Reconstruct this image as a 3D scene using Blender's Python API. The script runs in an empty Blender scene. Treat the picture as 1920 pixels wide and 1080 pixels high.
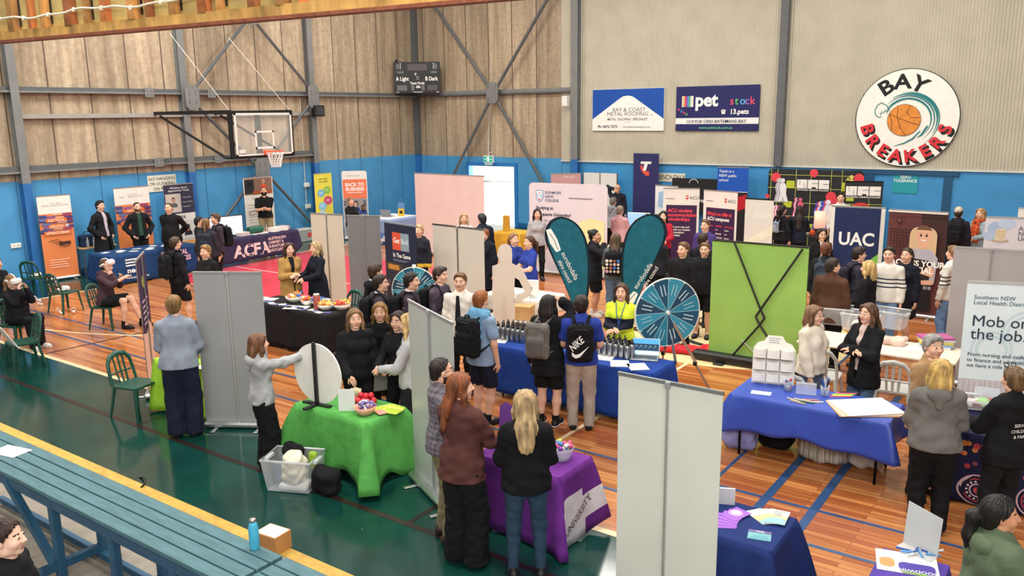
import bpy, math, random
import numpy as np
import openvdb
from mathutils import Vector, Matrix

random.seed(7)
rng = np.random.RandomState(7)
SC = bpy.context.scene
COL = SC.collection
PI = math.pi

# ------------------------------------------------------------------ camera
# World: X runs along the corrugated back wall, Y towards it, Z up; the
# camera stands on the bleachers 3.9 m above the court.
F_PX = 1555.33
EYE = 3.9
PITCH, ROLL, YAW = (math.radians(a) for a in (11.826, -0.772, 35.59))
_h = np.array([-math.sin(YAW), math.cos(YAW), 0.0])
_rt = np.array([math.cos(YAW), math.sin(YAW), 0.0])
_z = np.array([0, 0, 1.0])
FW = _h * math.cos(PITCH) - _z * math.sin(PITCH)
_u0 = _h * math.sin(PITCH) + _z * math.cos(PITCH)
RT = math.cos(ROLL) * _rt + math.sin(ROLL) * _u0
UP = -math.sin(ROLL) * _rt + math.cos(ROLL) * _u0
cam = bpy.data.cameras.new('camera')
cam.sensor_width = 36.0
cam.lens = F_PX / 1920 * 36.0
cam.clip_end = 200
camo = bpy.data.objects.new('camera', cam)
COL.objects.link(camo)
camo.matrix_world = Matrix(((RT[0], UP[0], -FW[0], 0), (RT[1], UP[1], -FW[1], 0), (RT[2], UP[2], -FW[2], EYE), (0, 0, 0, 1)))
SC.camera = camo

# ------------------------------------------------------------------ light
W = bpy.data.worlds.new('world')
SC.world = W
W.use_nodes = True
_bg = W.node_tree.nodes['Background']
_bg.inputs[0].default_value = (1.0, 0.965, 0.92, 1)
_bg.inputs[1].default_value = 0.46
SC.view_settings.view_transform = 'Standard'
SC.view_settings.look = 'None'
SC.view_settings.exposure = -0.12
SC.view_settings.gamma = 1.0
SC.view_settings.use_curve_mapping = False


def area_light(name, loc, target, sx, sy, power, col=(1, 1, 1)):
    l = bpy.data.lights.new(name, 'AREA')
    l.shape = 'RECTANGLE'
    l.size, l.size_y, l.energy, l.color = sx, sy, power, col
    o = bpy.data.objects.new(name, l)
    COL.objects.link(o)
    o.location = loc
    o.rotation_euler = (Vector(target) - Vector(loc)).to_track_quat('-Z', 'Y').to_euler()
    return o


# roof skylights / high-bay lamps over the court
for _x in (-17.5, -10.5, -3.5):
    for _y in (5.0, 12.0, 19.0):
        area_light('high_bay_light', (_x, _y, 9.3), (_x, _y, 0), 2.6, 1.2, {5.0: 560, 12.0: 520, 19.0: 330}[_y], (1.0, 0.95, 0.87))
# clerestory window band behind the bleachers, and daylight at the open door
area_light('clerestory_daylight', (3.0, -4.0, 8.0), (-8.0, 12.0, 1.5), 14.0, 2.5, 1500, (1.0, 0.96, 0.9))
area_light('doorway_daylight', (-17.9, 26.6, 2.6), (-17.6, 20.0, 0.3), 2.2, 2.6, 520, (1.0, 0.98, 0.95))

area_light('outdoor_daylight', (-17.5, 27, 9), (-17.5, 37, 1), 12, 5, 9000, (1.0, 0.98, 0.95))


# ------------------------------------------------------------------ helpers
def px(x, y, z=0.0):
    """ground-plan point under pixel (x, y) of the photo for something at height z"""
    d = FW * F_PX + RT * (x - 960) - UP * (y - 540)
    t = (z - EYE) / d[2]
    return np.array([d[0] * t, d[1] * t, z])


def px_x(x, y, X):
    d = FW * F_PX + RT * (x - 960) - UP * (y - 540)
    return np.array([0, 0, EYE]) + d * (X / d[0])


def px_y(x, y, Y):
    d = FW * F_PX + RT * (x - 960) - UP * (y - 540)
    return np.array([0, 0, EYE]) + d * (Y / d[1])


def lin(h):
    h = h.lstrip('#')
    c = [int(h[i:i + 2], 16) / 255 for i in (0, 2, 4)]
    return tuple(((x + 0.055) / 1.055) ** 2.4 if x > 0.04045 else x / 12.92 for x in c) + (1,)


_MC = {}


def M(hexc, rough=0.7, metal=0.0, var=0.10, vs=7.0, bump=0.0, bs=120.0, trans=0.0, alpha=1.0, emit=0.0, spec=0.4, coat=0.0, stretch=None):
    """procedural principled material: base colour with noise variation, optional bump"""
    key = (hexc, rough, metal, var, vs, bump, bs, trans, alpha, emit, spec, coat, stretch)
    if key in _MC:
        return _MC[key]
    m = bpy.data.materials.new('mat_' + hexc.strip('#') + '_%d' % len(_MC))
    m.use_nodes = True
    nt = m.node_tree
    b = nt.nodes['Principled BSDF']
    c = lin(hexc)
    b.inputs['Roughness'].default_value = rough
    b.inputs['Metallic'].default_value = metal
    b.inputs['Specular IOR Level'].default_value = spec
    b.inputs['Transmission Weight'].default_value = trans
    b.inputs['Alpha'].default_value = alpha
    b.inputs['Coat Weight'].default_value = coat
    if emit:
        b.inputs['Emission Color'].default_value = c
        b.inputs['Emission Strength'].default_value = emit
    tc = nt.nodes.new('ShaderNodeTexCoord')
    src = tc.outputs['Object']
    if stretch:
        mp = nt.nodes.new('ShaderNodeMapping')
        mp.inputs['Scale'].default_value = stretch
        nt.links.new(src, mp.inputs['Vector'])
        src = mp.outputs[0]
    if var:
        n = nt.nodes.new('ShaderNodeTexNoise')
        n.inputs['Scale'].default_value = vs
        n.inputs['Detail'].default_value = 4
        nt.links.new(src, n.inputs['Vector'])
        r = nt.nodes.new('ShaderNodeValToRGB')
        r.color_ramp.elements[0].position, r.color_ramp.elements[1].position = 0.3, 0.7
        r.color_ramp.elements[0].color = tuple(max(0, x * (1 - var * 1.6)) for x in c[:3]) + (1,)
        r.color_ramp.elements[1].color = tuple(min(1, x * (1 + var * 1.2)) for x in c[:3]) + (1,)
        nt.links.new(n.outputs['Fac'], r.inputs[0])
        nt.links.new(r.outputs[0], b.inputs['Base Color'])
    else:
        b.inputs['Base Color'].default_value = c
    if bump:
        n2 = nt.nodes.new('ShaderNodeTexNoise')
        n2.inputs['Scale'].default_value = bs
        n2.inputs['Detail'].default_value = 3
        nt.links.new(src, n2.inputs['Vector'])
        bp = nt.nodes.new('ShaderNodeBump')
        bp.inputs['Strength'].default_value = bump
        bp.inputs['Distance'].default_value = 0.01
        nt.links.new(n2.outputs['Fac'], bp.inputs['Height'])
        nt.links.new(bp.outputs[0], b.inputs['Normal'])
    _MC[key] = m
    return m


def CLOTH(h, **k):
    k.setdefault('rough', 0.85); k.setdefault('bump', 0.25); k.setdefault('bs', 60.0); k.setdefault('spec', 0.2)
    return M(h, **k)


def PAPER(h): return M(h, rough=0.55, var=0.02, spec=0.3)
def PRINT(h): return M(h, rough=0.5, var=0.03, spec=0.3)
def PLASTIC(h, r=0.4): return M(h, rough=r, var=0.04, spec=0.5)
def METAL(h, r=0.35): return M(h, rough=r, metal=0.9, var=0.05)
def PAINT(h, r=0.5): return M(h, rough=r, var=0.06, vs=3, spec=0.35, bump=0.05, bs=40)


def clear_plastic(tint='#e9eef0', alpha=0.25):
    return M(tint, rough=0.12, var=0.0, alpha=alpha, spec=0.6)


class Fr:
    """a frame: origin o, axes u (right), v (up), n (out of the surface)"""
    def __init__(s, o, u, v, n=None):
        s.o = np.array(o, float)
        s.u = np.array(u, float); s.u = s.u / np.linalg.norm(s.u)
        s.v = np.array(v, float); s.v = s.v / np.linalg.norm(s.v)
        s.n = np.cross(s.u, s.v) if n is None else np.array(n, float)

    def p(s, a, b, c=0.0):
        return s.o + s.u * a + s.v * b + s.n * c


_TX = {}


def text_geo(s, bold=0.0):
    k = (s, bold)
    if k in _TX:
        return _TX[k]
    cu = bpy.data.curves.new('lettering', 'FONT')
    cu.body = s
    cu.size = 1.0
    cu.offset = bold
    cu.resolution_u = 3
    o = bpy.data.objects.new('lettering', cu)
    COL.objects.link(o)
    dg = bpy.context.evaluated_depsgraph_get()
    dg.update()
    me = o.evaluated_get(dg).to_mesh()
    v = np.array([x.co[:] for x in me.vertices], float).reshape(-1, 3)
    f = [tuple(p.vertices) for p in me.polygons]
    o.evaluated_get(dg).to_mesh_clear()
    bpy.data.objects.remove(o)
    bpy.data.curves.remove(cu)
    _TX[k] = (v, f)
    return _TX[k]


class MB:
    def __init__(s):
        s.v = []; s.f = []; s.m = []; s.sm = []; s.mats = []; s.n = 0; s.lay = 0

    def mi(s, mat):
        if mat not in s.mats:
            s.mats.append(mat)
        return s.mats.index(mat)

    def add(s, v, f, mat, smooth=False):
        v = np.asarray(v, float)
        i = s.mi(mat)
        n = s.n
        s.v.append(v)
        for q in f:
            s.f.append([a + n for a in q])
            s.m.append(i)
            s.sm.append(smooth)
        s.n += len(v)
        return s

    def box(s, x0, x1, y0, y1, z0, z1, mat, bev=0.0):
        if bev > 0:
            c = np.array([(x0 + x1) / 2, (y0 + y1) / 2, (z0 + z1) / 2])
            return s.obox(c, (abs(x1 - x0), abs(y1 - y0), abs(z1 - z0)), np.eye(3), mat, bev)
        v = [(x, y, z) for x in (x0, x1) for y in (y0, y1) for z in (z0, z1)]
        f = [(0, 1, 3, 2), (4, 6, 7, 5), (0, 4, 5, 1), (2, 3, 7, 6), (0, 2, 6, 4), (1, 5, 7, 3)]
        return s.add(v, f, mat)

    def obox(s, c, size, R, mat, bev=0.0):
        """oriented box with chamfered edges; R columns are the axes"""
        a, b, d = [x / 2 for x in size]
        R = np.asarray(R, float)
        if bev <= 0:
            v = np.array([(x, y, z) for x in (-a, a) for y in (-b, b) for z in (-d, d)])
            f = [(0, 1, 3, 2), (4, 6, 7, 5), (0, 4, 5, 1), (2, 3, 7, 6), (0, 2, 6, 4), (1, 5, 7, 3)]
            return s.add(v @ R.T + c, f, mat)
        e = min(bev, a * .9, b * .9, d * .9)
        v = []; idx = {}
        for sx in (-1, 1):
            for sy in (-1, 1):
                for sz in (-1, 1):
                    for k in range(3):
                        q = [sx * a, sy * b, sz * d]
                        for j in range(3):
                            if j != k:
                                q[j] -= (sx, sy, sz)[j] * e
                        idx[(sx, sy, sz, k)] = len(v); v.append(q)
        f = []
        for k in range(3):
            i, j = [t for t in range(3) if t != k]
            for sg in (-1, 1):
                ring = []
                for (p_, q_) in ((-1, -1), (1, -1), (1, 1), (-1, 1)):
                    t = [0, 0, 0]; t[k] = sg; t[i] = p_; t[j] = q_
                    ring.append(idx[(t[0], t[1], t[2], k)])
                f.append(tuple(ring))
        for k in range(3):
            i, j = [t for t in range(3) if t != k]
            for p_ in (-1, 1):
                for q_ in (-1, 1):
                    t0 = [0, 0, 0]; t1 = [0, 0, 0]
                    t0[k], t1[k] = -1, 1
                    t0[i] = t1[i] = p_; t0[j] = t1[j] = q_
                    f.append((idx[(*t0, i)], idx[(*t1, i)], idx[(*t1, j)], idx[(*t0, j)]))
        for sx in (-1, 1):
            for sy in (-1, 1):
                for sz in (-1, 1):
                    f.append(tuple(idx[(sx, sy, sz, k)] for k in range(3)))
        return s.add(np.array(v) @ R.T + c, f, mat)

    def bar(s, p0, p1, w, h, mat, up=(0, 0, 1), bev=0.0):
        p0 = np.array(p0, float); p1 = np.array(p1, float)
        d = p1 - p0; L = np.linalg.norm(d); d /= L
        u = np.cross(up, d)
        if np.linalg.norm(u) < 1e-4:
            u = np.cross((0, 1, 0), d)
        u /= np.linalg.norm(u)
        t = np.cross(d, u)
        return s.obox((p0 + p1) / 2, (L, w, h), np.stack([d, u, t], 1), mat, bev)

    def tube(s, pts, r, mat, n=8, cap=True, closed=False, flat=1.0, smooth=True):
        pts = np.array(pts, float)
        N = len(pts)
        r = np.full(N, r, float) if np.isscalar(r) else np.array(r, float)
        T = np.zeros_like(pts)
        for i in range(N):
            a = pts[(i - 1) % N] if (closed or i > 0) else pts[i]
            b = pts[(i + 1) % N] if (closed or i < N - 1) else pts[i]
            T[i] = (b - a) / (np.linalg.norm(b - a) + 1e-9)
        u = np.cross(T[0], (0, 0, 1))
        if np.linalg.norm(u) < 0.1:
            u = np.cross(T[0], (0, 1, 0))
        u /= np.linalg.norm(u)
        V = []
        for i in range(N):
            u = u - T[i] * (u @ T[i]); u /= np.linalg.norm(u)
            w = np.cross(T[i], u)
            for k in range(n):
                a = 2 * PI * k / n
                V.append(pts[i] + r[i] * (math.cos(a) * u + math.sin(a) * w * flat))
        f = []
        for i in range(N if closed else N - 1):
            j = (i + 1) % N
            for k in range(n):
                k2 = (k + 1) % n
                f.append((i * n + k, i * n + k2, j * n + k2, j * n + k))
        s.add(V, f, mat, smooth)
        if cap and not closed:
            s.add(V[:n], [tuple(range(n))[::-1]], mat)
            s.add(V[-n:], [tuple(range(n))], mat)
        return s

    def lathe(s, prof, mat, c=(0, 0, 0), n=20, smooth=True, R=None):
        V = []
        for (r, z) in prof:
            for k in range(n):
                a = 2 * PI * k / n
                V.append((r * math.cos(a), r * math.sin(a), z))
        V = np.array(V)
        if R is not None:
            V = V @ np.asarray(R).T
        V = V + np.array(c)
        f = []
        for i in range(len(prof) - 1):
            for k in range(n):
                k2 = (k + 1) % n
                f.append((i * n + k, i * n + k2, (i + 1) * n + k2, (i + 1) * n + k))
        if prof[0][0] > 1e-5:
            f.append(tuple(range(n))[::-1])
        if prof[-1][0] > 1e-5:
            f.append(tuple(range((len(prof) - 1) * n, len(prof) * n)))
        return s.add(V, f, mat, smooth)

    def ball(s, c, r, mat, n=12, R=None):
        r = np.array([r, r, r] if np.isscalar(r) else r, float)
        V = []; m = max(4, n // 2)
        for i in range(m + 1):
            t = PI * i / m
            for k in range(n):
                a = 2 * PI * k / n
                V.append((math.sin(t) * math.cos(a), math.sin(t) * math.sin(a), -math.cos(t)))
        V = np.array(V) * r
        if R is not None:
            V = V @ np.asarray(R).T
        f = [(i * n + k, i * n + (k + 1) % n, (i + 1) * n + (k + 1) % n, (i + 1) * n + k) for i in range(m) for k in range(n)]
        return s.add(V + np.array(c), f, mat, True)

    def prism(s, poly, fr, d0, d1, mat, smooth=False):
        """2-D polygon in frame fr, extruded along n from d0 to d1"""
        n = len(poly)
        v = [fr.p(a, b, d0) for a, b in poly] + [fr.p(a, b, d1) for a, b in poly]
        f = [tuple(range(n))[::-1], tuple(range(n, 2 * n))]
        f += [(i, (i + 1) % n, n + (i + 1) % n, n + i) for i in range(n)]
        return s.add(v, f, mat)

    # flat print on a panel: every call goes on a layer of its own
    def flat(s, poly, fr, mat, lift=None):
        s.lay += 1
        z = 0.0012 + 0.0007 * s.lay if lift is None else lift
        return s.add([fr.p(a, b, z) for a, b in poly], [tuple(range(len(poly)))], mat)

    def rect(s, a0, b0, a1, b1, fr, mat):
        return s.flat([(a0, b0), (a1, b0), (a1, b1), (a0, b1)], fr, mat)

    def disc(s, a, b, r, fr, mat, n=20, ry=None, t0=0, t1=2 * PI, lift=None):
        ry = ry or r
        pts = [(a + r * math.cos(t0 + (t1 - t0) * k / n), b + ry * math.sin(t0 + (t1 - t0) * k / n)) for k in range(n + (t1 - t0 < 6.28))]
        return s.flat(pts, fr, mat, lift)

    def stroke(s, pts, w, fr, mat):
        """flat ribbon along 2-D points"""
        pts = np.array(pts, float)
        w = np.full(len(pts), w, float) if np.isscalar(w) else np.array(w)
        T = np.gradient(pts, axis=0)
        T /= np.linalg.norm(T, axis=1)[:, None] + 1e-9
        Nn = np.stack([-T[:, 1], T[:, 0]], 1)
        s.lay += 1
        z = 0.0012 + 0.0007 * s.lay
        L = pts + Nn * w[:, None] / 2; R_ = pts - Nn * w[:, None] / 2
        v = [fr.p(a, b, z) for a, b in L] + [fr.p(a, b, z) for a, b in R_]
        n = len(pts)
        return s.add(v, [(n + i, n + i + 1, i + 1, i) for i in range(n - 1)], mat)

    def text(s, t, a, b, size, fr, mat, align='l', bold=0.0, sx=1.0, rot=0.0, mirror=False, mapf=None, shear=0.0):
        """lettering: size = cap height in metres, (a, b) = baseline start"""
        v, f = text_geo(t, bold)
        if len(v) == 0:
            return s
        k = size / 0.69
        x = v[:, 0] * k * sx; y = v[:, 1] * k
        x = x + y * shear
        w = x.max()
        if align == 'c':
            x = x - w / 2
        elif align == 'r':
            x = x - w
        if mirror:
            x = -x
        c, sn = math.cos(rot), math.sin(rot)
        X = a + x * c - y * sn; Y = b + x * sn + y * c
        s.lay += 1
        z = 0.0012 + 0.0007 * s.lay
        if mapf:
            V = [mapf(p, q, z) for p, q in zip(X, Y)]
        else:
            V = [fr.p(p, q, z) for p, q in zip(X, Y)]
        return s.add(V, f, mat)

    def build(s, name, parent=None, loc=None, rotz=0.0, kind=None):
        me = bpy.data.meshes.new(name)
        V = np.concatenate(s.v) if s.v else np.zeros((0, 3))
        me.from_pydata(V.tolist(), [], s.f)
        for m in s.mats:
            me.materials.append(m)
        me.polygons.foreach_set('material_index', s.m)
        me.polygons.foreach_set('use_smooth', s.sm)
        me.update()
        o = bpy.data.objects.new(name, me)
        COL.objects.link(o)
        if parent is not None:
            o.parent = parent
        if loc is not None:
            o.location = loc
        o.rotation_euler = (0, 0, rotz)
        if kind:
            o['kind'] = kind
        return o


def fast_mesh(name, V, Q, mats, mi=None, parent=None):
    """object from arrays of vertices and quads"""
    me = bpy.data.meshes.new(name)
    V = np.asarray(V, np.float32); Q = np.asarray(Q, np.int32)
    me.vertices.add(len(V)); me.vertices.foreach_set('co', V.ravel())
    me.loops.add(Q.size); me.loops.foreach_set('vertex_index', Q.ravel())
    me.polygons.add(len(Q))
    me.polygons.foreach_set('loop_start', np.arange(0, Q.size, 4, dtype=np.int32))
    me.polygons.foreach_set('use_smooth', np.ones(len(Q), bool))
    for m in mats:
        me.materials.append(m)
    if mi is not None:
        me.polygons.foreach_set('material_index', np.asarray(mi, np.int32))
    me.update(calc_edges=True)
    me.validate()
    o = bpy.data.objects.new(name, me)
    COL.objects.link(o)
    if parent is not None:
        o.parent = parent
    return o


def tag(o, label, cat, group=None, kind=None):
    o['label'] = label; o['category'] = cat
    if group:
        o['group'] = group
    if kind:
        o['kind'] = kind
    return o


def thing(name, label, cat, loc=(0, 0, 0), rotz=0.0, group=None):
    o = bpy.data.objects.new(name, None)
    o.empty_display_size = 0.1
    COL.objects.link(o)
    o.location = loc; o.rotation_euler = (0, 0, rotz)
    return tag(o, label, cat, group)


def kids(o):
    return [c for c in bpy.data.objects if c.parent == o]


def dup(root, loc, rotz, label, group=None):
    def cp(o, par):
        c = o.copy(); COL.objects.link(c)
        c.parent = par
        for k in list(o.children):
            cp(k, c)
        return c
    r = cp(root, None)
    r.location = loc; r.rotation_euler = (0, 0, rotz)
    r['label'] = label
    if group:
        r['group'] = group
    return r


def struct(mb, name):
    return mb.build(name, kind='structure')


def rrect(x0, y0, x1, y1, r, n=5):
    p = []
    for cx, cy, a0 in ((x1 - r, y1 - r, 0), (x0 + r, y1 - r, 90), (x0 + r, y0 + r, 180), (x1 - r, y0 + r, 270)):
        for k in range(n + 1):
            a = math.radians(a0 + 90 * k / n)
            p.append((cx + r * math.cos(a), cy + r * math.sin(a)))
    return p
# ------------------------------------------------------------------ setting
WX, WY = -21.4, 23.9          # hoop wall (left) and corrugated back wall
BLUE_TOP = 2.47
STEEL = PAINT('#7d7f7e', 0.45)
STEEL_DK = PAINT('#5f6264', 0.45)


def node_mat(name):
    m = bpy.data.materials.new(name); m.use_nodes = True
    nt = m.node_tree
    return m, nt, nt.nodes['Principled BSDF'], (lambda t: nt.nodes.new('ShaderNode' + t)), nt.links.new


def wood_floor():
    m, nt, b, N, L = node_mat('varnished_boards')
    tc = N('TexCoord'); mp = N('Mapping')
    L(tc.outputs['Object'], mp.inputs['Vector'])
    br = N('TexBrick')
    br.offset = 0.37; br.offset_frequency = 2; br.squash = 1.0
    br.inputs['Scale'].default_value = 1.0
    br.inputs['Brick Width'].default_value = 1.55
    br.inputs['Row Height'].default_value = 0.075
    br.inputs['Mortar Size'].default_value = 0.0022
    br.inputs['Mortar Smooth'].default_value = 0.1
    br.inputs['Bias'].default_value = 0.0
    br.inputs['Color1'].default_value = lin('#cf8c52')
    br.inputs['Color2'].default_value = lin('#a4592e')
    br.inputs['Mortar'].default_value = lin('#5e2c14')
    L(mp.outputs[0], br.inputs['Vector'])
    st = N('Mapping'); st.inputs['Scale'].default_value = (1.2, 34, 1)
    L(tc.outputs['Object'], st.inputs['Vector'])
    n = N('TexNoise'); n.inputs['Scale'].default_value = 1.6; n.inputs['Detail'].default_value = 6
    L(st.outputs[0], n.inputs['Vector'])
    r = N('ValToRGB'); r.color_ramp.elements[0].color = (.62, .62, .62, 1); r.color_ramp.elements[1].color = (1.2, 1.15, 1.1, 1)
    r.color_ramp.elements[0].position, r.color_ramp.elements[1].position = .32, .68
    L(n.outputs['Fac'], r.inputs[0])
    mx = N('MixRGB'); mx.blend_type = 'MULTIPLY'; mx.inputs[0].default_value = 0.85
    L(br.outputs['Color'], mx.inputs[1]); L(r.outputs[0], mx.inputs[2])
    n3 = N('TexNoise'); n3.inputs['Scale'].default_value = 0.5
    L(tc.outputs['Object'], n3.inputs['Vector'])
    mx2 = N('MixRGB'); mx2.blend_type = 'OVERLAY'; mx2.inputs[0].default_value = 0.18
    L(mx.outputs[0], mx2.inputs[1]); L(n3.outputs['Fac'], mx2.inputs[2])
    L(mx2.outputs[0], b.inputs['Base Color'])
    b.inputs['Roughness'].default_value = 0.17
    b.inputs['Specular IOR Level'].default_value = 0.5
    n2 = N('TexNoise'); n2.inputs['Scale'].default_value = 5; L(tc.outputs['Object'], n2.inputs['Vector'])
    bp = N('Bump'); bp.inputs['Strength'].default_value = 0.03; bp.inputs['Distance'].default_value = 0.01
    L(n2.outputs['Fac'], bp.inputs['Height']); L(bp.outputs[0], b.inputs['Normal'])
    return m


def green_floor():
    m, nt, b, N, L = node_mat('green_court_paint')
    tc = N('TexCoord')
    n = N('TexNoise'); n.inputs['Scale'].default_value = 1.1; n.inputs['Detail'].default_value = 7; n.inputs['Roughness'].default_value = .62
    L(tc.outputs['Object'], n.inputs['Vector'])
    r = N('ValToRGB')
    r.color_ramp.elements[0].color = lin('#0b322d'); r.color_ramp.elements[1].color = lin('#14433b')
    r.color_ramp.elements[0].position, r.color_ramp.elements[1].position = .35, .7
    L(n.outputs['Fac'], r.inputs[0])
    v = N('TexVoronoi'); v.inputs['Scale'].default_value = 1.7
    L(tc.outputs['Object'], v.inputs['Vector'])
    r2 = N('ValToRGB'); r2.color_ramp.elements[0].color = (.75, .8, .78, 1); r2.color_ramp.elements[1].color = (0, 0, 0, 1)
    r2.color_ramp.elements[0].position, r2.color_ramp.elements[1].position = .008, .013
    L(v.outputs['Distance'], r2.inputs[0])
    mx = N('MixRGB'); mx.blend_type = 'ADD'; mx.inputs[0].default_value = .35
    L(r.outputs[0], mx.inputs[1]); L(r2.outputs[0], mx.inputs[2])
    L(mx.outputs[0], b.inputs['Base Color'])
    b.inputs['Roughness'].default_value = 0.13
    b.inputs['Specular IOR Level'].default_value = 0.5
    n2 = N('TexNoise'); n2.inputs['Scale'].default_value = 2.2; L(tc.outputs['Object'], n2.inputs['Vector'])
    bp = N('Bump'); bp.inputs['Strength'].default_value = 0.05; bp.inputs['Distance'].default_value = 0.02
    L(n2.outputs['Fac'], bp.inputs['Height']); L(bp.outputs[0], b.inputs['Normal'])
    return m


def concrete_panels(axis, joint, step):
    """weathered fibre-cement sheets: stains run down, joints every `step` along `axis`"""
    m, nt, b, N, L = node_mat('fibre_cement_sheets')
    tc = N('TexCoord')
    sep = N('SeparateXYZ'); L(tc.outputs['Object'], sep.inputs[0])
    st = N('Mapping'); st.inputs['Scale'].default_value = (2.4, 2.4, 0.16)
    L(tc.outputs['Object'], st.inputs['Vector'])
    n = N('TexNoise'); n.inputs['Scale'].default_value = 1.5; n.inputs['Detail'].default_value = 9; n.inputs['Roughness'].default_value = .68
    L(st.outputs[0], n.inputs['Vector'])
    r = N('ValToRGB')
    e = r.color_ramp.elements
    e[0].position, e[1].position = .28, .74
    e[0].color, e[1].color = lin('#86755f'), lin('#ccbb9f')
    k = e.new(.5); k.color = lin('#ab9880')
    L(n.outputs['Fac'], r.inputs[0])
    n2 = N('TexNoise'); n2.inputs['Scale'].default_value = 9; n2.inputs['Detail'].default_value = 8
    L(tc.outputs['Object'], n2.inputs['Vector'])
    mx = N('MixRGB'); mx.blend_type = 'OVERLAY'; mx.inputs[0].default_value = .35
    L(r.outputs[0], mx.inputs[1]); L(n2.outputs['Fac'], mx.inputs[2])
    # sheet-to-sheet tone
    sub = N('Math'); sub.operation = 'SUBTRACT'; L(sep.outputs[axis], sub.inputs[0]); sub.inputs[1].default_value = joint
    dv = N('Math'); dv.operation = 'DIVIDE'; L(sub.outputs[0], dv.inputs[0]); dv.inputs[1].default_value = step
    fl = N('Math'); fl.operation = 'FLOOR'; L(dv.outputs[0], fl.inputs[0])
    wn = N('TexWhiteNoise'); wn.noise_dimensions = '1D'; L(fl.outputs[0], wn.inputs['W'])
    mp = N('MapRange'); mp.inputs['To Min'].default_value = .84; mp.inputs['To Max'].default_value = 1.1
    L(wn.outputs['Value'], mp.inputs['Value'])
    mu = N('MixRGB'); mu.blend_type = 'MULTIPLY'; mu.inputs[0].default_value = 1
    L(mx.outputs[0], mu.inputs[1]); L(mp.outputs[0], mu.inputs[2])
    L(mu.outputs[0], b.inputs['Base Color'])
    b.inputs['Roughness'].default_value = .85
    bp = N('Bump'); bp.inputs['Strength'].default_value = .3; bp.inputs['Distance'].default_value = .02
    L(n2.outputs['Fac'], bp.inputs['Height']); L(bp.outputs[0], b.inputs['Normal'])
    return m


WOODF = wood_floor()
GREENF = green_floor()
CREAM_LINE = M('#e8cfa4', rough=.3, var=.05)
BLUE_LINE = M('#2e4f7c', rough=.3, var=.1)
DARK_LINE = M('#2b1e1c', rough=.3, var=.1)
RED_KEY = M('#cf3a4c', rough=.3, var=.06)
CIRCLE = M('#e6cf9c', rough=.3, var=.05)

SIDE_Y, BASE_X, FAR_Y = 6.4, -19.13, 21.5
f = MB(); f.box(BASE_X, 14, SIDE_Y, FAR_Y, -.1, 0, WOODF)
struct(f, 'floor')
f = MB()
f.box(WX, BASE_X, 4.49, WY, -.1, 0, GREENF)
f.box(BASE_X, 14, 4.49, SIDE_Y, -.1, 0, GREENF)
f.box(BASE_X, 14, FAR_Y, WY, -.1, 0, GREENF)
struct(f, 'floor_border')


def fline(pts, w, mat, mb, z=.002):
    pts = [np.array(p, float) for p in pts]
    for a, b in zip(pts[:-1], pts[1:]):
        d = (b - a) / np.linalg.norm(b - a); n = np.array([-d[1], d[0]]) * w / 2
        a2, b2 = a - d * w * .0, b + d * w * .0
        q = [a2 - n, b2 - n, b2 + n, a2 + n]
        mb.add([(p[0], p[1], z) for p in q], [(0, 1, 2, 3)], mat)


f = MB()
f.add([(BASE_X, 11.45, .001), (-13.3, 11.45, .001), (-13.3, 16.35, .001), (BASE_X, 16.35, .001)], [(0, 1, 2, 3)], RED_KEY)
cc = (-5.1, 13.9)
for r_, mt, z_ in ((2.05, CIRCLE, .001), (1.0, M('#1c2f2c', rough=.3), .0016), (.86, CIRCLE, .002)):
    f.add([(cc[0] + r_ * math.cos(a), cc[1] + r_ * math.sin(a), z_) for a in np.linspace(0, 2 * PI, 49)[:-1]], [tuple(range(48))], mt)
for k in range(9):          # painted wave ornament in the centre circle
    a0 = 2 * PI * k / 9
    pts = [(cc[0] + (1.05 + .085 * t) * math.cos(a0 + t * .12), cc[1] + (1.05 + .085 * t) * math.sin(a0 + t * .12)) for t in range(8)]
    fline(pts, .09, M('#1c2f2c', rough=.3), f, .0024)
fline([(WX + 1, 5.45), (14, 5.45)], .075, DARK_LINE, f)
fline([(-5.2, 5.45), (-5.2, 6.38)], .06, DARK_LINE, f, .0022)
fline([(-9.95, 5.5), (-9.95, 6.38)], .03, DARK_LINE, f, .0022)
fline([(BASE_X, 7.25), (14, 7.2)], .05, BLUE_LINE, f)
fline([(BASE_X, 7.94), (14, 7.94)], .05, BLUE_LINE, f)
fline([(-14.45, 6.44), (-14.3, 9.5)], .05, DARK_LINE, f, .0022)
fline([(-2.5, 6.44), (-2.5, 12)], .09, BLUE_LINE, f, .0024)
fline([(-2.02, 6.44), (-2.02, 12)], .09, BLUE_LINE, f, .0024)
fline([(-5.1, 6.44), (-5.1, 21.4)], .06, CREAM_LINE, f, .0026)
fline([(-3.1, 6.44), (-3.1, 21.4)], .04, BLUE_LINE, f, .0026)
arc = [(-17.55 + 6.75 * math.cos(a), 13.9 + 6.75 * math.sin(a)) for a in np.linspace(-1.42, 1.42, 60)]
fline([(BASE_X, 7.22)] + arc, .06, CREAM_LINE, f, .0028)
fline([(BASE_X, SIDE_Y), (14, SIDE_Y)], .09, CREAM_LINE, f, .003)
fline([(BASE_X, SIDE_Y), (BASE_X, FAR_Y)], .08, CREAM_LINE, f, .0032)
fline([(BASE_X, FAR_Y), (14, FAR_Y)], .08, CREAM_LINE, f, .003)
fline([(-13.3, 11.45), (-13.3, 16.35)], .05, CREAM_LINE, f, .0034)
fline([(BASE_X, 11.45), (-13.3, 11.45)], .05, CREAM_LINE, f, .0036)
fline([(BASE_X, 13.5), (-13.3, 13.5)], .05, M('#f0c8c0', rough=.3), f, .0036)
struct(f, 'floor_markings')

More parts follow.
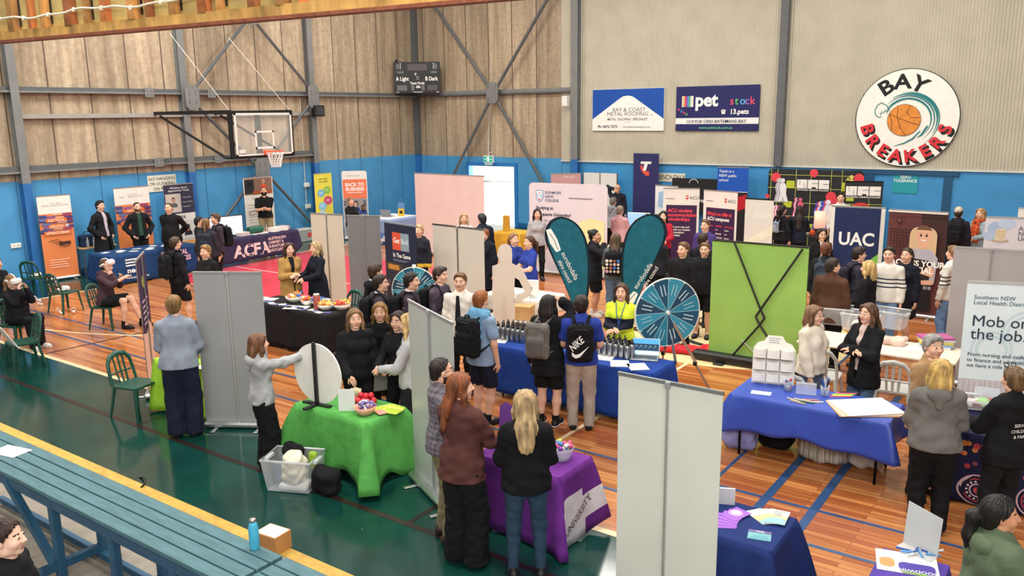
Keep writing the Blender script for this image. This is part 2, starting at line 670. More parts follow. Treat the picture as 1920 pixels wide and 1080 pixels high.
# walkway and paving on the near side, yellow nosing along the court
CONC = M('#8f877c', rough=.9, var=.12, vs=5, bump=.2, bs=60)
f = MB()
f.box(WX, 3, 3.75, 4.36, -.12, .004, M('#a79f92', rough=.85, var=.1, bump=.4, bs=180))
f.box(WX, 3, 3.3, 3.75, -.12, .003, CONC)
struct(f, 'floor_walkway')
f = MB(); f.box(WX, 3, 4.36, 4.49, -.12, .008, M('#c8a04a', rough=.6, var=.12, vs=12)); struct(f, 'trim_1')
f = MB()
for i in range(34):
    for j in range(12):
        x0, y0 = -10.4 + i * .4, -1.4 + j * .4
        f.box(x0, x0 + .39, y0, y0 + .39, -.12, -.002, CONC)
f.box(-10.6, 4, -1.6, 3.3, -.14, -.012, M('#4a4540', rough=.95))
struct(f, 'floor_paving')
# the near end of the walkway: timber step edge
f = MB(); f.box(-4.6, 3, 4.36, 4.49, -.02, .05, M('#b5683c', rough=.6, var=.15, stretch=(2, 20, 20))); struct(f, 'trim_2')

# ---- hoop wall (left)
f = MB()
CP1 = concrete_panels(1, 10.46, 1.04)
f.box(WX - .2, WX, 4, WY, BLUE_TOP, 9.5, CP1)
BLUEP = M('#4b95c8', rough=.55, var=.05, vs=2, spec=.4)
BLUEL = M('#3a6f9c', rough=.55, var=.05, vs=2)
f.box(WX - .2, WX, 4, WY, 0, BLUE_TOP, BLUEP)
for k in range(-5, 14):
    y = 10.46 + 1.042 * k
    f.box(WX, WX + .004, y - .012, y + .012, 0, BLUE_TOP, BLUEL)
    f.box(WX, WX + .006, y - .014, y + .014, BLUE_TOP, 9.5, M('#5e5046', rough=.9))
struct(f, 'wall_left')
f = MB(); f.box(WX, WX + .03, 4, WY, 0, .14, PAINT('#23507f')); struct(f, 'baseboard_left')

# ---- back wall: cement bay with the open door, then corrugated sheeting
DX0, DX1, DZ = -18.93, -16.92, 2.1
f = MB()
CP2 = concrete_panels(0, -19.97, 1.0)
f.box(WX, -14.98, WY, WY + .2, BLUE_TOP - .04, 9.5, CP2)
for x0, x1, z0, z1 in ((WX, DX0 - .13, 0, BLUE_TOP - .04), (DX1 + .13, -14.4, 0, BLUE_TOP - .04), (DX0 - .13, DX1 + .13, DZ + .13, BLUE_TOP - .04)):
    f.box(x0, x1, WY, WY + .2, z0, z1, BLUEP)
for k in range(-1, 6):
    x = -19.97 + k * 1.0
    f.box(x - .014, x + .014, WY - .006, WY, BLUE_TOP - .04, 9.5, M('#5e5046', rough=.9))
    if not DX0 < x < DX1:
        f.box(x - .01, x + .01, WY - .004, WY, 0, BLUE_TOP - .04, BLUEL)
CRM = M('#bdb6a4', rough=.5, var=.05, vs=1.5, spec=.4)
f.box(-14.98, -14.5, WY - .01, WY + .2, 2.38, 9.5, CRM)
struct(f, 'wall_back')
# corrugated sheets: real ribs
f = MB()
x0, x1, pitch = -14.3, 9.0, .0762
nx = int((x1 - x0) / pitch * 6)
X = np.linspace(x0, x1, nx)
Yc = WY - .02 - .011 * np.cos(2 * PI * (X - x0) / pitch)
V = np.concatenate([np.stack([X, Yc, np.full(nx, 2.36)], 1), np.stack([X, Yc, np.full(nx, 9.5)], 1)])
f.add(V, [(i, i + 1, nx + i + 1, nx + i) for i in range(nx - 1)], CRM, True)
struct(f, 'wall_back_cladding')
f = MB()
BLUER = M('#3f8fc6', rough=.55, var=.05, vs=2, spec=.4)
f.box(-14.4, 9, WY, WY + .2, 0, 2.36, BLUER)
f.box(-14.98, 9, WY - .06, WY, 2.33, 2.375, PAINT('#cfd2cc'))
struct(f, 'wall_back_dado')
f = MB(); f.box(DX1, 9, WY - .03, WY, 0, .14, PAINT('#1d5f96')); f.box(WX, DX0, WY - .03, WY, 0, .14, PAINT('#1d5f96')); struct(f, 'baseboard_back')
# open doorway with blue frame, leaf folded outside
f = MB()
FRB = PAINT('#2f7cc0')
f.box(DX0 - .13, DX0, WY - .05, WY + .2, 0, DZ + .13, FRB)
f.box(DX1, DX1 + .13, WY - .05, WY + .2, 0, DZ + .13, FRB)
f.box(DX0, DX1, WY - .05, WY + .2, DZ, DZ + .13, FRB)
struct(f, 'door_1')
f = MB(); f.box(-30, -6, WY + .2, 60, -.12, -.02, M('#d8d4cc', rough=.9)); struct(f, 'floor_outside')
f = MB(); f.box(-34, -4, 40, 40.3, 0, 7, M('#e6e3dc', rough=.9)); struct(f, 'wall_added_outside')  # white wall added outdoors so the view through the doorway reads bright
# closed roller door on the right with dark teal frame
f = MB()
TEALF = PAINT('#1f4f74')
f.box(-5.62, -3.05, WY - .07, WY, 2.2, 2.31, TEALF)
f.box(-5.36, -5.08, WY - .06, WY, 0, 2.2, TEALF)
f.box(-3.40, -3.2, WY - .06, WY, 0, 2.2, TEALF)
f.box(-5.08, -3.4, WY - .02, WY, 0, 2.2, PAINT('#3f8fc6'))
struct(f, 'door_2')


# ---- steel frame
def column(name, axis, pos, z1=9.5, blue=True, w=.2):
    """I-section column standing against a wall"""
    m = MB()
    for z0, zz, mt in ((0, BLUE_TOP - .05, PAINT('#2f6cae')), (BLUE_TOP - .05, z1, STEEL)):
        if axis == 'x':
            m.box(WX + .19, WX + .21, pos - w / 2, pos + w / 2, z0, zz, mt)
            m.box(WX + .0, WX + .19, pos - .008, pos + .008, z0, zz, mt)
            m.box(WX + .0, WX + .015, pos - w / 2, pos + w / 2, z0, zz, mt)
        else:
            m.box(pos - w / 2, pos + w / 2, WY - .24, WY - .22, z0, zz, mt)
            m.box(pos - .008, pos + .008, WY - .22, WY - .0, z0, zz, mt)
            m.box(pos - w / 2, pos + w / 2, WY - .05, WY - .034, z0, zz, mt)
    return struct(m, name)


for i, y in enumerate((5.0, 9.58, 14.07, 18.7)):
    column('trim_column_%d' % (i + 1), 'x', y)
m = MB(); m.box(WX + .02, WX + .2, WY - .2, WY - .02, BLUE_TOP, 9.5, STEEL_DK); m.box(WX + .02, WX + .18, WY - .18, WY - .02, 0, BLUE_TOP, PAINT('#2f6cae')); struct(m, 'trim_column_5')
column('trim_column_6', 'y', -14.36, w=.26)
m = MB(); m.box(-7.77, -7.55, WY - .2, WY - .045, 2.36, 9.5, STEEL_DK); struct(m, 'trim_column_7')


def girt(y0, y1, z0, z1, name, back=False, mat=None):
    """C-section rail: light and shade of lip and web put into two steel tones"""
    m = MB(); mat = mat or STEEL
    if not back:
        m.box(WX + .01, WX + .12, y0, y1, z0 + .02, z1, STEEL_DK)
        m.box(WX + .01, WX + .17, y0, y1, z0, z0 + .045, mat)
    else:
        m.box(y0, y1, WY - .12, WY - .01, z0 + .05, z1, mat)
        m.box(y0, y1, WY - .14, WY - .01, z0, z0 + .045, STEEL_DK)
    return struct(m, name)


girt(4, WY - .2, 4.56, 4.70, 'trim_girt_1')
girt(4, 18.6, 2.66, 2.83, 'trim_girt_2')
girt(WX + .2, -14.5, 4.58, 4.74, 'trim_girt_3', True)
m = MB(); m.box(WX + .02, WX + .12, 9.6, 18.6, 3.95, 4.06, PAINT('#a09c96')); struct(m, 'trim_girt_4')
# bolted cleats on the rails
m = MB()
for y, z in ((13.02, 4.6), (14.95, 4.6), (13.1, 2.74), (15.0, 2.74)):
    m.box(WX + .17, WX + .185, y - .13, y + .13, z - .12, z + .12, STEEL)
    for dy in (-.06, .06):
        for dz in (-.05, .05):
            m.ball((WX + .19, y + dy, z + dz), .016, STEEL_DK, 8)
struct(m, 'trim_cleats')
# tubular wind bracing with gusset plates
m = MB()
bx = WX + .3
for (a, b) in (((14.15, 4.55), (16.3, 6.75)), ((16.5, 6.75), (18.6, 4.7)), ((14.2, 4.4), (16.3, 2.4)), ((18.55, 4.4), (16.5, 2.4)), ((16.3, 2.3), (14.0, .1)), ((16.5, 2.3), (18.6, .1))):
    m.tube([(bx, *a), (bx, *b)], .045, STEEL_DK, 10)
for (y, z, w, h) in ((14.2, 4.48, .22, .34), (18.6, 4.55, .22, .36), (16.4, 2.38, .26, .3), (16.4, 6.75, .26, .16)):
    fr = Fr((bx + .05, y, z), (0, 1, 0), (0, 0, 1), (1, 0, 0))
    c = .1
    m.prism([(-w, -h + c), (-w + c, -h), (w - c, -h), (w, -h + c), (w, h - c), (w - c, h), (-w + c, h), (-w, h - c)], fr, -.01, .01, STEEL)
    for a in (-.1, .1):
        for b in (-.16, -.08, .08, .16):
            m.ball((bx + .065, y + a, z + b), .018, STEEL_DK, 8)
struct(m, 'trim_bracing_left')
m = MB()
by = WY - .3
for a, b in (((-17.57, 4.62), (-20.35, 8.0)), ((-17.57, 4.62), (-15.05, 7.9)), ((-17.57, 4.62), (-20.2, .6)), ((-17.57, 4.62), (-14.8, .5))):
    m.tube([(a[0], by, a[1]), (b[0], by, b[1])], .055, STEEL_DK, 10)
fr = Fr((-17.57, by - .07, 4.64), (1, 0, 0), (0, 0, 1), (0, -1, 0))
w, h, c = .25, .36, .12
m.prism([(-w, -h + c), (-w + c, -h), (w - c, -h), (w, -h + c), (w, h - c), (w - c, h), (-w + c, h), (-w, h - c)], fr, -.012, .012, STEEL)
for a in (-.17, .17):
    for b in (-.26, -.18, .18, .26):
        m.ball(fr.p(a, b, .02), .02, STEEL_DK, 8)
struct(m, 'trim_bracing_back')

# ---- timber bulkhead overhead on the left (rough studs, yellow sheets, cable)
OX = M('#c79a55', rough=.8, var=.3, vs=6, bump=.4, bs=30, stretch=(1, 1, .3))
SHEET = M('#b9a569', rough=.7, var=.14, vs=4)
RUST = M('#8a4f38', rough=.7, var=.2, vs=10)
qa, qb = px_y(0, 76, 5.5), px_y(880, -2, 6.15)
pa, pb = qa - (qb - qa) * .6, qb + (qb - qa) * .3
d_ = (pb - pa) / np.linalg.norm(pb - pa)
n_ = np.cross(d_, (0, 0, 1)); n_ /= np.linalg.norm(n_)          # towards the camera side
up_ = np.cross(n_, d_)
fr = Fr(pa, d_, up_, n_)
Lb = np.linalg.norm(pb - pa)
m = MB()
m.prism([(0, .0), (Lb, .0), (Lb, .11), (0, .11)], fr, -.10, .02, OX)
m.prism([(0, -.035), (Lb, -.035), (Lb, 0), (0, 0)], fr, -.11, .03, RUST)
m.prism([(0, .11), (Lb, .11), (Lb, 1.6), (0, 1.6)], fr, -.10, -.08, SHEET)
tm = [M(c, rough=.8, var=.3, vs=5, bump=.3, bs=25, stretch=(1, 1, .25)) for c in ('#b06a3a', '#c08a4c', '#8e5632', '#a97b45')]
for k in range(30):
    a = .3 + k * .41 + .07 * math.sin(k * 2.3)
    w = .07 + .06 * ((k * 7) % 3) / 2
    m.prism([(a, .09), (a + w, .09), (a + w, 1.6), (a, 1.6)], fr, -.08, -.0 + .01 * (k % 3), tm[k % 4])
    if k % 2:
        m.prism([(a + w + .02, .16), (a + w + .035, .16), (a + w + .035, 1.6), (a + w + .02, 1.6)], fr, -.08, -.06, M('#2e2418', rough=.9))
struct(m, 'ceiling_bulkhead')
m = MB()
pts = [fr.p(a, .26 + .02 * math.sin(a * 3.1) + .012 * math.sin(a * 9) + (.13 * max(0, 1 - abs(a - 6.4) / .3)) * 0, .045) for a in np.linspace(.1, Lb * .66, 60)]
m.tube(pts, .013, PLASTIC('#e6dcc2'), 7)
for a in np.arange(.3, Lb * .66, .55):
    q = fr.p(a, .26 + .02 * math.sin(a * 3.1) + .012 * math.sin(a * 9), .045)
    m.obox(q, (.03, .05, .03), np.stack([d_, up_, n_], 1), PLASTIC('#efe8d4'))
cable = m.build('power_cable')
tag(cable, 'white electrical cable clipped along the rough timber bulkhead overhead', 'cable')
# ------------------------------------------------------------------ soft solids
class Sdf:
    """smooth union of tapered capsules and ellipsoids on a voxel grid"""
    def __init__(s, lo, hi, vox):
        s.lo = np.array(lo, np.float32); s.h = vox
        n = np.ceil((np.array(hi) - s.lo) / vox).astype(int) + 1
        s.ax = [s.lo[i] + np.arange(n[i], dtype=np.float32) * vox for i in range(3)]
        s.d = np.full(n, 0.3, np.float32)

    def _blk(s, c0, c1, m):
        sl = []
        for i in range(3):
            a = int(max(0, math.floor((c0[i] - m - s.lo[i]) / s.h)))
            b = int(min(len(s.ax[i]), math.ceil((c1[i] + m - s.lo[i]) / s.h) + 1))
            if b <= a:
                return None, None
            sl.append(slice(a, b))
        g = np.meshgrid(s.ax[0][sl[0]], s.ax[1][sl[1]], s.ax[2][sl[2]], indexing='ij', sparse=True)
        return tuple(sl), g

    def _mix(s, sl, d, k, sub=False):
        o = s.d[sl]
        if sub:
            d = -d
            h = np.maximum(k - np.abs(o - d), 0) / k if k else 0
            s.d[sl] = np.maximum(o, d) + (h * h * k * .25 if k else 0)
        else:
            h = np.maximum(k - np.abs(o - d), 0) / k
            s.d[sl] = np.minimum(o, d) - h * h * k * .25

    def cap(s, a, b, ra, rb, k=.03, flat=None, sub=False):
        """tapered capsule; flat = (axis vector, ratio) squashes it along that axis"""
        a = np.array(a, np.float32); b = np.array(b, np.float32)
        r = max(ra, rb)
        sl, g = s._blk(np.minimum(a, b) - r, np.maximum(a, b) + r, k + .05)
        if sl is None:
            return s
        ab = b - a; L2 = float(ab @ ab) + 1e-9
        P = [g[i] - a[i] for i in range(3)]
        t = np.clip((P[0] * ab[0] + P[1] * ab[1] + P[2] * ab[2]) / L2, 0, 1)
        v = [P[i] - t * ab[i] for i in range(3)]
        if flat is not None:
            fx = np.array(flat[0], np.float32); fx = fx / np.linalg.norm(fx); q = 1 / flat[1] - 1
            dt = (v[0] * fx[0] + v[1] * fx[1] + v[2] * fx[2]) * q
            v = [v[i] + fx[i] * dt for i in range(3)]
        d = np.sqrt(v[0] ** 2 + v[1] ** 2 + v[2] ** 2) - (ra + t * (rb - ra))
        if flat is not None:
            d = d * (.5 + .5 * flat[1])
        s._mix(sl, d, k, sub)
        return s

    def ell(s, c, r, k=.02, R=None, sub=False):
        c = np.array(c, np.float32); r = np.array([r] * 3 if np.isscalar(r) else r, np.float32)
        m = r.max()
        sl, g = s._blk(c - m, c + m, k + .05)
        if sl is None:
            return s
        P = [g[i] - c[i] for i in range(3)]
        if R is not None:
            P = [P[0] * R[0][i] + P[1] * R[1][i] + P[2] * R[2][i] for i in range(3)]
        q = np.sqrt((P[0] / r[0]) ** 2 + (P[1] / r[1]) ** 2 + (P[2] / r[2]) ** 2)
        q2 = np.sqrt((P[0] / r[0] ** 2) ** 2 + (P[1] / r[1] ** 2) ** 2 + (P[2] / r[2] ** 2) ** 2) + 1e-6
        s._mix(sl, q * (q - 1) / q2, k, sub)
        return s

    def boxr(s, c, half, rad, k=.02, R=None, sub=False):
        c = np.array(c, np.float32); half = np.array(half, np.float32)
        m = np.linalg.norm(half)
        sl, g = s._blk(c - m, c + m, k + .03)
        if sl is None:
            return s
        P = [g[i] - c[i] for i in range(3)]
        if R is not None:
            P = [P[0] * R[0][i] + P[1] * R[1][i] + P[2] * R[2][i] for i in range(3)]
        q = [np.abs(P[i]) - (half[i] - rad) for i in range(3)]
        d = np.sqrt(sum(np.maximum(x, 0) ** 2 for x in q)) + np.minimum(np.maximum(np.maximum(q[0], q[1]), q[2]), 0) - rad
        s._mix(sl, d, k, sub)
        return s

    def keep(s, n, c):
        """keep the side n.p < c"""
        n = np.array(n, np.float32)
        g = np.meshgrid(*s.ax, indexing='ij', sparse=True)
        s.d = np.maximum(s.d, g[0] * n[0] + g[1] * n[1] + g[2] * n[2] - c)
        return s

    def wrinkle(s, amp, f, seed=0):
        g = np.meshgrid(*s.ax, indexing='ij', sparse=True)
        r = np.random.RandomState(seed)
        w = 0
        for i in range(4):
            d = r.normal(size=3); d /= np.linalg.norm(d); d[2] *= 1.3
            ff = f * r.uniform(.7, 1.8)
            w = w + np.sin((g[0] * d[0] + g[1] * d[1] + g[2] * d[2]) * ff + r.uniform(0, 6) + 1.3 * np.sin((g[0] * d[1] - g[1] * d[2] + g[2] * d[0]) * ff * .6 + i))
        s.d = s.d + (w * amp / 2).astype(np.float32)
        return s

    def mesh(s):
        d = s.d
        d[0], d[-1], d[:, 0], d[:, -1], d[:, :, 0], d[:, :, -1] = .05, .05, .05, .05, .05, .05
        g = openvdb.FloatGrid(background=.3)
        g.copyFromArray(np.ascontiguousarray(d))
        p, q = g.convertToQuads(0.0)
        return p * s.h + s.lo, q


# ------------------------------------------------------------------ people
SKIN = {k: M(h, rough=.55, var=.06, vs=14, spec=.35) for k, h in dict(fair='#e2b298', pale='#e9bfa8', tan='#c98f6c', warm='#d6a081', brown='#8a5a3c').items()}
EYEW = M('#c9beb4', rough=.3, var=0)
IRIS = M('#3a2a20', rough=.3, var=0)


def HAIR(h):
    return M(h, rough=.5, var=.38, vs=26, bump=.5, bs=70, stretch=(1, 1, .12), spec=.35)


def rotz(a):
    c, s = math.cos(a), math.sin(a)
    return np.array([[c, -s, 0], [s, c, 0], [0, 0, 1.0]])


def rotx(a):
    c, s = math.cos(a), math.sin(a)
    return np.array([[1, 0, 0], [0, c, -s], [0, s, c.real]])


def ik(S, T, l1, l2, pole):
    S, T, pole = np.array(S, float), np.array(T, float), np.array(pole, float)
    d = T - S; L = np.linalg.norm(d)
    if L > (l1 + l2) * .995:
        T = S + d / L * (l1 + l2) * .995; d = T - S; L = np.linalg.norm(d)
    u = d / L
    a = (l1 * l1 - l2 * l2 + L * L) / (2 * L)
    h = math.sqrt(max(1e-6, l1 * l1 - a * a))
    p = pole - u * (pole @ u); p /= np.linalg.norm(p) + 1e-9
    return S + u * a + p * h, T


def hand_geo(mb, wrist, d, n, side, s, mat, curl=.5):
    """palm and five separate bent fingers; d = finger direction, n = palm normal"""
    d = np.array(d, float); d /= np.linalg.norm(d)
    n = np.array(n, float); n = n - d * (n @ d); n /= np.linalg.norm(n) + 1e-9
    w = np.cross(d, n) * side          # towards the thumb
    base = wrist + d * .085 * s
    for i, (off, L) in enumerate(((.027, .068), (.009, .077), (-.009, .071), (-.026, .055))):
        p = base + w * off * s - d * .006 * abs(i - 1) * s
        pts = [p - d * .03 * s, p]; a = .15
        for q, fr_ in enumerate((.45, .32, .23)):
            a += curl * (.55 if q else .45) + .06 * i * curl
            dd = d * math.cos(a) + n * math.sin(a)
            p = p + dd * L * fr_ * s
            pts.append(p)
        mb.tube(pts, np.array([.0092, .0092, .0086, .0078, .0058]) * s, mat, 6)
    p = wrist + d * .03 * s + w * .026 * s
    dd = d * .62 + w * .62 + n * .35
    dd /= np.linalg.norm(dd)
    d2 = d * .86 + w * .18 + n * .45
    d2 /= np.linalg.norm(d2)
    mb.tube([p - dd * .015 * s, p + dd * .022 * s, p + dd * .044 * s, p + dd * .044 * s + d2 * .026 * s], np.array([.013, .0115, .0098, .0065]) * s, mat, 6)


ARM = dict(  # hand targets in the person's own frame (right, forward, up) at 1.70 m, mirrored for the left arm
    down=(.235, .05, .80), front=(.11, .33, 1.07), low=(.15, .25, .95), pocket=(.19, .09, .93), hip=(.2, .02, 1.0),
    chin=(.05, .2, 1.42), chest=(.08, .24, 1.22), fold=(-.01, .195, 1.15), back=(.08, -.16, .98), reach=(.16, .55, 1.2), up=(.18, .3, 1.55), lap=(.12, .42, .68))


def person(label, head, h=1.68, face=180, hair=('short', '#3a2a1e'), skin='fair', top='#1d1e22', sleeve='long', hem=.84, loose=.0,
           bottom=('trousers', '#17181b'), shoe='#1a1a1c', sole=None, aR='down', aL='down', w=1.0, sex='f', sit=None, lean=0.0, hy=0.0, hp=0.0,
           inner=None, hood=False, collar=None, group=None, seed=None, stance=.1, curl=.5, step=0.0, at=None, name='person', cat='person',
           legs=None, glasses=None, vest=None, beard=None, hide_hands=False, belt=None, scarf=None):
    """one figure: continuous body mesh with clothing and hair as parts. head = pixel of the crown in the photo"""
    s = h / 1.70
    top_z = h if sit is None else sit + .86 * s
    if at is None:
        P0 = px(head[0], head[1], top_z - (.02 * s))
    else:
        P0 = np.array([at[0], at[1], 0])
    pos = np.array([P0[0], P0[1], 0.0])
    dc = -pos / np.linalg.norm(pos)                   # towards the camera, in plan
    right_img = np.array([-dc[1] * -1, dc[0] * -1, 0])
    right_img = np.array([-dc[1], dc[0], 0]) if (RT @ np.array([-dc[1], dc[0], 0])) > 0 else np.array([dc[1], -dc[0], 0])
    a = math.radians(face)
    fv = dc * math.cos(a) + right_img * math.sin(a)
    rz = math.atan2(fv[1], fv[0]) - PI / 2
    dist = np.linalg.norm(pos)
    vox = .0105 if dist < 8 else (.013 if dist < 13 else .018)
    hvox = .0052 if dist < 8 else (.0066 if dist < 13 else .0085)
    seed = seed if seed is not None else int(abs(head[0] * 7 + head[1]) if head else abs(at[0] * 700 + at[1] * 31)) % 9973
    root = thing(name, label, cat, tuple(pos), rz, group)
    skm = SKIN[skin]

    # skeleton
    bw = w * (1.0 if sex == 'f' else 1.04)
    shw = (.156 if sex == 'f' else .182) * (.6 + .4 * w)
    hz = .92 if sit is None else sit / s + .105
    Rl = rotx(-lean)                                   # lean forward about the hips
    pel = np.array([0, 0, hz])

    def T(x, y, z):                                    # torso point given in upright coordinates (z from the standing body)
        return (pel + Rl @ np.array([x, y, z - .92])) * s
    waist, chest, neckb = T(0, .005, 1.09), T(0, 0, 1.27), T(0, -.012, 1.425)
    shR, shL = T(shw, -.012, 1.36), T(-shw, -.012, 1.36)
    headc = T(0, .012, 1.585) if lean < .6 else T(0, .03, 1.57)
    HR = rotz(math.radians(hy)) @ rotx(math.radians(-hp))
    if sit is None:
        hipR, hipL = np.array([.09, 0, .88]) * s, np.array([-.09, 0, .88]) * s
        ankR = np.array([stance, step, .085]) * s; ankL = np.array([-stance, -step, .085]) * s
        knR, _ = ik(hipR, ankR, .405 * s, .40 * s, (.1, 1, 0)); knL, _ = ik(hipL, ankL, .405 * s, .40 * s, (-.1, 1, 0))
    else:
        hipR, hipL = np.array([.095, .03, hz - .03]) * s, np.array([-.095, .03, hz - .03]) * s
        lg = legs or ((.14, .44, None), (-.14, .44, None))
        kn = [np.array([q[0], .43, hz + .0]) * s for q in lg]
        an = [np.array([q[0], q[1], .085]) * s for q in lg]
        knR, ankR, knL, ankL = kn[0], an[0], kn[1], an[1]
    arms = []
    for sd, sh, tg in ((1, shR, aR), (-1, shL, aL)):
        pole = np.array([sd * .6, -.7, -.5])
        if isinstance(tg, str):
            if tg == 'fold':
                pole = np.array([sd * .9, .05, -.7])
            if tg in ('pocket', 'hip'):
                pole = np.array([sd * .9, -.6, 0])
            t = np.array(ARM[tg]); t = np.array([t[0] * sd, t[1], t[2]])
            if tg not in ('lap',):
                if sit is not None or lean:
                    t = T(*t) / s
        else:
            t = np.array(tg[:3], float)
            if len(tg) > 3:
                pole = np.array(tg[3:6], float)
        el, wr = ik(sh, t * s, .285 * s, .245 * s, pole)
        arms.append((sd, sh, el, wr))

    # -- body
    allp = np.array([p for _, a_, b_, c_ in arms for p in (a_, b_, c_)] + [knR, ankR, knL, ankL, neckb, hipR, hipL])
    lo = np.minimum(allp.min(0), [-.2, -.2, 0]) - .2; hi = np.maximum(allp.max(0), [.2, .2, .5]) + .2
    lo[2] = min(lo[2], -.02); hi[2] = max(hi[2], neckb[2] + .12)

    def torso(g, o, k=.05):
        f = ((0, 1, 0), .68)
        g.cap(T(-.055 * bw, -.005, .90), T(.055 * bw, -.005, .90), .115 * s * bw + o, .115 * s * bw + o, k, f)
        g.cap(T(0, .0, .93), T(0, .012, 1.10), .145 * s * bw + o, .128 * s * bw + o, k, ((0, 1, 0), .72))
        g.cap(T(0, .008, 1.10), T(0, .0, 1.28), .130 * s * bw + o, .150 * s * bw + o, k, f)
        g.cap(T(0, -.012, 1.385), T(shw * .82, -.012, 1.355), .062 * s + o * .8, .052 * s + o * .7, k, None)
        g.cap(T(0, -.012, 1.385), T(-shw * .82, -.012, 1.355), .062 * s + o * .8, .052 * s + o * .7, k, None)
        g.cap(T(0, -.015, 1.38), T(0, -.012, 1.47), .085 * s + o, .052 * s + o * .6, k, None)
        if sex == 'f':
            for q in (-1, 1):
                g.ell(T(q * .068 * bw, .075 * bw, 1.245), np.array([.066, .06, .066]) * s * bw + o * .7, .05)
        if w > 1.12:
            g.ell(T(0, .045 * w, 1.05), np.array([.13, .10, .13]) * s * bw + o * .7, .06)

    def arm(g, ar, o, t0=0.0, t1=1.0, k=.03):
        sd, sh, el, wr = ar
        aw = .6 + .4 * w
        g.cap(sh, el, .048 * s * aw + o * .8, .041 * s * aw + o, k)
        if t1 > .5:
            e = el + (wr - el) * min(1, (t1 - .5) * 2)
            g.cap(el, e, .042 * s * aw + o, (.029 * s if t1 >= 1 else .034 * s) * aw + o, k)

    def leg(g, hp_, kn_, an_, o, k=.03):
        lw = .55 + .45 * w
        g.cap(hp_, kn_, .083 * s * lw + o, .054 * s * lw + o, k)
        g.cap(kn_, kn_ * .6 + an_ * .4, .054 * s * lw + o, .056 * s * lw + o, k)
        g.cap(kn_ * .6 + an_ * .4, an_, .056 * s * lw + o, .036 * s + o, k)

    bare_leg = bottom[0] in ('shorts', 'skirt')
    g = Sdf(lo, hi, vox)
    torso(g, -.014)
    for ar in arms:
        arm(g, ar, 0 if sleeve in ('short', '34', 'none') else -.006)
        sd, sh, el, wr = ar
        d = wr - el; d = d / np.linalg.norm(d)
        g.cap(wr, wr + d * .055 * s, .030 * s, .034 * s, .015, (np.cross(d, (0, 0, 1)) if abs(d[2]) < .7 else (1, 0, 0), .62))
    for (hp_, kn_, an_) in ((hipR, knR, ankR), (hipL, knL, ankL)):
        leg(g, hp_, kn_, an_, 0 if bare_leg else -.022)
        g.cap(an_, an_ + np.array([0, .10, -.05]) * s, .034 * s, .028 * s, .02)
    g.cap(neckb, headc - np.array([0, .02, .03]) * s, .054 * s * (1 if sex == 'f' else 1.1), .05 * s, .03)
    V1, Q1 = g.mesh()
    mi1 = np.zeros(len(Q1), int)
    # head on a finer grid, in its own frame
    hs = s ** .5 * .99
    H = Sdf((-.12, -.14, -.19), (.12, .15, .15), hvox)
    H.ell((0, -.012, .028), (.076, .094, .088), .02)
    H.ell((0, .022, -.035), (.063, .067, .078), .035)
    H.ell((0, .064, -.094), (.024, .02, .018), .03)
    H.cap((-.045, .0, -.075), (.045, .0, -.075), .026, .026, .03)
    H.cap((0, -.02, -.06), (0, -.035, -.2), .052, .054, .03)
    if sex == 'm':
        H.cap((-.03, .077, .03), (.03, .077, .03), .011, .011, .02)
    for q in (-1, 1):
        H.ell((q * .04, .057, -.026), .027, .025)
        H.ell((q * .031, .096, .010), (.016, .012, .009), .012, sub=True)
        H.ell((q * .079, -.008, -.004), (.011, .019, .031), .008)
        H.ell((q * .031, .077, .009), .0135, .002)
        H.ell((q * .011, .097, -.027), .008, .008)
    H.cap((0, .086, .018), (0, .107, -.022), .0075, .0125, .012)
    H.cap((-.019, .083, -.056), (.019, .083, -.056), .0075, .0075, .008)
    H.cap((-.015, .083, -.066), (.015, .083, -.066), .0075, .0075, .006)
    V2, Q2 = H.mesh()
    C = V2[Q2].mean(1)
    mi2 = np.zeros(len(Q2), int)
    ax_, ay_, az_ = np.abs(C[:, 0]), C[:, 1], C[:, 2]
    ye = np.hypot(ax_ - .031, az_ - .009)
    mi2[(ye < .0125) & (np.abs(az_ - .009) < .0055) & (ay_ > .075)] = 1
    mi2[(ye < .0085) & (np.abs(az_ - .009) < .006) & (ay_ > .075)] = 2
    mi2[(ax_ < .024) & (ay_ > .078) & (az_ < -.05) & (az_ > -.073)] = 3
    mi2[(ax_ > .014) & (ax_ < .05) & (ay_ > .06) & (np.abs(az_ - .033 + .15 * np.abs(ax_ - .03)) < .0042)] = 4
    if beard:
        mi2[(ay_ > -.005) & (az_ < -.04 + .25 * np.maximum(0, .05 - ay_) * 0) & (az_ > -.13) & (mi2 == 0) & ~((ax_ < .02) & (az_ > -.05))] = 5
    V2 = (V2 * hs) @ HR.T + headc
    hmb = MB()
    if not hide_hands:
        for sd, sh, el, wr in arms:
            d = wr - el; d = d / np.linalg.norm(d)
            inw = np.array([-sd, .0, 0.0])
            n = inw if abs(d[2]) > .6 else np.array([-sd * .5, 0.0, -.8])
            hand_geo(hmb, wr, d, n, -sd, s, skm, curl)
    Vs, Qs, mis = [V1, V2], [Q1, Q2 + len(V1)], [mi1, mi2]
    if hmb.v:
        hv = np.concatenate(hmb.v)
        base = len(V1) + len(V2)
        quads = [list(q) if len(q) == 4 else None for q in hmb.f]
        extra = []
        for q in hmb.f:
            if len(q) == 4:
                extra.append(q)
            else:                                      # hexagon cap into two quads
                extra.append([q[0], q[1], q[2], q[3]]); extra.append([q[0], q[3], q[4], q[5]])
        Vs.append(hv); Qs.append(np.array(extra) + base); mis.append(np.zeros(len(extra), int))
    lipc = {'fair': '#c07a6c', 'pale': '#c98478', 'tan': '#a5644f', 'warm': '#b06d5a', 'brown': '#6b4030'}[skin]
    browm = M(hair[1], rough=.8, var=0)
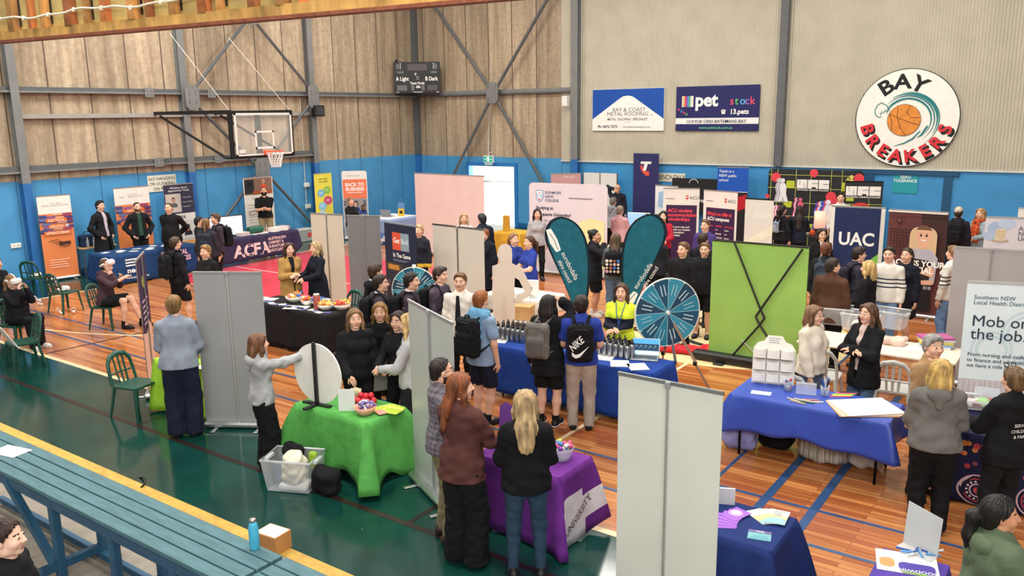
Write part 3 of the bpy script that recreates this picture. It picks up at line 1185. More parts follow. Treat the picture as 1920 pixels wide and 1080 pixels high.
    fast_mesh('body', np.concatenate(Vs), np.concatenate(Qs), [skm, EYEW, IRIS, M(lipc, rough=.5, var=0), browm, M(beard or '#2a2019', rough=.8, var=.2, vs=40)], np.concatenate(mis), root)

    # -- hair
    st, hc = hair[0], hair[1]
    long = st.split('_')[0] in ('long', 'bob', 'pony', 'braid')
    L_ = dict(long=.40, long_x=.5, long_m=.32, bob=.17, bob_s=.12).get(st, .3)
    G = Sdf((-.17, -.26, -.62 if long else -.2), (.17, .17, .19), hvox * 1.15)
    t = dict(fade=.007, buzz=.005, bald=.001).get(st, .014)
    G.ell((0, -.014, .030), (.078 + t, .094 + t, .088 + t), .01)
    if not long:
        G.ell((0, -.045, -.03), (.066 + t * .5, .056 + t, .068), .02)
    if st in ('short', 'quiff', 'curly', 'mop', 'spiky'):
        G.ell((0, .012, .082), (.072, .078, .042), .02)
    if st in ('quiff', 'mop'):
        G.ell((0, .05, .088), (.062, .046, .036), .02)
    cutk = dict(mop=.018, curly=.012, fade=-.012, buzz=-.012).get(st, .002)
    gx, gy, gz = np.meshgrid(*G.ax, indexing='ij', sparse=True)
    jag = .006 * np.sin(gx * 170 + seed) * np.sin(gz * 95 + 1.3 * seed) + .004 * np.sin(gx * 330 + gz * 210)
    G.d = np.maximum(G.d, (gy * .8 - gz * .6 - cutk + jag).astype(np.float32))
    if long:
        G.ell((0, -.05, -.02), (.083, .07, .10), .03)
        if st.startswith('long') or st.startswith('bob'):
            wv = .088 if st.startswith('long') else .092
            zb = -L_
            G.cap((0, -.062, .0), (0, -.125 if st.startswith('long') else -.09, zb * .55), .085, wv, .03, ((0, 1, 0), .5))
            G.cap((0, -.125 if st.startswith('long') else -.09, zb * .5), (0, -.158 if st.startswith('long') else -.095, zb), wv, .066, .03, ((0, 1, 0), .40))
            for q in (-1, 1):
                G.cap((q * .073, .022, .055), (q * .088, .012, -.07), .020, .024, .025)
                G.cap((q * .088, .012, -.07), (q * .095, .02 if st.startswith('long') else -.01, max(zb, -.30)), .026, .016, .03)
                G.cap((q * .05, .062, .088), (q * .078, .03, .03), .017, .018, .02)
        if st in ('pony', 'pony_h'):
            zt = .05 if st == 'pony_h' else .0
            G.cap((0, -.10, zt + .02), (0, -.155, zt - .03), .030, .036, .02)
            G.cap((0, -.155, zt - .03), (0, -.165, zt - .16), .038, .036, .03)
            G.cap((0, -.165, zt - .16), (0, -.15, zt - .34), .036, .012, .03)
            G.keep((0, .8, -.6), .004)
        if st == 'braid':
            for i in range(9):
                G.ell((0, -.125 - .004 * i, -.06 - .035 * i), (.026 - .0015 * i, .02, .026), .012)
            G.keep((0, .8, -.6), .004)
    if st == 'bun':
        G.ell((0, -.105, .07), .042, .012)
    # face opening
    G.ell((0, .085, -.03), (.060, .075, .098), .014, sub=True)
    if not long:
        G.ell((0, .07, -.08), (.11, .07, .10), .01, sub=True)
    gx, gy, gz = np.meshgrid(*G.ax, indexing='ij', sparse=True)
    ang = np.arctan2(gx, -(gy + .01))
    if st in ('curly', 'mop'):
        G.d += (.006 * np.sin(gx * 130 + 2 * np.sin(gz * 90)) * np.sin(gy * 120 + 1.7 * np.sin(gx * 80)) * np.cos(gz * 110)).astype(np.float32)
    else:
        G.d += (.0032 * np.sin(ang * 21 + 3 * np.sin(gz * 16 + seed)) + .0018 * np.sin(ang * 47 + gz * 22) + (0 if long else .003) * np.sin(gx * 150 + 40 * gy) * np.sin(gy * 120 + seed)).astype(np.float32)
    if st != 'bald':
        V, Q = G.mesh()
        if len(Q):
            V = (V * hs) @ HR.T + headc
            hm = HAIR(hc) if len(hair) < 3 else HAIR(hc)
            fast_mesh('hair', V, Q, [hm], None, root)
    if len(hair) > 2 and hair[2] == 'beanie':
        B = Sdf((-.13, -.15, -.05), (.13, .14, .2), hvox)
        B.ell((0, -.012, .036), (.092, .110, .108), .01)
        B.keep((0, .35, -.94), -.028)
        B.cap((-.05, .09, .045), (.05, .09, .045), .012, .012, .02)
        V, Q = B.mesh()
        fast_mesh('beanie', (V * hs) @ HR.T + headc, Q, [CLOTH(hair[3], bump=.8, bs=200)], None, root)
    if glasses:
        gm = MB(); gmat = PLASTIC(glasses, .3)
        for q in (-1, 1):
            gm.tube([(q * .031 + .021 * math.cos(a_), .104, .008 + .017 * math.sin(a_)) for a_ in np.linspace(0, 2 * PI, 13)[:-1]], .0022, gmat, 5, closed=True)
            gm.tube([(q * .052, .102, .012), (q * .078, .07, .012), (q * .082, .0, .008)], .002, gmat, 5)
        gm.tube([(-.011, .104, .01), (0, .107, .012), (.011, .104, .01)], .002, gmat, 5)
        gm.v = [(v * hs) @ HR.T + headc for v in gm.v]
        gm.build('glasses', root)

    # -- bottom garment
    bt, bc = bottom[0], bottom[1]
    bmat = CLOTH(bc)
    B = Sdf(np.minimum(lo, -.05), np.array([hi[0], hi[1], (1.08 if sit is None else hz + .16) * s + .05]), vox)
    B.cap(T(-.055 * bw, -.005, .90), T(.055 * bw, -.005, .90), .116 * s * bw + .006, .116 * s * bw + .006, .05, ((0, 1, 0), .70))
    B.cap(T(0, .0, .93), T(0, .008, 1.03), .144 * s * bw + .002, .128 * s * bw + .002, .05, ((0, 1, 0), .70))
    lw = .55 + .45 * w
    for (hp_, kn_, an_) in ((hipR, knR, ankR), (hipL, knL, ankL)):
        if bt in ('trousers', 'jeans', 'track'):
            o = .02 if bt == 'track' else .011
            B.cap(hp_, kn_, .087 * s * lw + o, .060 * s * lw + o, .03)
            B.cap(kn_, an_ + np.array([0, .0, -.02]), .060 * s * lw + o, .047 * s + o, .03)
        elif bt == 'slim':
            B.cap(hp_, kn_, .086 * s * lw + .006, .056 * s * lw + .006, .03)
            B.cap(kn_, an_ + np.array([0, 0, -.01]), .058 * s * lw + .006, .040 * s + .005, .03)
        elif bt == 'wide':
            B.cap(hp_, kn_, .093 * s * lw + .014, .092 * s * lw + .01, .03)
            B.cap(kn_, an_ + np.array([0, .02, -.045]) * s, .092 * s * lw + .01, .098 * s + .012, .02)
        elif bt == 'shorts':
            e = kn_ * .86 + hp_ * .14
            B.cap(hp_, e, .092 * s * lw + .014, .082 * s * lw + .016, .03)
    if bt == 'skirt':
        B.cap((0, 0, .9 * s), (0, .01, .52 * s), .16 * s * bw, .19 * s * bw, .04, ((0, 1, 0), .75))
    if bt == 'shorts' and sit is None:
        B.keep((0, 0, -1), -.50 * s)
    elif bt == 'skirt':
        B.keep((0, 0, -1), -.52 * s)
    elif bt == 'shorts':
        B.keep((0, 1, 0), .37 * s)
    else:
        B.keep((0, 0, -1), -.035 * s)
    nrm = Rl @ np.array([0, 0, 1.0])
    B.keep(nrm, float(T(0, 0, 1.06) @ nrm))
    B.wrinkle(.0045 if bt != 'slim' else .003, 38, seed)
    V, Q = B.mesh()
    nm = dict(trousers='trousers', jeans='jeans', track='track_pants', slim='jeans', wide='wide_trousers', shorts='shorts', skirt='skirt')[bt]
    fast_mesh(nm, V, Q, [bmat], None, root)

    # -- shoes
    for (an_, q) in ((ankR, 1), (ankL, -1)):
        tx = .12 * q
        Dx = np.array([math.sin(tx), math.cos(tx), 0]); 
        c0 = np.array([an_[0], an_[1], 0])
        Z = Sdf(c0 - np.array([.1, .13, .02]), c0 + np.array([.12, .24, .16]), .0085 if dist < 13 else .012)
        heel = c0 - Dx * .035 * s + np.array([0, 0, .045 * s]); ball_ = c0 + Dx * .115 * s + np.array([0, 0, .035 * s]); toe = c0 + Dx * .165 * s + np.array([0, 0, .03 * s])
        Z.cap(heel, ball_, .042 * s, .046 * s, .02); Z.cap(ball_, toe, .045 * s, .034 * s, .02)
        Z.cap(c0 + np.array([0, -.015, .05]) * s, c0 + np.array([0, -.012, .095]) * s, .042 * s, .040 * s, .02)
        Z.keep((0, 0, 1), .105 * s if (bare_leg or sole) else .12 * s)
        U = Sdf(c0 - np.array([.1, .13, .02]), c0 + np.array([.12, .24, .06]), .0085 if dist < 13 else .012)
        U.d = Z.d[:, :, :U.d.shape[2]].copy() - .005
        Z.keep((0, 0, -1), -.022 * s)
        V, Q = Z.mesh()
        so = fast_mesh('shoe', V, Q, [M(shoe, rough=.5, var=.08)], None, root)
        U.keep((0, 0, 1), .026 * s); U.keep((0, 0, -1), -.001)
        V, Q = U.mesh()
        if len(Q):
            fast_mesh('sole', V, Q, [M(sole or '#15151 6'.replace(' ', ''), rough=.6, var=.05)], None, so)
        if bare_leg or sole == '#f2f2f2':
            k_ = MB(); k_.tube([an_ + np.array([0, -.008, -.01]), an_ + np.array([0, -.008, .07])], np.array([.046, .050]) * s, CLOTH('#16171a' if sole != '#eeeeec' else '#e8e6e0'), 10)
            k_.build('sock', root)

    # -- top garment
    def garment(nm, colr, o, hemz, slv, cut=None, neck=1.45, sd=0):
        g = Sdf(lo - .03, hi + .03, vox)
        torso(g, o)
        if hemz < .93:
            fl = max(0, .84 - hemz)
            g.cap(T(0, 0, .97), T(0, .0, hemz - .04), .160 * s * bw + o, (.178 + .10 * fl) * s * bw + o, .05, ((0, 1, 0), min(1, .80 + .3 * fl)))
        for ar in arms:
            if slv == 'long':
                arm(g, ar, o + .003, t1=.965)
            elif slv == '34':
                arm(g, ar, o + .003, t1=.72)
            elif slv == 'short':
                s_, sh, el, wr = ar
                g.cap(sh, sh + (el - sh) * .62, .049 * s + o, .053 * s + o + .004, .03)
        g.wrinkle(.006 if dist < 13 else .004, 30, seed + sd)
        g.keep(-nrm, float(-T(0, 0, hemz) @ nrm))
        # neckline
        nk = T(0, .012, neck)
        g.ell(nk + np.array([0, .01, .035]) * s, np.array([.062, .068, .05]) * s, .01, sub=True)
        if cut:
            cw = cut
            a0, a1 = T(0, .12, hemz - .1), T(0, .12, 1.20)
            g.cap(a0, a1, cw * s, cw * s * .8, .01, ((0, 1, 0), 1.6), sub=True)
            g.cap(a1, T(0, .1, 1.45), cw * s * .8, .05 * s, .01, ((0, 1, 0), 1.6), sub=True)
        V, Q = g.mesh()
        return fast_mesh(nm, V, Q, [CLOTH(colr) if isinstance(colr, str) else colr], None, root)

    o = .014 + loose
    if inner:
        garment('shirt', inner[0], .004, .90, 'none' if sleeve != 'short' else 'short', neck=1.46)
        main = garment(inner[2] if len(inner) > 2 else 'jacket', top, o + .006, hem, sleeve, cut=inner[1], sd=3)
    else:
        nmt = vest or ('hoodie' if hood else ('shirt' if sleeve == 'short' or collar else 'jumper'))
        main = garment(nmt, top, o, hem, sleeve)
    if hood:
        g = Sdf(T(0, 0, 1.4) - .25, T(0, 0, 1.4) + .25, vox)
        g.cap(T(-.075, -.02, 1.43), T(-.05, -.105, 1.40), .034 * s, .042 * s, .03)
        g.cap(T(.075, -.02, 1.43), T(.05, -.105, 1.40), .034 * s, .042 * s, .03)
        g.cap(T(-.06, -.10, 1.40), T(.06, -.10, 1.40), .043 * s, .043 * s, .03)
        g.cap(T(0, -.115, 1.40), T(0, -.135, 1.30), .065 * s, .035 * s, .04, ((0, 1, 0), .6))
        g.cap(T(-.07, .03, 1.425), T(-.03, .075, 1.40), .024 * s, .018 * s, .03)
        g.cap(T(.07, .03, 1.425), T(.03, .075, 1.40), .024 * s, .018 * s, .03)
        V, Q = g.mesh()
        fast_mesh('hood', V, Q, [CLOTH(top) if isinstance(top, str) else top], None, main)
    if collar:
        m = MB()
        pts = [T(.062 * math.sin(a_), -.01 + .058 * math.cos(a_), 1.452 - .02 * math.cos(a_)) for a_ in np.linspace(.25, 2 * PI - .25, 18)]
        m.tube(pts, .016 * s, CLOTH(collar), 8, flat=1.2)
        m.build('collar', main)
    if scarf:
        g = Sdf(T(0, 0, 1.25) - .4, T(0, 0, 1.35) + .3, vox)
        for i in range(10):
            a0, a1 = 2 * PI * i / 10, 2 * PI * (i + 1) / 10
            g.cap(T(.085 * math.sin(a0), .09 * math.cos(a0), 1.45 - .02 * math.cos(a0)), T(.085 * math.sin(a1), .09 * math.cos(a1), 1.45 - .02 * math.cos(a1)), .036 * s, .036 * s, .02)
        if scarf[1] == 'long':
            g.cap(T(.05, .13, 1.42), T(.07, .18, .98), .05 * s, .06 * s, .02, ((0, 1, 0), .4))
            g.cap(T(-.05, .13, 1.42), T(-.06, .17, 1.0), .05 * s, .06 * s, .02, ((0, 1, 0), .4))
        else:
            g.cap(T(-.1, -.04, 1.43), T(.1, -.04, 1.43), .06 * s, .06 * s, .04)
            g.cap(T(0, -.10, 1.42), T(.03, -.14, 1.2), .1 * s, .12 * s, .04, ((0, 1, 0), .35))
        g.wrinkle(.006, 40, seed)
        V, Q = g.mesh()
        fast_mesh('scarf', V, Q, [scarf[0]], None, root)
    root['_s'] = s
    info = dict(root=root, pos=pos, rz=rz, s=s, T=T, arms=arms, headc=headc, HR=HR, fv=fv, main=main, dist=dist, shw=shw, hs=hs)
    R3 = rotz(rz)
    info['world'] = lambda p: R3 @ np.asarray(p, float) + pos
    info['R3'] = R3
    return info


def backpack(p, label, col='#17181c', panel=None, deco=None, size=1.0, group=None, dz=0.0, side=0.0):
    """a school backpack worn on the back of figure p"""
    s = p['s'] * size; T = p['T']
    root = thing('backpack', label, 'backpack', tuple(p['world']((0, 0, 0))), p['rz'], group)
    c = T(side, -.215, 1.17 + dz)
    vox = .011 if p['dist'] < 11 else .016
    g = Sdf(c - .4, c + .4, vox)
    g.boxr(c, np.array([.155, .075, .225]) * s, .06 * s, .03)
    g.boxr(c + np.array([0, -.065, -.07]) * s, np.array([.125, .045, .13]) * s, .04 * s, .012)
    g.wrinkle(.004, 34, 3)
    V, Q = g.mesh()
    b = fast_mesh('bag_body', V, Q, [CLOTH(col, bump=.4)], None, root)
    m = MB(); sm = CLOTH(col)
    for q in (-1, 1):
        sh = T(q * p['shw'] * .52, -.01, 1.455)
        pts = [c + np.array([q * .07, .06, .19]) * s, sh + np.array([0, -.05, .005]), sh + np.array([0, .03, .0]), T(q * p['shw'] * .62, .105, 1.33), T(q * .15, .10, 1.17), T(q * .165, .0, 1.08), c + np.array([q * .12, .05, -.17]) * s]
        mm = MB(); mm.tube(pts, .024 * s, sm, 8, flat=.4); mm.build('strap', root)
    mm = MB(); mm.tube([c + np.array([x, -.01, z]) * s for x, z in ((-.04, .22), (-.03, .255), (.03, .255), (.04, .22))], .009 * s, sm, 6); mm.build('handle', root)
    if panel:
        g = Sdf(c - .35, c + .35, vox)
        g.boxr(c + np.array([0, -.1, -.085]) * s, np.array([.105, .022, .10]) * s, .02 * s, .01)
        V, Q = g.mesh(); fast_mesh('front_pocket', V, Q, [CLOTH(panel)], None, root)
    zp = MB(); zp.tube([c + np.array([x, -.079, z]) * s for x, z in ((-.13, .02), (-.125, .12), (-.07, .185), (.07, .185), (.125, .12), (.13, .02))], .005 * s, PLASTIC('#0c0c0e' if not panel else '#55565a'), 5); zp.build('zip', b)
    if deco:
        deco(root, c, s, b)
    return root


def held(p, mbuild, name, label, cat, off, group=None):
    """a thing held at a point of figure p's own frame"""
    o = mbuild
    return o
# ------------------------------------------------------------------ furniture
ALU = METAL('#b9bcbd', .3)
BLK = PLASTIC('#16171a', .45)
WHT = PLASTIC('#e9e7e2', .4)


def table(label, x0, x1, y0, y1, z=.735, top='#d8cdb8', leg='#3c3d40', group=None, legw=.03):
    t = thing('folding_table', label, 'table', ((x0 + x1) / 2, (y0 + y1) / 2, 0), 0, group)
    a, b = (x1 - x0) / 2, (y1 - y0) / 2
    m = MB(); m.box(-a, a, -b, b, z - .03, z, M(top, rough=.5, var=.05), .006); m.build('tabletop', t)
    for sx in (-1, 1):
        for sy in (-1, 1):
            m = MB(); m.tube([(sx * (a - .10), sy * (b - .06), 0), (sx * (a - .10), sy * (b - .06), z - .03)], legw / 2, METAL(leg, .4), 8)
            m.build('leg', t)
    return t


def cloth(label, x0, x1, y0, y1, z, mat, drops, amp=.022, flare=.05, folds=9, seed=0, group=None, corner=.06, name='tablecloth', prints=None, ragged=0.0, panels=None):
    """cloth over a table; drops = hanging length (front -Y, right +X, back +Y, left -X); prints(mb, map) adds lettering that follows the folds"""
    r = np.random.RandomState(seed)
    cx, cy = (x0 + x1) / 2, (y0 + y1) / 2
    e = .012
    A, B_ = (x1 - x0) / 2 + e, (y1 - y0) / 2 + e
    sides = [((-A, -B_), (A, -B_), drops[0]), ((A, -B_), (A, B_), drops[1]), ((A, B_), (-A, B_), drops[2]), ((-A, B_), (-A, -B_), drops[3])]
    ph = r.uniform(0, 6, 8)
    per = []                                    # perimeter samples: (x, y, nx, ny, drop, s)
    s0 = 0.0
    for i, (p, q, dr) in enumerate(sides):
        p = np.array(p); q = np.array(q); L = np.linalg.norm(q - p); d = (q - p) / L; n = np.array([d[1], -d[0]])
        dn = sides[(i + 1) % 4][2]; dp = sides[(i - 1) % 4][2]
        N = max(6, int(L / .045))
        for k in range(N + 1):
            t = k / N
            c0 = max(0, 1 - t * L / .13); c1 = max(0, 1 - (1 - t) * L / .13)
            drr = dr + (dp - dr) * .5 * c0 ** 2 + (dn - dr) * .5 * c1 ** 2
            per.append((p + d * L * t, n, drr, s0 + L * t, c0, c1, d, i, t * L))
        s0 += L
    LV = 9
    V = []
    zt = z + .006
    for (xy, n, dr, sarc, c0, c1, d, i, tl) in per:
        w = np.sin(sarc * folds + ph[0] + .8 * np.sin(sarc * folds * .43 + ph[1])) * .6 + .4 * np.sin(sarc * folds * 2.1 + ph[2])
        rg = ragged * np.sin(sarc * 5 + ph[3]) * .5 + ragged * .5 * np.sin(sarc * 11 + ph[4])
        for l in range(LV + 1):
            t = l / LV
            out = flare * t ** .8 * max(.0, 1) + amp * w * t ** .7 + corner * (c0 ** 2 + c1 ** 2) * t ** .8
            side_ = (-c0 ** 2 + c1 ** 2) * corner * .8 * t ** .8
            q = xy + n * out + d * side_
            zz = zt - (dr + rg) * t - (.004 if l else 0)
            V.append((q[0], q[1], max(.006, zz)))
    P_ = len(per)
    f = []
    for i in range(P_):
        j = (i + 1) % P_
        for l in range(LV):
            f.append((i * (LV + 1) + l, i * (LV + 1) + l + 1, j * (LV + 1) + l + 1, j * (LV + 1) + l))
    top = [i * (LV + 1) for i in range(P_)]
    m = MB()
    n0 = len(m.f)
    m.add(V, f, mat, True)
    if panels:
        for q, fc in enumerate(f):
            i = q // LV
            pm_ = panels(per[i][7], per[i][8], (q % LV) / LV)
            if pm_:
                m.m[n0 + q] = m.mi(pm_)
    m.add(np.array(V)[top], [tuple(range(P_))], mat)
    o = m.build(name, None, (cx, cy, 0))
    tag(o, label, 'tablecloth', group)
    o.modifiers.new('solid', 'SOLIDIFY').thickness = .003

    if prints:
        def mapf_side(i):
            idx = [k for k in range(P_) if per[k][7] == i]
            tl = np.array([per[k][8] for k in idx])
            n = per[idx[0]][1]

            def mp(a, b, lift):
                """a along the side from its start, b = height above the hem of the top edge (negative down)"""
                k = int(np.clip(np.searchsorted(tl, a) - 1, 0, len(tl) - 2))
                u = (a - tl[k]) / (tl[k + 1] - tl[k])
                dr = max(.05, per[idx[k]][2]); tt = np.clip(-b / dr, 0, 1) * LV
                l = int(min(LV - 1, tt)); v = tt - l
                q = [np.array(V[idx[k + du] * (LV + 1) + l + dv]) for du in (0, 1) for dv in (0, 1)]
                return (q[0] * (1 - v) + q[1] * v) * (1 - u) + (q[2] * (1 - v) + q[3] * v) * u + np.array([n[0], n[1], 0]) * (lift + .003)
            return mp
        pm = MB()
        prints(pm, mapf_side)
        pm.build('print', o)
    return o


def quadmap(m, mp, a0, b0, a1, b1, mat, n=14):
    """a rectangle printed on cloth, cut fine enough to follow the folds"""
    m.lay += 1; z = .0012 + .0007 * m.lay
    V = []; f = []
    for i in range(n + 1):
        for j in range(7):
            V.append(mp(a0 + (a1 - a0) * i / n, b0 + (b1 - b0) * j / 6, z))
    for i in range(n):
        for j in range(6):
            f.append((i * 7 + j, (i + 1) * 7 + j, (i + 1) * 7 + j + 1, i * 7 + j + 1))
    m.add(V, f, mat, True)


def rollup(label, A, B, h=2.0, panel='#d9d4c8', back=False, art=None, base=True, name='pull_up_banner', group=None, feet=True, rough=.5, rounded=0.0, pole='#c9cbca', lean=0.0, z0=.08, rail='#c3c5c6', cat='banner', backart=None, double=False):
    """free-standing banner from A to B (plan points, left to right as the photo sees it)"""
    A = np.array(A[:2], float); B = np.array(B[:2], float)
    w = np.linalg.norm(B - A); u = (B - A) / w
    c = (A + B) / 2
    rz = math.atan2(u[1], u[0])
    t = thing(name, label, cat, (c[0], c[1], 0), rz, group)
    fr = Fr((-w / 2, 0, 0), (1, 0, 0), (0, lean, 1))
    fr.n = np.array([0, -1, 0.0])
    pm = M(panel, rough=rough, var=.03, vs=2, bump=.03, bs=6, spec=.4)
    m = MB()
    if rounded:
        m.prism(rrect(0, z0, w, h, rounded, 6), fr, -.02, 0, pm)
    else:
        m.prism([(0, z0), (w, z0), (w, h), (0, h)], fr, -.004, 0, pm)
    p = m.build('panel', t)
    if art:
        m = MB(); art(m, fr, w, h); m.build('print', p)
    if rail and not rounded:
        m = MB(); m.prism([(-.004, h - .012), (w + .004, h - .012), (w + .004, h + .014), (-.004, h + .014)], fr, -.012, .008, METAL(rail, .35)); m.build('top_rail', t)
    if base:
        m = MB()
        m.obox((0, 0, .05), (w + .04, .16, .075), np.eye(3), METAL('#c4c6c6', .35), .025); m.build('base', t)
        if feet:
            for sx in (-1, 1):
                m = MB(); m.obox((sx * w * .32, .0, .010), (.05, .42, .014), np.eye(3), METAL('#d5d6d4', .4), .005); m.build('foot', t)
    if back and pole:
        m = MB(); m.tube([fr.p(w / 2, z0, .014), fr.p(w / 2, h, .014)], .010, METAL(pole, .35), 8); m.build('pole', t)
        m = MB(); m.obox(fr.p(w / 2, h - .01, .016), (.04, .03, .05), np.eye(3), PLASTIC('#8d9093'), .006); m.build('hook', t)
    elif base:
        m = MB(); m.tube([fr.p(w / 2, z0, -.02), fr.p(w / 2, h, -.02)], .010, METAL('#b9bbbb', .35), 8); m.build('pole', t)
    return t


def portrait(m, fr, cx, cy, s, skin, hair, top, long=False, beard=False):
    """a printed head-and-shoulders picture of an anonymous person"""
    m.flat([(cx - .9 * s, cy - 1.55 * s), (cx + .9 * s, cy - 1.55 * s), (cx + .8 * s, cy - .85 * s), (cx + .3 * s, cy - .55 * s), (cx - .3 * s, cy - .55 * s), (cx - .8 * s, cy - .85 * s)], fr, PRINT(top))
    if long:
        m.flat(rrect(cx - .46 * s, cy - 1.1 * s, cx + .46 * s, cy + .62 * s, .4 * s), fr, PRINT(hair))
    m.flat([(cx - .16 * s, cy - .7 * s), (cx + .16 * s, cy - .7 * s), (cx + .16 * s, cy), (cx - .16 * s, cy)], fr, PRINT(skin))
    m.disc(cx, cy + .08 * s, .42 * s, fr, PRINT(hair), 18, .54 * s)
    m.disc(cx, cy - .02 * s, .335 * s, fr, PRINT(skin), 18, .44 * s)
    m.flat([(cx + .35 * s * math.cos(a), cy + .30 * s + .30 * s * math.sin(a)) for a in np.linspace(.15, PI - .15, 9)], fr, PRINT(hair))
    if beard:
        m.disc(cx, cy - .2 * s, .31 * s, fr, PRINT(hair), 14, .27 * s, PI, 2 * PI)
    for q in (-1, 1):
        m.disc(cx + q * .13 * s, cy + .04 * s, .045 * s, fr, PRINT('#2a211c'), 8, .03 * s)
    m.disc(cx, cy - .22 * s, .11 * s, fr, PRINT('#a8574f' if beard else '#e9dfd8'), 10, .05 * s, PI, 2 * PI)


def lines(m, fr, a, b, w, n, dh, mat, hgt=.012, ragged=.25):
    """small print too fine to read in the photo: ruled lines of text"""
    for i in range(n):
        ww = w * (1 - ragged * ((i * 37) % 10) / 10)
        m.rect(a, b - i * dh, a + ww, b - i * dh + hgt, fr, mat)


# stacking resin chair: seat, slatted back, four splayed legs
def make_chair(col, label, group):
    t = thing('plastic_chair', label, 'chair', (0, 0, 0), 0, group)
    mt = M(col, rough=.38, var=.05, spec=.5)
    m = MB(); m.prism(rrect(-.22, -.21, .22, .21, .07), Fr((0, 0, .43), (1, 0, 0), (0, 1, 0)), -.028, 0, mt)
    m.build('seat', t)
    m = MB()
    pts = [(-.205, -.19, .42), (-.20, -.225, .58), (-.185, -.255, .72), (-.12, -.275, .80), (0, -.285, .825), (.12, -.275, .80), (.185, -.255, .72), (.20, -.225, .58), (.205, -.19, .42)]
    m.tube(pts, [.022, .024, .027, .034, .038, .034, .027, .024, .022], mt, 8, flat=.7)
    for x in (-.075, 0, .075):
        m.tube([(x * .9, -.195, .43), (x, -.235, .6), (x * 1.05, -.275, .79)], .017, mt, 6, flat=.5)
    m.tube([(-.195, -.225, .57), (0, -.24, .575), (.195, -.225, .57)], .014, mt, 6)
    m.build('backrest', t)
    for sx in (-1, 1):
        for sy in (-1, 1):
            m = MB()
            m.tube([(sx * .185, sy * .175, .42), (sx * .235, sy * (.215 if sy > 0 else .25), 0)], [.032, .020], mt, 8, flat=.75)
            m.build('leg', t)
    return t


CHAIRS = {}


def chair(kind, x, y, rz, label, group=None, z=0):
    cols = dict(green='#12483c', grey='#b9bab5', dark='#232528')
    if kind not in CHAIRS:
        c = make_chair(cols[kind], label, group); c.location = (x, y, z); c.rotation_euler = (0, 0, math.radians(rz)); CHAIRS[kind] = c
        return c
    c = dup(CHAIRS[kind], (x, y, z), math.radians(rz), label, group)
    if not group and 'group' in c:
        del c['group']
    return c


def sheet(name, label, x, y, z, w, d, rot, col='#efece4', cat='paper', group=None, art=None, th=.002):
    """a sheet or booklet lying flat"""
    m = MB(); m.box(-w / 2, w / 2, -d / 2, d / 2, 0, th, PAPER(col))
    o = m.build(name, None, (x, y, z + .0075), math.radians(rot))
    tag(o, label, cat, group)
    if art:
        k = MB(); fr = Fr((-w / 2, -d / 2, th), (1, 0, 0), (0, 1, 0)); art(k, fr, w, d); k.build('print', o)
    return o


def pebble_bowl(label, x, y, z, r, bowl, sweets, n, size, group, kind='wrapped_sweet', swlab='small wrapped sweet heaped in the bowl', clear=False, hgt=.09, seed=1, stretch=1.6):
    """an open bowl and the sweets heaped in it, every sweet an object of its own"""
    m = MB(); mt = clear_plastic('#dfe6ea', .3) if clear else M(bowl, rough=.3, var=.03)
    prof = [(.02, .0), (r * .55, .0), (r * .62, .008), (r * .85, hgt * .5), (r, hgt), (r * .96, hgt), (r * .82, hgt * .52), (r * .58, .014), (.001, .012)]
    m.lathe(prof, mt, n=24)
    o = m.build('bowl', None, (x, y, z + .0075)); tag(o, label, 'bowl')
    rr = np.random.RandomState(seed)
    meshes = []
    for c in sweets:
        k = MB(); k.ball((0, 0, 0), (size * stretch, size, size * .8), M(c, rough=.3, var=.05), 8)
        k.tube([(size * stretch * .8, 0, 0), (size * stretch * 1.5, 0, 0)], [size * .25, size * .7], M(c, rough=.3, var=.05), 6, flat=.3) if stretch > 1.2 else None
        meshes.append(k)
    protos = []
    for i in range(n):
        ci = rr.randint(len(sweets))
        ang = rr.uniform(0, 6.28); q = math.sqrt(rr.uniform(0, 1)) * r * .8
        zz = z + .0075 + .03 + (hgt + .02) * (1 - (q / r) ** 2) * rr.uniform(.55, 1.0) + (q / r) ** 2 * hgt * .75
        if ci < len(protos) + 0 and any(p_[0] == ci for p_ in protos):
            src = [p_[1] for p_ in protos if p_[0] == ci][0]
            c = src.copy(); COL.objects.link(c)
        else:
            c = meshes[ci].build(kind); protos.append((ci, c))
        c.location = (x + q * math.cos(ang), y + q * math.sin(ang), zz)
        c.rotation_euler = (rr.uniform(-.7, .7), rr.uniform(-.7, .7), rr.uniform(0, 6.28))
        tag(c, swlab, 'sweet', group)
    return o


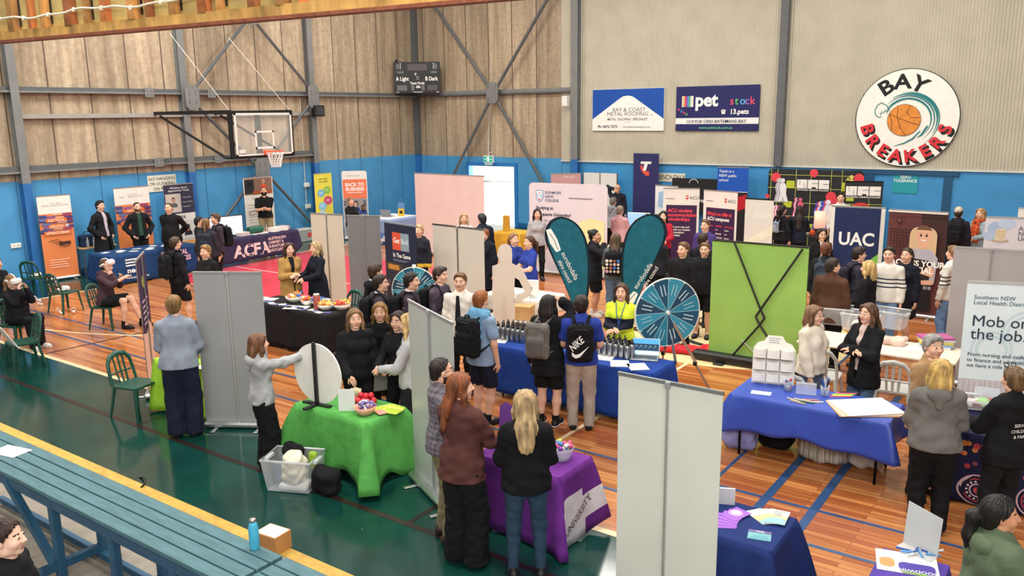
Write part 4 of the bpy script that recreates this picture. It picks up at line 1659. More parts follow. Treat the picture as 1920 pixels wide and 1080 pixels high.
def spin_wheel(label, fr, r, cols, back=False, lab=True):
    """prize wheel: disc in frame fr, coloured sectors, rim pegs, hub"""
    t = thing('prize_wheel', label, 'wheel', tuple(fr.o), 0)
    f0 = Fr((0, 0, 0), fr.u, fr.v, fr.n)
    m = MB()
    circ = [(r * math.cos(a), r * math.sin(a)) for a in np.linspace(0, 2 * PI, 49)[:-1]]
    m.prism(circ, f0, -.02, 0, M('#e8e6df', rough=.4, var=.02)); d = m.build('disc', t)
    if not back:
        m = MB(); n = len(cols)
        for i, c in enumerate(cols):
            a0, a1 = 2 * PI * i / n, 2 * PI * (i + 1) / n
            m.lay = 0
            m.flat([(0, 0)] + [(r * .97 * math.cos(a), r * .97 * math.sin(a)) for a in np.linspace(a0, a1, 6)], f0, PRINT(c))
            m.lay = 2
            m.stroke([(0, 0), (r * .97 * math.cos(a0), r * .97 * math.sin(a0))], .008, f0, PRINT('#9fc3cc'))
            am = (a0 + a1) / 2
            for q in (-.03, .02):
                p0 = np.array([math.cos(am), math.sin(am)]); pn = np.array([-p0[1], p0[0]])
                m.stroke([p0 * r * .5 + pn * q, p0 * r * .82 + pn * q], .012, f0, PRINT('#cfe3e6' if i % 2 else '#a9c4cc'))
        m.build('print', d)
        m = MB()
        for i in range(n):
            a = 2 * PI * i / n
            m.tube([f0.p(r * .95 * math.cos(a), r * .95 * math.sin(a), 0), f0.p(r * .95 * math.cos(a), r * .95 * math.sin(a), .035)], .006, WHT, 6)
        m.build('peg', d)
        m = MB(); m.tube([f0.p(0, 0, 0), f0.p(0, 0, .03)], [.03, .022], WHT, 12); m.build('hub', t)
    return t, f0


# ------------------------------------------------------------------ wall fittings and signs
BK = Fr((0, WY - .065, 0), (1, 0, 0), (0, 0, 1))           # plane of the back wall, seen from the court


def board(label, x0, x1, z0, z1, col, art, name='sign', y=WY - .06, th=.02, cat='sign'):
    m = MB(); m.box(x0, x1, y - th, y, z0, z1, PRINT(col), .004)
    o = m.build(name); tag(o, label, cat)
    k = MB(); fr = Fr((x0, y - th, z0), (1, 0, 0), (0, 0, 1)); art(k, fr, x1 - x0, z1 - z0)
    if k.v:
        k.build('print', o)
    return o


def art_roof(m, fr, w, h):
    m.rect(.01, .01, w - .01, h - .01, fr, PRINT('#f2f0ea'))
    b = PRINT('#1a4fa8')
    m.flat([(.01, h - .01), (.01, h * .28), (w * .40, h * .78), (w * .44, h * .82), (w * .5, h * .835), (w * .56, h * .82), (w * .6, h * .78), (w - .01, h * .28), (w - .01, h - .01)], fr, b)
    d = PRINT('#4a4f58')
    m.text('BAY & COAST', w * .52, h * .46, .115, fr, d, 'c', sx=1.12)
    m.text('METAL ROOFING', w * .50, h * .36, .115, fr, d, 'c', sx=1.12)
    m.text('P/L', w * .82, h * .355, .05, fr, d, 'l')
    m.text('METAL  ROOFING  SPECIALIST', w * .5, h * .25, .072, fr, PRINT('#1f2b4a'), 'c', .012, shear=.2)
    m.text('LIC No 78268C', w * .5, h * .2, .025, fr, d, 'c')
    m.text('Ph: 4472 7373', w * .08, h * .07, .085, fr, PRINT('#16213f'), 'l', .02)
    m.text('www.baycoastroofing.com.au', w * .445, h * .075, .055, fr, PRINT('#16213f'), 'l')


board('blue and white roofing sign with a gable shape, left of the two wall signs', -13.76, -11.24, 3.34, 4.64, '#e9e7e0', art_roof)


def art_pet(m, fr, w, h):
    m.rect(0, h * .295, w, h, fr, PRINT('#25275e'))
    m.rect(0, h * .155, w, h * .29, fr, PRINT('#efece6'))
    m.rect(0, 0, w, h * .15, fr, PRINT('#25275e'))
    wt = PRINT('#f4f2ee')
    bars = ['#e8dfd6', '#e0b44c', '#d2487f', '#8a5ab0', '#4d9bd0', '#6cb86a', '#e7e2da', '#efe9e2']
    for i, c in enumerate(bars):
        m.flat(rrect(w * .075 + i * .046, h * .54, w * .075 + i * .046 + .042, h * .79, .015, 2), fr, PRINT(c))
    m.text('pet', w * .24, h * .56, .36, fr, wt, 'l', .035, 1.02)
    for i, (c, t) in enumerate(zip(['#e4506a', '#5fb56b', '#58aee0', '#9a6cc8', '#e4506a'], 'stock')):
        m.text(t, w * (.66 + .058 * i), h * .58, .215, fr, PRINT(c), 'l', .01)
    m.text('13.pets', w * .885, h * .375, .135, fr, wt, 'r', .03)
    m.flat(rrect(w * .565, h * .375, w * .61, h * .44, .02, 2), fr, wt)
    m.stroke([(w * .56, h * .44), (w * .575, h * .465), (w * .60, h * .465), (w * .615, h * .44)], .025, fr, wt)
    for i, c in enumerate(['#d2487f', '#4d9bd0', '#e4506a', '#6cb86a']):
        cx, cy = w * (.04 + .033 * i), h * (.47 - .035 * i)
        m.disc(cx, cy, .026, fr, PRINT(c), 10)
        for q in (-.035, 0, .035):
            m.disc(cx + q, cy + .04 - abs(q) * .3, .012, fr, PRINT(c), 8)
    m.text('13 KYLIE CRES BATEMANS BAY', w * .5, h * .185, .085, fr, PRINT('#2a2c5a'), 'c', .006, 1.1)
    m.text('www.petstock.com.au', w * .5, h * .045, .08, fr, PRINT('#5fc08a'), 'c', .012)


board('dark navy pet shop sign with white lettering and coloured paw prints', -10.85, -8.29, 3.34, 4.64, '#25275e', art_pet)

# round club emblem
t = thing('club_emblem', 'large round white club emblem with a basketball and wave high on the corrugated wall', 'sign', (-4.40, WY - .06, 3.67))
er = 1.25
fr = Fr((0, 0, 0), (1, 0, 0), (0, 0, 1))
m = MB(); m.prism([(er * math.cos(a), er * math.sin(a)) for a in np.linspace(0, 2 * PI, 73)[:-1]], fr, 0, .03, PRINT('#20221f'))
d = m.build('disc', t)
m = MB(); fr = Fr((0, -.03, 0), (1, 0, 0), (0, 0, 1))
m.disc(0, 0, er * .985, fr, PRINT('#f1efe6'), 72)
blk = PRINT('#15181a'); red = PRINT('#d8333c'); teal = PRINT('#1d7a80')


def arc_text(txt, R, a0, a1, size, mat, up=True, bold=.03, dx=0, dz=0, sx=1.0):
    n = len(txt)
    for i, ch in enumerate(txt):
        a = math.radians(a0 + (a1 - a0) * i / (n - 1))
        x, z = R * math.cos(a), R * math.sin(a)
        m.text(ch, x + dx, z + dz, size, fr, mat, 'c', bold, sx, rot=(a - PI / 2) if up else (a + PI / 2))


arc_text('BAY', .62, 124, 62, .36, blk, True, .03, -.10, .13, 1.15)
arc_text('BREAKERS', 1.13, 197, 343, .30, blk, False, .045, .05, -.05, 1.08)
arc_text('BREAKERS', 1.12, 197, 343, .30, red, False, .03, 0, 0, 1.05)
# wave: sweeping strokes round the ball
for R0, a0, a1, w0 in ((.52, 155, -40, .05), (.60, 140, -52, .035), (.66, 120, -30, .06), (.72, 100, -55, .03), (.47, 165, 60, .03)):
    A = np.radians(np.linspace(a0, a1, 30))
    rr = R0 + .10 * np.linspace(0, 1, 30)
    pts = [(-.02 + r_ * 1.02 * math.cos(a), -.02 + r_ * .93 * math.sin(a)) for a, r_ in zip(A, rr)]
    m.stroke(pts, w0 * np.sin(np.linspace(.15, PI - .1, 30)), fr, teal)
m.stroke([(-.42, .22), (-.5, .33), (-.62, .40), (-.72, .34), (-.78, .2), (-.74, .08), (-.66, .02), (-.6, .05)], .02, fr, teal)
m.stroke([(-.42, .22), (-.48, .17), (-.52, .21), (-.56, .13), (-.6, .18), (-.63, .09)], .022, fr, teal)
m.stroke([(.36, -.32), (.2, -.52), (0, -.64), (-.25, -.72)], [.02, .04, .03, .01], fr, teal)
m.stroke([(.52, -.2), (.40, -.42), (.3, -.5)], [.04, .05, .01], fr, teal)
bx_, bz_ = -.05, -.05
m.disc(bx_, bz_, .405, fr, PRINT('#5a2f16'), 40); m.disc(bx_, bz_, .395, fr, M('#dd8a36', rough=.5, var=.12, vs=9), 40)
ln = PRINT('#4a2412')
m.stroke([(bx_ - .36, bz_ + .16), (bx_ - .1, bz_ + .03), (bx_ + .2, bz_ - .08), (bx_ + .37, bz_ - .12)], .014, fr, ln)
m.stroke([(bx_ - .16, bz_ + .36), (bx_ - .17, bz_ + .1), (bx_ - .08, bz_ - .18), (bx_ + .06, bz_ - .385)], .014, fr, ln)
m.stroke([(bx_ - .36, bz_ + .16), (bx_ - .28, bz_ - .05), (bx_ - .28, bz_ - .28)], .014, fr, ln)
m.stroke([(bx_ + .14, bz_ + .37), (bx_ + .06, bz_ + .2), (bx_ + .16, bz_ + .06), (bx_ + .38, bz_ + .06)], .014, fr, ln)
m.build('print', d)

board('white sign reading BENCH ONLY on the blue wall', -11.42, -10.52, 1.79, 2.05, '#e8e3d0', lambda m, fr, w, h: m.text('BENCH ONLY', w / 2, h * .24, .15, fr, PRINT('#26241f'), 'c', .008, .66), y=WY)
board('teal zero tolerance notice on the blue roller door', -4.62, -4.0, 1.72, 2.2, '#2a9aa6', lambda m, fr, w, h: (m.text('ZERO', w / 2, h * .82, .07, fr, PRINT('#eef3f0'), 'c', .02), m.text('TOLERANCE', w / 2, h * .62, .07, fr, PRINT('#eef3f0'), 'c', .02)), y=WY - .02)

# basketball notice on the hoop wall
m = MB(); y0, y1, z0, z1 = 12.8, 13.66, 1.93, 2.38
m.box(WX + .01, WX + .025, y0, y1, z0, z1, PRINT('#e9e4d2'), .004); o = m.build('sign'); tag(o, 'cream notice about hanging or dunking on rings, on the hoop wall', 'sign')
fr = Fr((WX + .025, y0, z0), (0, 1, 0), (0, 0, 1)); k = MB()
for i, tx in enumerate(('NO HANGING', 'OR DUNKING', 'ON RINGS')):
    k.text(tx, .43, .31 - i * .135, .085, fr, PRINT('#3b3932'), 'c', .01, 1.0)
k.build('print', o)

# scoreboard across the corner
t = thing('scoreboard', 'black electronic scoreboard mounted across the corner above the steel rail', 'scoreboard', (-20.52, 23.0, 4.70), math.radians(40))
fr = Fr((-.83, 0, 0), (1, 0, 0), (0, 0, 1)); w, h = 1.66, 1.08
m = MB(); m.prism(rrect(0, 0, w, h, .03, 3), fr, -.14, 0, PLASTIC('#15171a', .5)); cs = m.build('case', t)
m = MB(); wt = PRINT('#f2f2ee'); gy = PRINT('#6b6d6e'); dk = PRINT('#5b5356')
m.rect(.50, .78, 1.19, 1.0, fr, dk); m.rect(.10, .83, .2, 1.0, fr, gy); m.rect(1.46, .83, 1.56, 1.0, fr, gy)
for tx, x in (('T', .22), ('T', 1.40)):
    m.text(tx, x, .95, .07, fr, wt, 'l', .02); m.text('O', x, .89, .05, fr, wt, 'l', .02); m.text('L', x + .01, .83, .06, fr, wt, 'l', .02)
m.flat(rrect(.12, .68, .36, .76, .035, 3), fr, gy); m.flat(rrect(1.32, .68, 1.55, .76, .035, 3), fr, gy)
m.text('A Light', .08, .43, .13, fr, wt, 'l', .03, .82); m.text('B Dark', 1.58, .43, .13, fr, wt, 'r', .03, .82)
m.text('P', .75, .60, .09, fr, wt, 'l', .02); m.rect(.80, .45, .9, .6, fr, gy)
m.text('Team Fouls', .83, .30, .085, fr, wt, 'c', .03, .9)
m.rect(.11, .08, .46, .27, fr, gy); m.rect(1.19, .08, 1.54, .27, fr, dk); m.rect(.61, .08, .72, .27, fr, gy); m.rect(.98, .08, 1.09, .27, fr, gy)
m.rect(.78, .17, .95, .2, fr, wt); m.rect(.80, .21, .92, .25, fr, wt)
for a, b in ((.08, .18), (.68, 1.02), (1.5, 1.6)):
    m.rect(a, .015, b, .035, fr, wt)
m.build('print', cs)
m = MB(); m.lathe([(0.001, .0), (.05, .02), (.05, .07), (.001, .1)], BLK, (-.72, .08, 1.08), 12); m.build('horn', t)

# exit sign over the door
t = thing('exit_sign', 'green running-man exit sign hanging over the open doorway', 'exit sign', (-17.86, WY - .25, 2.24))
m = MB(); m.box(-.21, .21, -.04, .04, 0, .24, PLASTIC('#dfe8e4'), .01); c = m.build('case', t)
fr = Fr((-.21, -.04, 0), (1, 0, 0), (0, 0, 1)); m = MB()
m.rect(.02, .03, .40, .21, fr, M('#1f9a7c', rough=.4, var=0, emit=.6))
wt = M('#f2fff8', rough=.4, var=0, emit=.9)
m.rect(.16, .05, .26, .19, fr, wt); m.disc(.225, .165, .016, fr, M('#12705a', var=0)); m.stroke([(.22, .15), (.205, .115), (.18, .09)], .02, fr, M('#12705a', var=0)); m.stroke([(.205, .115), (.235, .09), (.23, .06)], .016, fr, M('#12705a', var=0))
m.stroke([(.06, .12), (.13, .12)], .02, fr, wt); m.stroke([(.30, .12), (.37, .12)], .02, fr, wt)
m.build('print', c)
m = MB(); m.tube([(0, .02, .24), (0, .02, .34), (0, .2, .36)], .012, WHT, 6); m.tube([(-.05, .06, .36), (-.05, .21, 2.2)], .008, WHT, 6); m.build('bracket', t)
m = MB(); m.obox((0, -.01, -.05), (.34, .03, .08), np.eye(3), clear_plastic('#d9f0ea', .5), .01); m.build('diffuser', t)

# small fittings
m = MB(); m.box(-.1, .1, -.1, .1, -.17, .17, PLASTIC('#e6e4de'), .02); o = m.build('wall_speaker', None, (-14.62, WY - .33, 4.29)); tag(o, 'small white speaker box beside the grey column at the edge of the corrugated wall', 'speaker')
m = MB(); m.box(0, .22, -.2, .2, -.19, .17, BLK, .02); m.box(.22, .226, -.16, .16, -.14, .13, PLASTIC('#3a3c3e')); o = m.build('wall_speaker', None, (WX + .24, 18.75, 4.1)); tag(o, 'black box speaker on the column right of the backboard', 'speaker')
t = thing('power_outlet', 'white power outlet on the blue wall left of the orange banner', 'power outlet', (WX + .005, 9.22, .94))
m = MB(); m.box(0, .03, -.12, .12, -.06, .06, PLASTIC('#ece9e0'), .01); p_ = m.build('plate', t)
m = MB(); m.box(.03, .036, -.07, -.03, -.01, .02, PLASTIC('#c9c6bd')); m.box(.03, .036, .03, .07, -.01, .02, PLASTIC('#c9c6bd')); m.build('switch', p_)
for z, lb in ((1.72, 'upper white switch box on the conduit right of the hoop brace'), (1.02, 'lower white switch box on the conduit right of the hoop brace')):
    m = MB(); m.box(0, .06, -.11, .11, -.07, .07, PLASTIC('#e9e6dd'), .012); o = m.build('switch_box', None, (WX + .01, 18.35, z)); tag(o, lb, 'switch box')
m = MB(); m.tube([(WX + .03, 18.3, .9), (WX + .03, 18.3, 4.5)], .014, PLASTIC('#d8d5cc'), 6); o = m.build('conduit'); tag(o, 'thin white electrical conduit running up the hoop wall', 'conduit')

# ------------------------------------------------------------------ basketball goal
gx, gy0, gy1, gz0, gz1 = -17.93, 13.2, 15.0, 2.95, 4.02
t = thing('basketball_goal', 'glass basketball backboard with orange ring on black arms reaching out from the hoop wall', 'basketball goal', (gx, 14.1, 3.05))
o0 = np.array([gx, 14.1, 3.05])
m = MB(); m.box(-.01, .01, -.9, .9, -.10, .97, M('#dfe9e6', rough=.05, var=0, alpha=.16, spec=.7)); bd = m.build('backboard', t)
m = MB(); wm = PLASTIC('#f0eee8')
for a in ((-.9, .9, -.10, -.06), (-.9, .9, .92, .97), (-.9, -.85, -.10, .97), (.85, .9, -.10, .97)):
    m.box(.01, .025, *a, wm)
for a in ((-.3, .3, .06, .11), (-.3, .3, .47, .52), (-.3, -.25, .06, .52), (.25, .3, .06, .52)):
    m.box(.01, .016, *a, wm)
m.build('line_marking', bd)
m = MB(); A_ = np.linspace(0, 2 * PI, 25)[:-1]
m.tube([(.61 * .0 + .385 + .225 * math.cos(a), .225 * math.sin(a), 0) for a in A_], .011, M('#e2552c', rough=.4, var=.03), 8, closed=True)
m.box(.02, .17, -.08, .08, -.10, .02, M('#e2552c', rough=.4, var=.03), .01); rg = m.build('ring', t)
m = MB(); nt_ = PLASTIC('#f1efe9')
for k in range(12):
    for sg in (-1, 1):
        pts = []
        for l in range(6):
            tt = l / 5; a = 2 * PI * k / 12 + sg * tt * 2 * PI / 12 * 1.5; r_ = .222 - .105 * tt ** .8
            pts.append((.385 + r_ * math.cos(a), r_ * math.sin(a), -.01 - .40 * tt))
        m.tube(pts, .0075, nt_, 4)
m.build('net', rg)
m = MB()
bk = M('#17191b', rough=.45, var=.05)
xw = WX + .12 - gx
for y in (-.95, .95):
    m.bar((-.08, y, -.16), (-.08, y, 1.03), .1, .08, bk)
m.bar((-.08, -.95, -.13), (-.08, .95, -.13), .08, .08, bk); m.bar((-.08, -.95, 1.0), (-.08, .95, 1.0), .08, .06, bk); m.bar((-.08, -.12, -.13), (-.08, -.12, 1.0), .12, .1, bk)
m.build('frame', t)
for y in (-.95, .95):
    m = MB(); m.bar((-.08, y, 1.0), (xw, y, 1.0), .07, .09, bk); a_ = m.build('arm', t)
    m = MB(); m.tube([(-.1, y, -.14), (-.35, y, -.14), (xw + .25, y, .92)], .035, bk, 8); m.build('strut', a_)
m = MB(); m.box(.011, .04, -.82, -.64, -.03, .06, PLASTIC('#e7e7e2')); m.build('label_plate', bd)
for y, y2 in ((-.95, -1.7), (.95, .0)):
    m = MB(); m.tube([(-.1, y, 1.05), (-1.15, y2, 2.9)], .008, PLASTIC('#d6d2c6'), 5); m.build('stay_cable', t)
# ------------------------------------------------------------------ banners
def wall_ban(a, b, X):
    p, q = px_x(*a, X), px_x(*b, X)
    return p, q, (p[2] + q[2]) / 2


def at2(a, b, z):
    return px(*a, z), px(*b, z)


WT = PRINT('#f2efe8')


def art_elec(m, fr, w, h):
    m.rect(0, h * .79, w, h - .01, fr, PRINT('#ece5dd'))
    m.text('ELECTRICAL', w * .38, h * .90, .035, fr, PRINT('#8a8580'), 'l'); m.text('APPRENTICESHIPS', w * .38, h * .875, .035, fr, PRINT('#8a8580'), 'l')
    m.text('neca', w * .12, h * .875, .06, fr, PRINT('#9a948e'), 'l')
    cols = ['#5a3d6e', '#8c5a8a', '#c9c3d6', '#3c4f86', '#d07a52', '#a2465c', '#6a6f9c', '#e2b191']
    for i in range(26):
        x = (i * 37 % 100) / 100 * w; z = h * (.56 + .22 * ((i * 53 % 100) / 100))
        m.rect(max(0, x - .1), z, min(w, x + .12), min(z + .07, h * .79), fr, PRINT(cols[i % 8]))
    for i, tx in enumerate(('ELECTRICAL', 'INDUSTRY', 'APPRENTICESHIPS')):
        wd = w * (.62, .5, .82)[i]
        z = h * (.70 - i * .075)
        m.rect(w * .5 - wd / 2, z - .02, w * .5 + wd / 2, z + .075, fr, PRINT('#d8703c'))
        m.text(tx, w / 2, z, .058, fr, PRINT('#f6d9bf'), 'c', .02, .8)
    for i in range(5):
        m.stroke([(w * (.2 + .1 * i), h * (.47 - .02 * i)), (w * (.5 + .08 * i), h * (.485 - .02 * i))], .014, fr, PRINT('#3b2a2a'))
    m.rect(w * .5, h * .42, w * .85, h * .455, fr, PRINT('#4a2f2a'))
    lines(m, fr, w * .15, h * .24, w * .6, 4, .06, PRINT('#f3c9ae'), .02)


A, B = np.array([-21.05, 9.68]), np.array([-20.95, 10.44])
rollup('orange electrical trades pull-up banner standing alone at the far left of the wall', A, B, 2.1, '#e5854f', art=art_elec)
A, B, h_ = wall_ban((212, 353), (278, 349), -21.05)
rollup('orange electrical trades pull-up banner behind the man with hands in his jacket pockets', A, B, h_, '#e5854f', art=art_elec)


def art_acfa(m, fr, w, h):
    m.rect(0, h * .62, w, h - .01, fr, PRINT('#3a3a4e'))
    m.text('Workplace Based', w / 2, h * .945, .05, fr, WT, 'c', .01); m.text('Apprenticeship Training', w / 2, h * .91, .05, fr, WT, 'c', .01, .9)
    m.rect(w * .04, h * .64, w * .55, h * .88, fr, PRINT('#c9bdb4'))
    portrait(m, fr, w * .3, h * .80, .13, '#c89074', '#2d221d', '#5a5f66')
    for i, z in enumerate((.82, .76, .70)):
        m.text(('Cabinet Makers', 'Furniture Makers', 'Upholsterers')[i], w * .6, h * z, .03, fr, WT, 'l')
    m.text('ACFA', w * .32, h * .555, .085, fr, PRINT('#2c2c36'), 'l', .01)
    m.rect(w * .45, h * .28, w * .98, h * .52, fr, PRINT('#d9d6d2')); portrait(m, fr, w * .7, h * .43, .14, '#d6a081', '#3b2a20', '#2b2f3e', True)
    m.rect(0, h * .19, w, h * .26, fr, PRINT('#e0a565')); lines(m, fr, w * .12, h * .15, w * .7, 4, .05, PRINT('#8d8d90'), .015)


A, B, h_ = wall_ban((305, 347), (361, 344), -20.9)
rollup('dark topped apprenticeship training pull-up banner beside the hoop wall column', A, B, h_, '#e8e4dd', art=art_acfa)


def art_trade(m, fr, w, h):
    m.rect(w * .03, h * .76, w * .97, h * .985, fr, PRINT('#8a6a5c'))
    portrait(m, fr, w * .68, h * .93, .13, '#c98f6c', '#c9b9a0', '#e0572f')
    m.rect(w * .03, h * .78, w * .35, h * .97, fr, PRINT('#2a2b30')); m.disc(w * .2, h * .9, .08, fr, PRINT('#1a1b1f'))
    m.rect(w * .3, h * .76, w * .95, h * .81, fr, PRINT('#a8572f'))
    m.text('Cabinet & Furniture', w * .5, h * .70, .045, fr, PRINT('#b39a86'), 'c', .01)
    lines(m, fr, w * .1, h * .62, w * .5, 9, .09, PRINT('#b9b3aa'), .018)
    m.stroke([(w * .1, h * .52), (w * .3, h * .54), (w * .4, h * .5), (w * .22, h * .47), (w * .1, h * .5)], .02, fr, PRINT('#8b7a6c'))
    m.rect(w * .12, h * .08, w * .6, h * .24, fr, PRINT('#2e2f45')); lines(m, fr, w * .16, h * .21, w * .38, 5, .06, WT, .015)


A, B, h_ = wall_ban((455, 333), (510, 331), -20.88)
rollup('white pull-up banner with a trade photo, behind the bearded man in a black polo', A, B, h_, '#e4dfd7', art=art_trade)


def art_yel(m, fr, w, h):
    m.text('EARN WHILE', w / 2, h * .90, .055, fr, PRINT('#5a5a2a'), 'c', .012, .85); m.text('YOU LEARN', w / 2, h * .86, .055, fr, PRINT('#5a5a2a'), 'c', .012, .85)
    for x, z, c, r in ((.7, .74, '#8cc646', .13), (.35, .70, '#79b9dc', .13), (.72, .58, '#d84a78', .15), (.4, .50, '#8ec9e6', .14), (.35, .38, '#a9d8ee', .12)):
        m.disc(w * x, h * z, r * w * 1.6, fr, PRINT(c), 16, r * w * 1.25)
        m.flat([(w * x - .03, h * z - .05), (w * x + .03, h * z - .05), (w * x - .04, h * z - .15)], fr, PRINT(c))
        lines(m, fr, w * x - .09, h * z + .02, .17, 2, .045, PRINT('#f5f3ea'), .014)


A, B, h_ = wall_ban((588, 326), (621, 324), -20.7)
rollup('bright yellow pull-up banner with coloured speech bubbles', A, B, h_, '#ecdc4c', art=art_yel)


def art_b2b(m, fr, w, h):
    m.flat(rrect(.02, h * .60, w - .02, h * .88, .03), fr, PRINT('#e57a56'))
    m.text('Get Back in The Game', w * .2, h * .925, .03, fr, PRINT('#6a6a70'), 'l', .01)
    m.text('BACK TO', w / 2, h * .78, .105, fr, WT, 'c', .03, .92); m.text('BUSINESS', w / 2, h * .715, .105, fr, WT, 'c', .03, .92)
    m.rect(w * .2, h * .685, w * .8, h * .693, fr, WT)
    m.rect(.02, .12, w - .02, h * .60, fr, PRINT('#8f9098'))
    for i in range(12):
        m.rect(.02 + (i % 6) * w / 6.3, h * .50 + (i // 6) * .09, .10 + (i % 6) * w / 6.3, h * .53 + (i // 6) * .09, fr, PRINT(['#6a5a58', '#a39690', '#54535c'][i % 3]))
    portrait(m, fr, w * .22, h * .47, .12, '#d6a081', '#4a3226', '#2f4596', True)
    portrait(m, fr, w * .80, h * .47, .13, '#8a5a3c', '#1d1512', '#2f4596', True)
    portrait(m, fr, w * .5, h * .52, .15, '#dba98a', '#2b2019', '#273a80')


A, B = at2((640, 321), (687, 320), 2.2)
rollup('rounded orange and photo banner headed back to business', A, B, 2.2, '#ebe7e2', art=art_b2b, rounded=.07, cat='banner')

A, B = at2((582, 400), (642, 403), 2.0)
rollup('cream back of a pull-up banner beside the blonde woman in navy', A, B, 2.0, '#cfc6b6', back=True, pole='#a8a29a')
A, B = at2((650, 404), (712, 405), 2.0)
rollup('dark grey back of a pull-up banner with a white pole up the middle', A, B, 2.0, '#77777a', back=True)


def art_game(m, fr, w, h):
    m.rect(w * .25, h * .76, w * .52, h * .92, fr, PRINT('#d9573e')); m.rect(w * .52, h * .76, w * .78, h * .92, fr, PRINT('#8aa0ac'))
    m.text('Get', w * .385, h * .825, .09, fr, WT, 'c', .025); m.text('Back', w * .65, h * .825, .09, fr, PRINT('#cdd8de'), 'c', .025, .95)
    m.text('In The Game', w * .26, h * .695, .075, fr, WT, 'l', .025, .95); lines(m, fr, w * .26, h * .67, w * .5, 2, .025, PRINT('#8d93a8'), .01)
    m.rect(0, .10, w, h * .645, fr, PRINT('#31313a'))
    m.rect(w * .02, h * .56, w * .55, h * .635, fr, PRINT('#4a4038')); m.rect(w * .1, h * .575, w * .45, h * .62, fr, PRINT('#c98a3e'))
    for i in range(4):
        m.disc(w * (.1 + .14 * i), h * (.45 - .03 * (i % 2)), .05, fr, PRINT(['#5a4a56', '#7c3a44', '#44444e', '#6a6470'][i]))
    portrait(m, fr, w * .62, h * .53, .17, '#c98f6c', '#1c1512', '#2f3552')


A, B = at2((720, 416), (779, 425), 2.0)
rollup('navy pull-up banner with a smiling man, behind the half-hidden teal prize wheel', A, B, 2.0, '#1f2740', art=art_game)
A, B = at2((777, 324.5), (907, 330.5), 2.3)
rollup('tall plain pinkish fabric backdrop left of the bright doorway', A, B, 2.3, '#dcc6c0', rail='#e9e6e4', rough=.7, name='fabric_backdrop', feet=False)
A, B = at2((811, 420), (907, 431), 2.0)
t = rollup('wide cream two-panel banner back behind the boy with the tie', A, B, 2.0, '#cbc5ba', back=True, pole='#7d7a76', rail='#8c8a86')


def art_dun(m, fr, w, h):
    m.flat([(w * .09, h * .92), (w * .19, h * .92), (w * .19, h * .845), (w * .175, h * .815), (w * .14, h * .79), (w * .105, h * .815), (w * .09, h * .845)], fr, PRINT('#3b4f86'))
    m.flat([(w * .095, h * .915), (w * .185, h * .915), (w * .185, h * .847), (w * .172, h * .82), (w * .14, h * .797), (w * .108, h * .82), (w * .095, h * .847)], fr, PRINT('#b9d2e6'))
    m.flat([(w * .10, h * .91), (w * .18, h * .91), (w * .14, h * .862)], fr, WT); m.flat([(w * .112, h * .82), (w * .168, h * .82), (w * .14, h * .852)], fr, WT)
    m.disc(w * .14, h * .893, .018, fr, PRINT('#d0504a'), 8); m.rect(w * .128, h * .815, w * .152, h * .83, fr, PRINT('#d0504a'))
    for i, tx in enumerate(('DUNMORE', 'LANG', 'COLLEGE')):
        m.text(tx, w * .21, h * (.885 - .042 * i), .062, fr, PRINT('#4a5878'), 'l', .01)
    m.text('dunmorelangcollege.edu.au', w * .52, h * .84, .04, fr, PRINT('#4c4a55'), 'l', .012)
    g_ = PRINT('#3f4250')
    m.text('Studying at', w * .09, h * .715, .075, fr, g_, 'l', .022); m.text('Macquarie University?', w * .09, h * .645, .075, fr, g_, 'l', .022)
    for i, tx in enumerate(('Live on campus in', 'Macquarie Park and', 'join a community')):
        m.text(tx, w * .09, h * (.58 - .06 * i), .075, fr, PRINT('#6c6f7c'), 'l')
    m.disc(w * .8, h * .32, .72, fr, PRINT('#e2d79a'), 36, .70, 0.3, 2 * PI - 1.2) if False else None
    m.flat([(w * .5, h * .1), (w * .5, h * .36), (w * .56, h * .5), (w * .66, h * .6), (w * .8, h * .64), (w * .97, h * .62), (w * .97, h * .1)], fr, PRINT('#e6dca6'))
    m.flat([(w * .5, h * .1), (w * .5, h * .36), (w * .56, h * .5), (w * .64, h * .58), (w * .72, h * .4), (w * .74, h * .1)], fr, PRINT('#b9d8cc'))
    m.flat([(w * .5, h * .1), (w * .5, h * .36), (w * .55, h * .47), (w * .62, h * .35), (w * .64, h * .1)], fr, PRINT('#b5d4e4'))
    portrait(m, fr, w * .56, h * .36, .24, '#c98f6c', '#241b1c', '#4a5a86', True)
    portrait(m, fr, w * .88, h * .43, .25, '#b07a58', '#15110f', '#8a8f9c', False)


A, B = at2((992, 342), (1139, 347), 2.25)
rollup('white rounded fabric college display wall with a blue shield crest and two people', A, B, 2.25, '#d9cfd6', art=art_dun, rounded=.11, name='fabric_display_wall', feet=False)
A, B = at2((1033, 326), (1089, 325), 2.0)
rollup('small dusty pink pull-up banner showing above the college display wall', A, B, 2.0, '#cc9a98', art=lambda m, fr, w, h: m.text('Discover', w * .62, h - .14, .07, fr, PRINT('#e6d2cf'), 'c', .02))


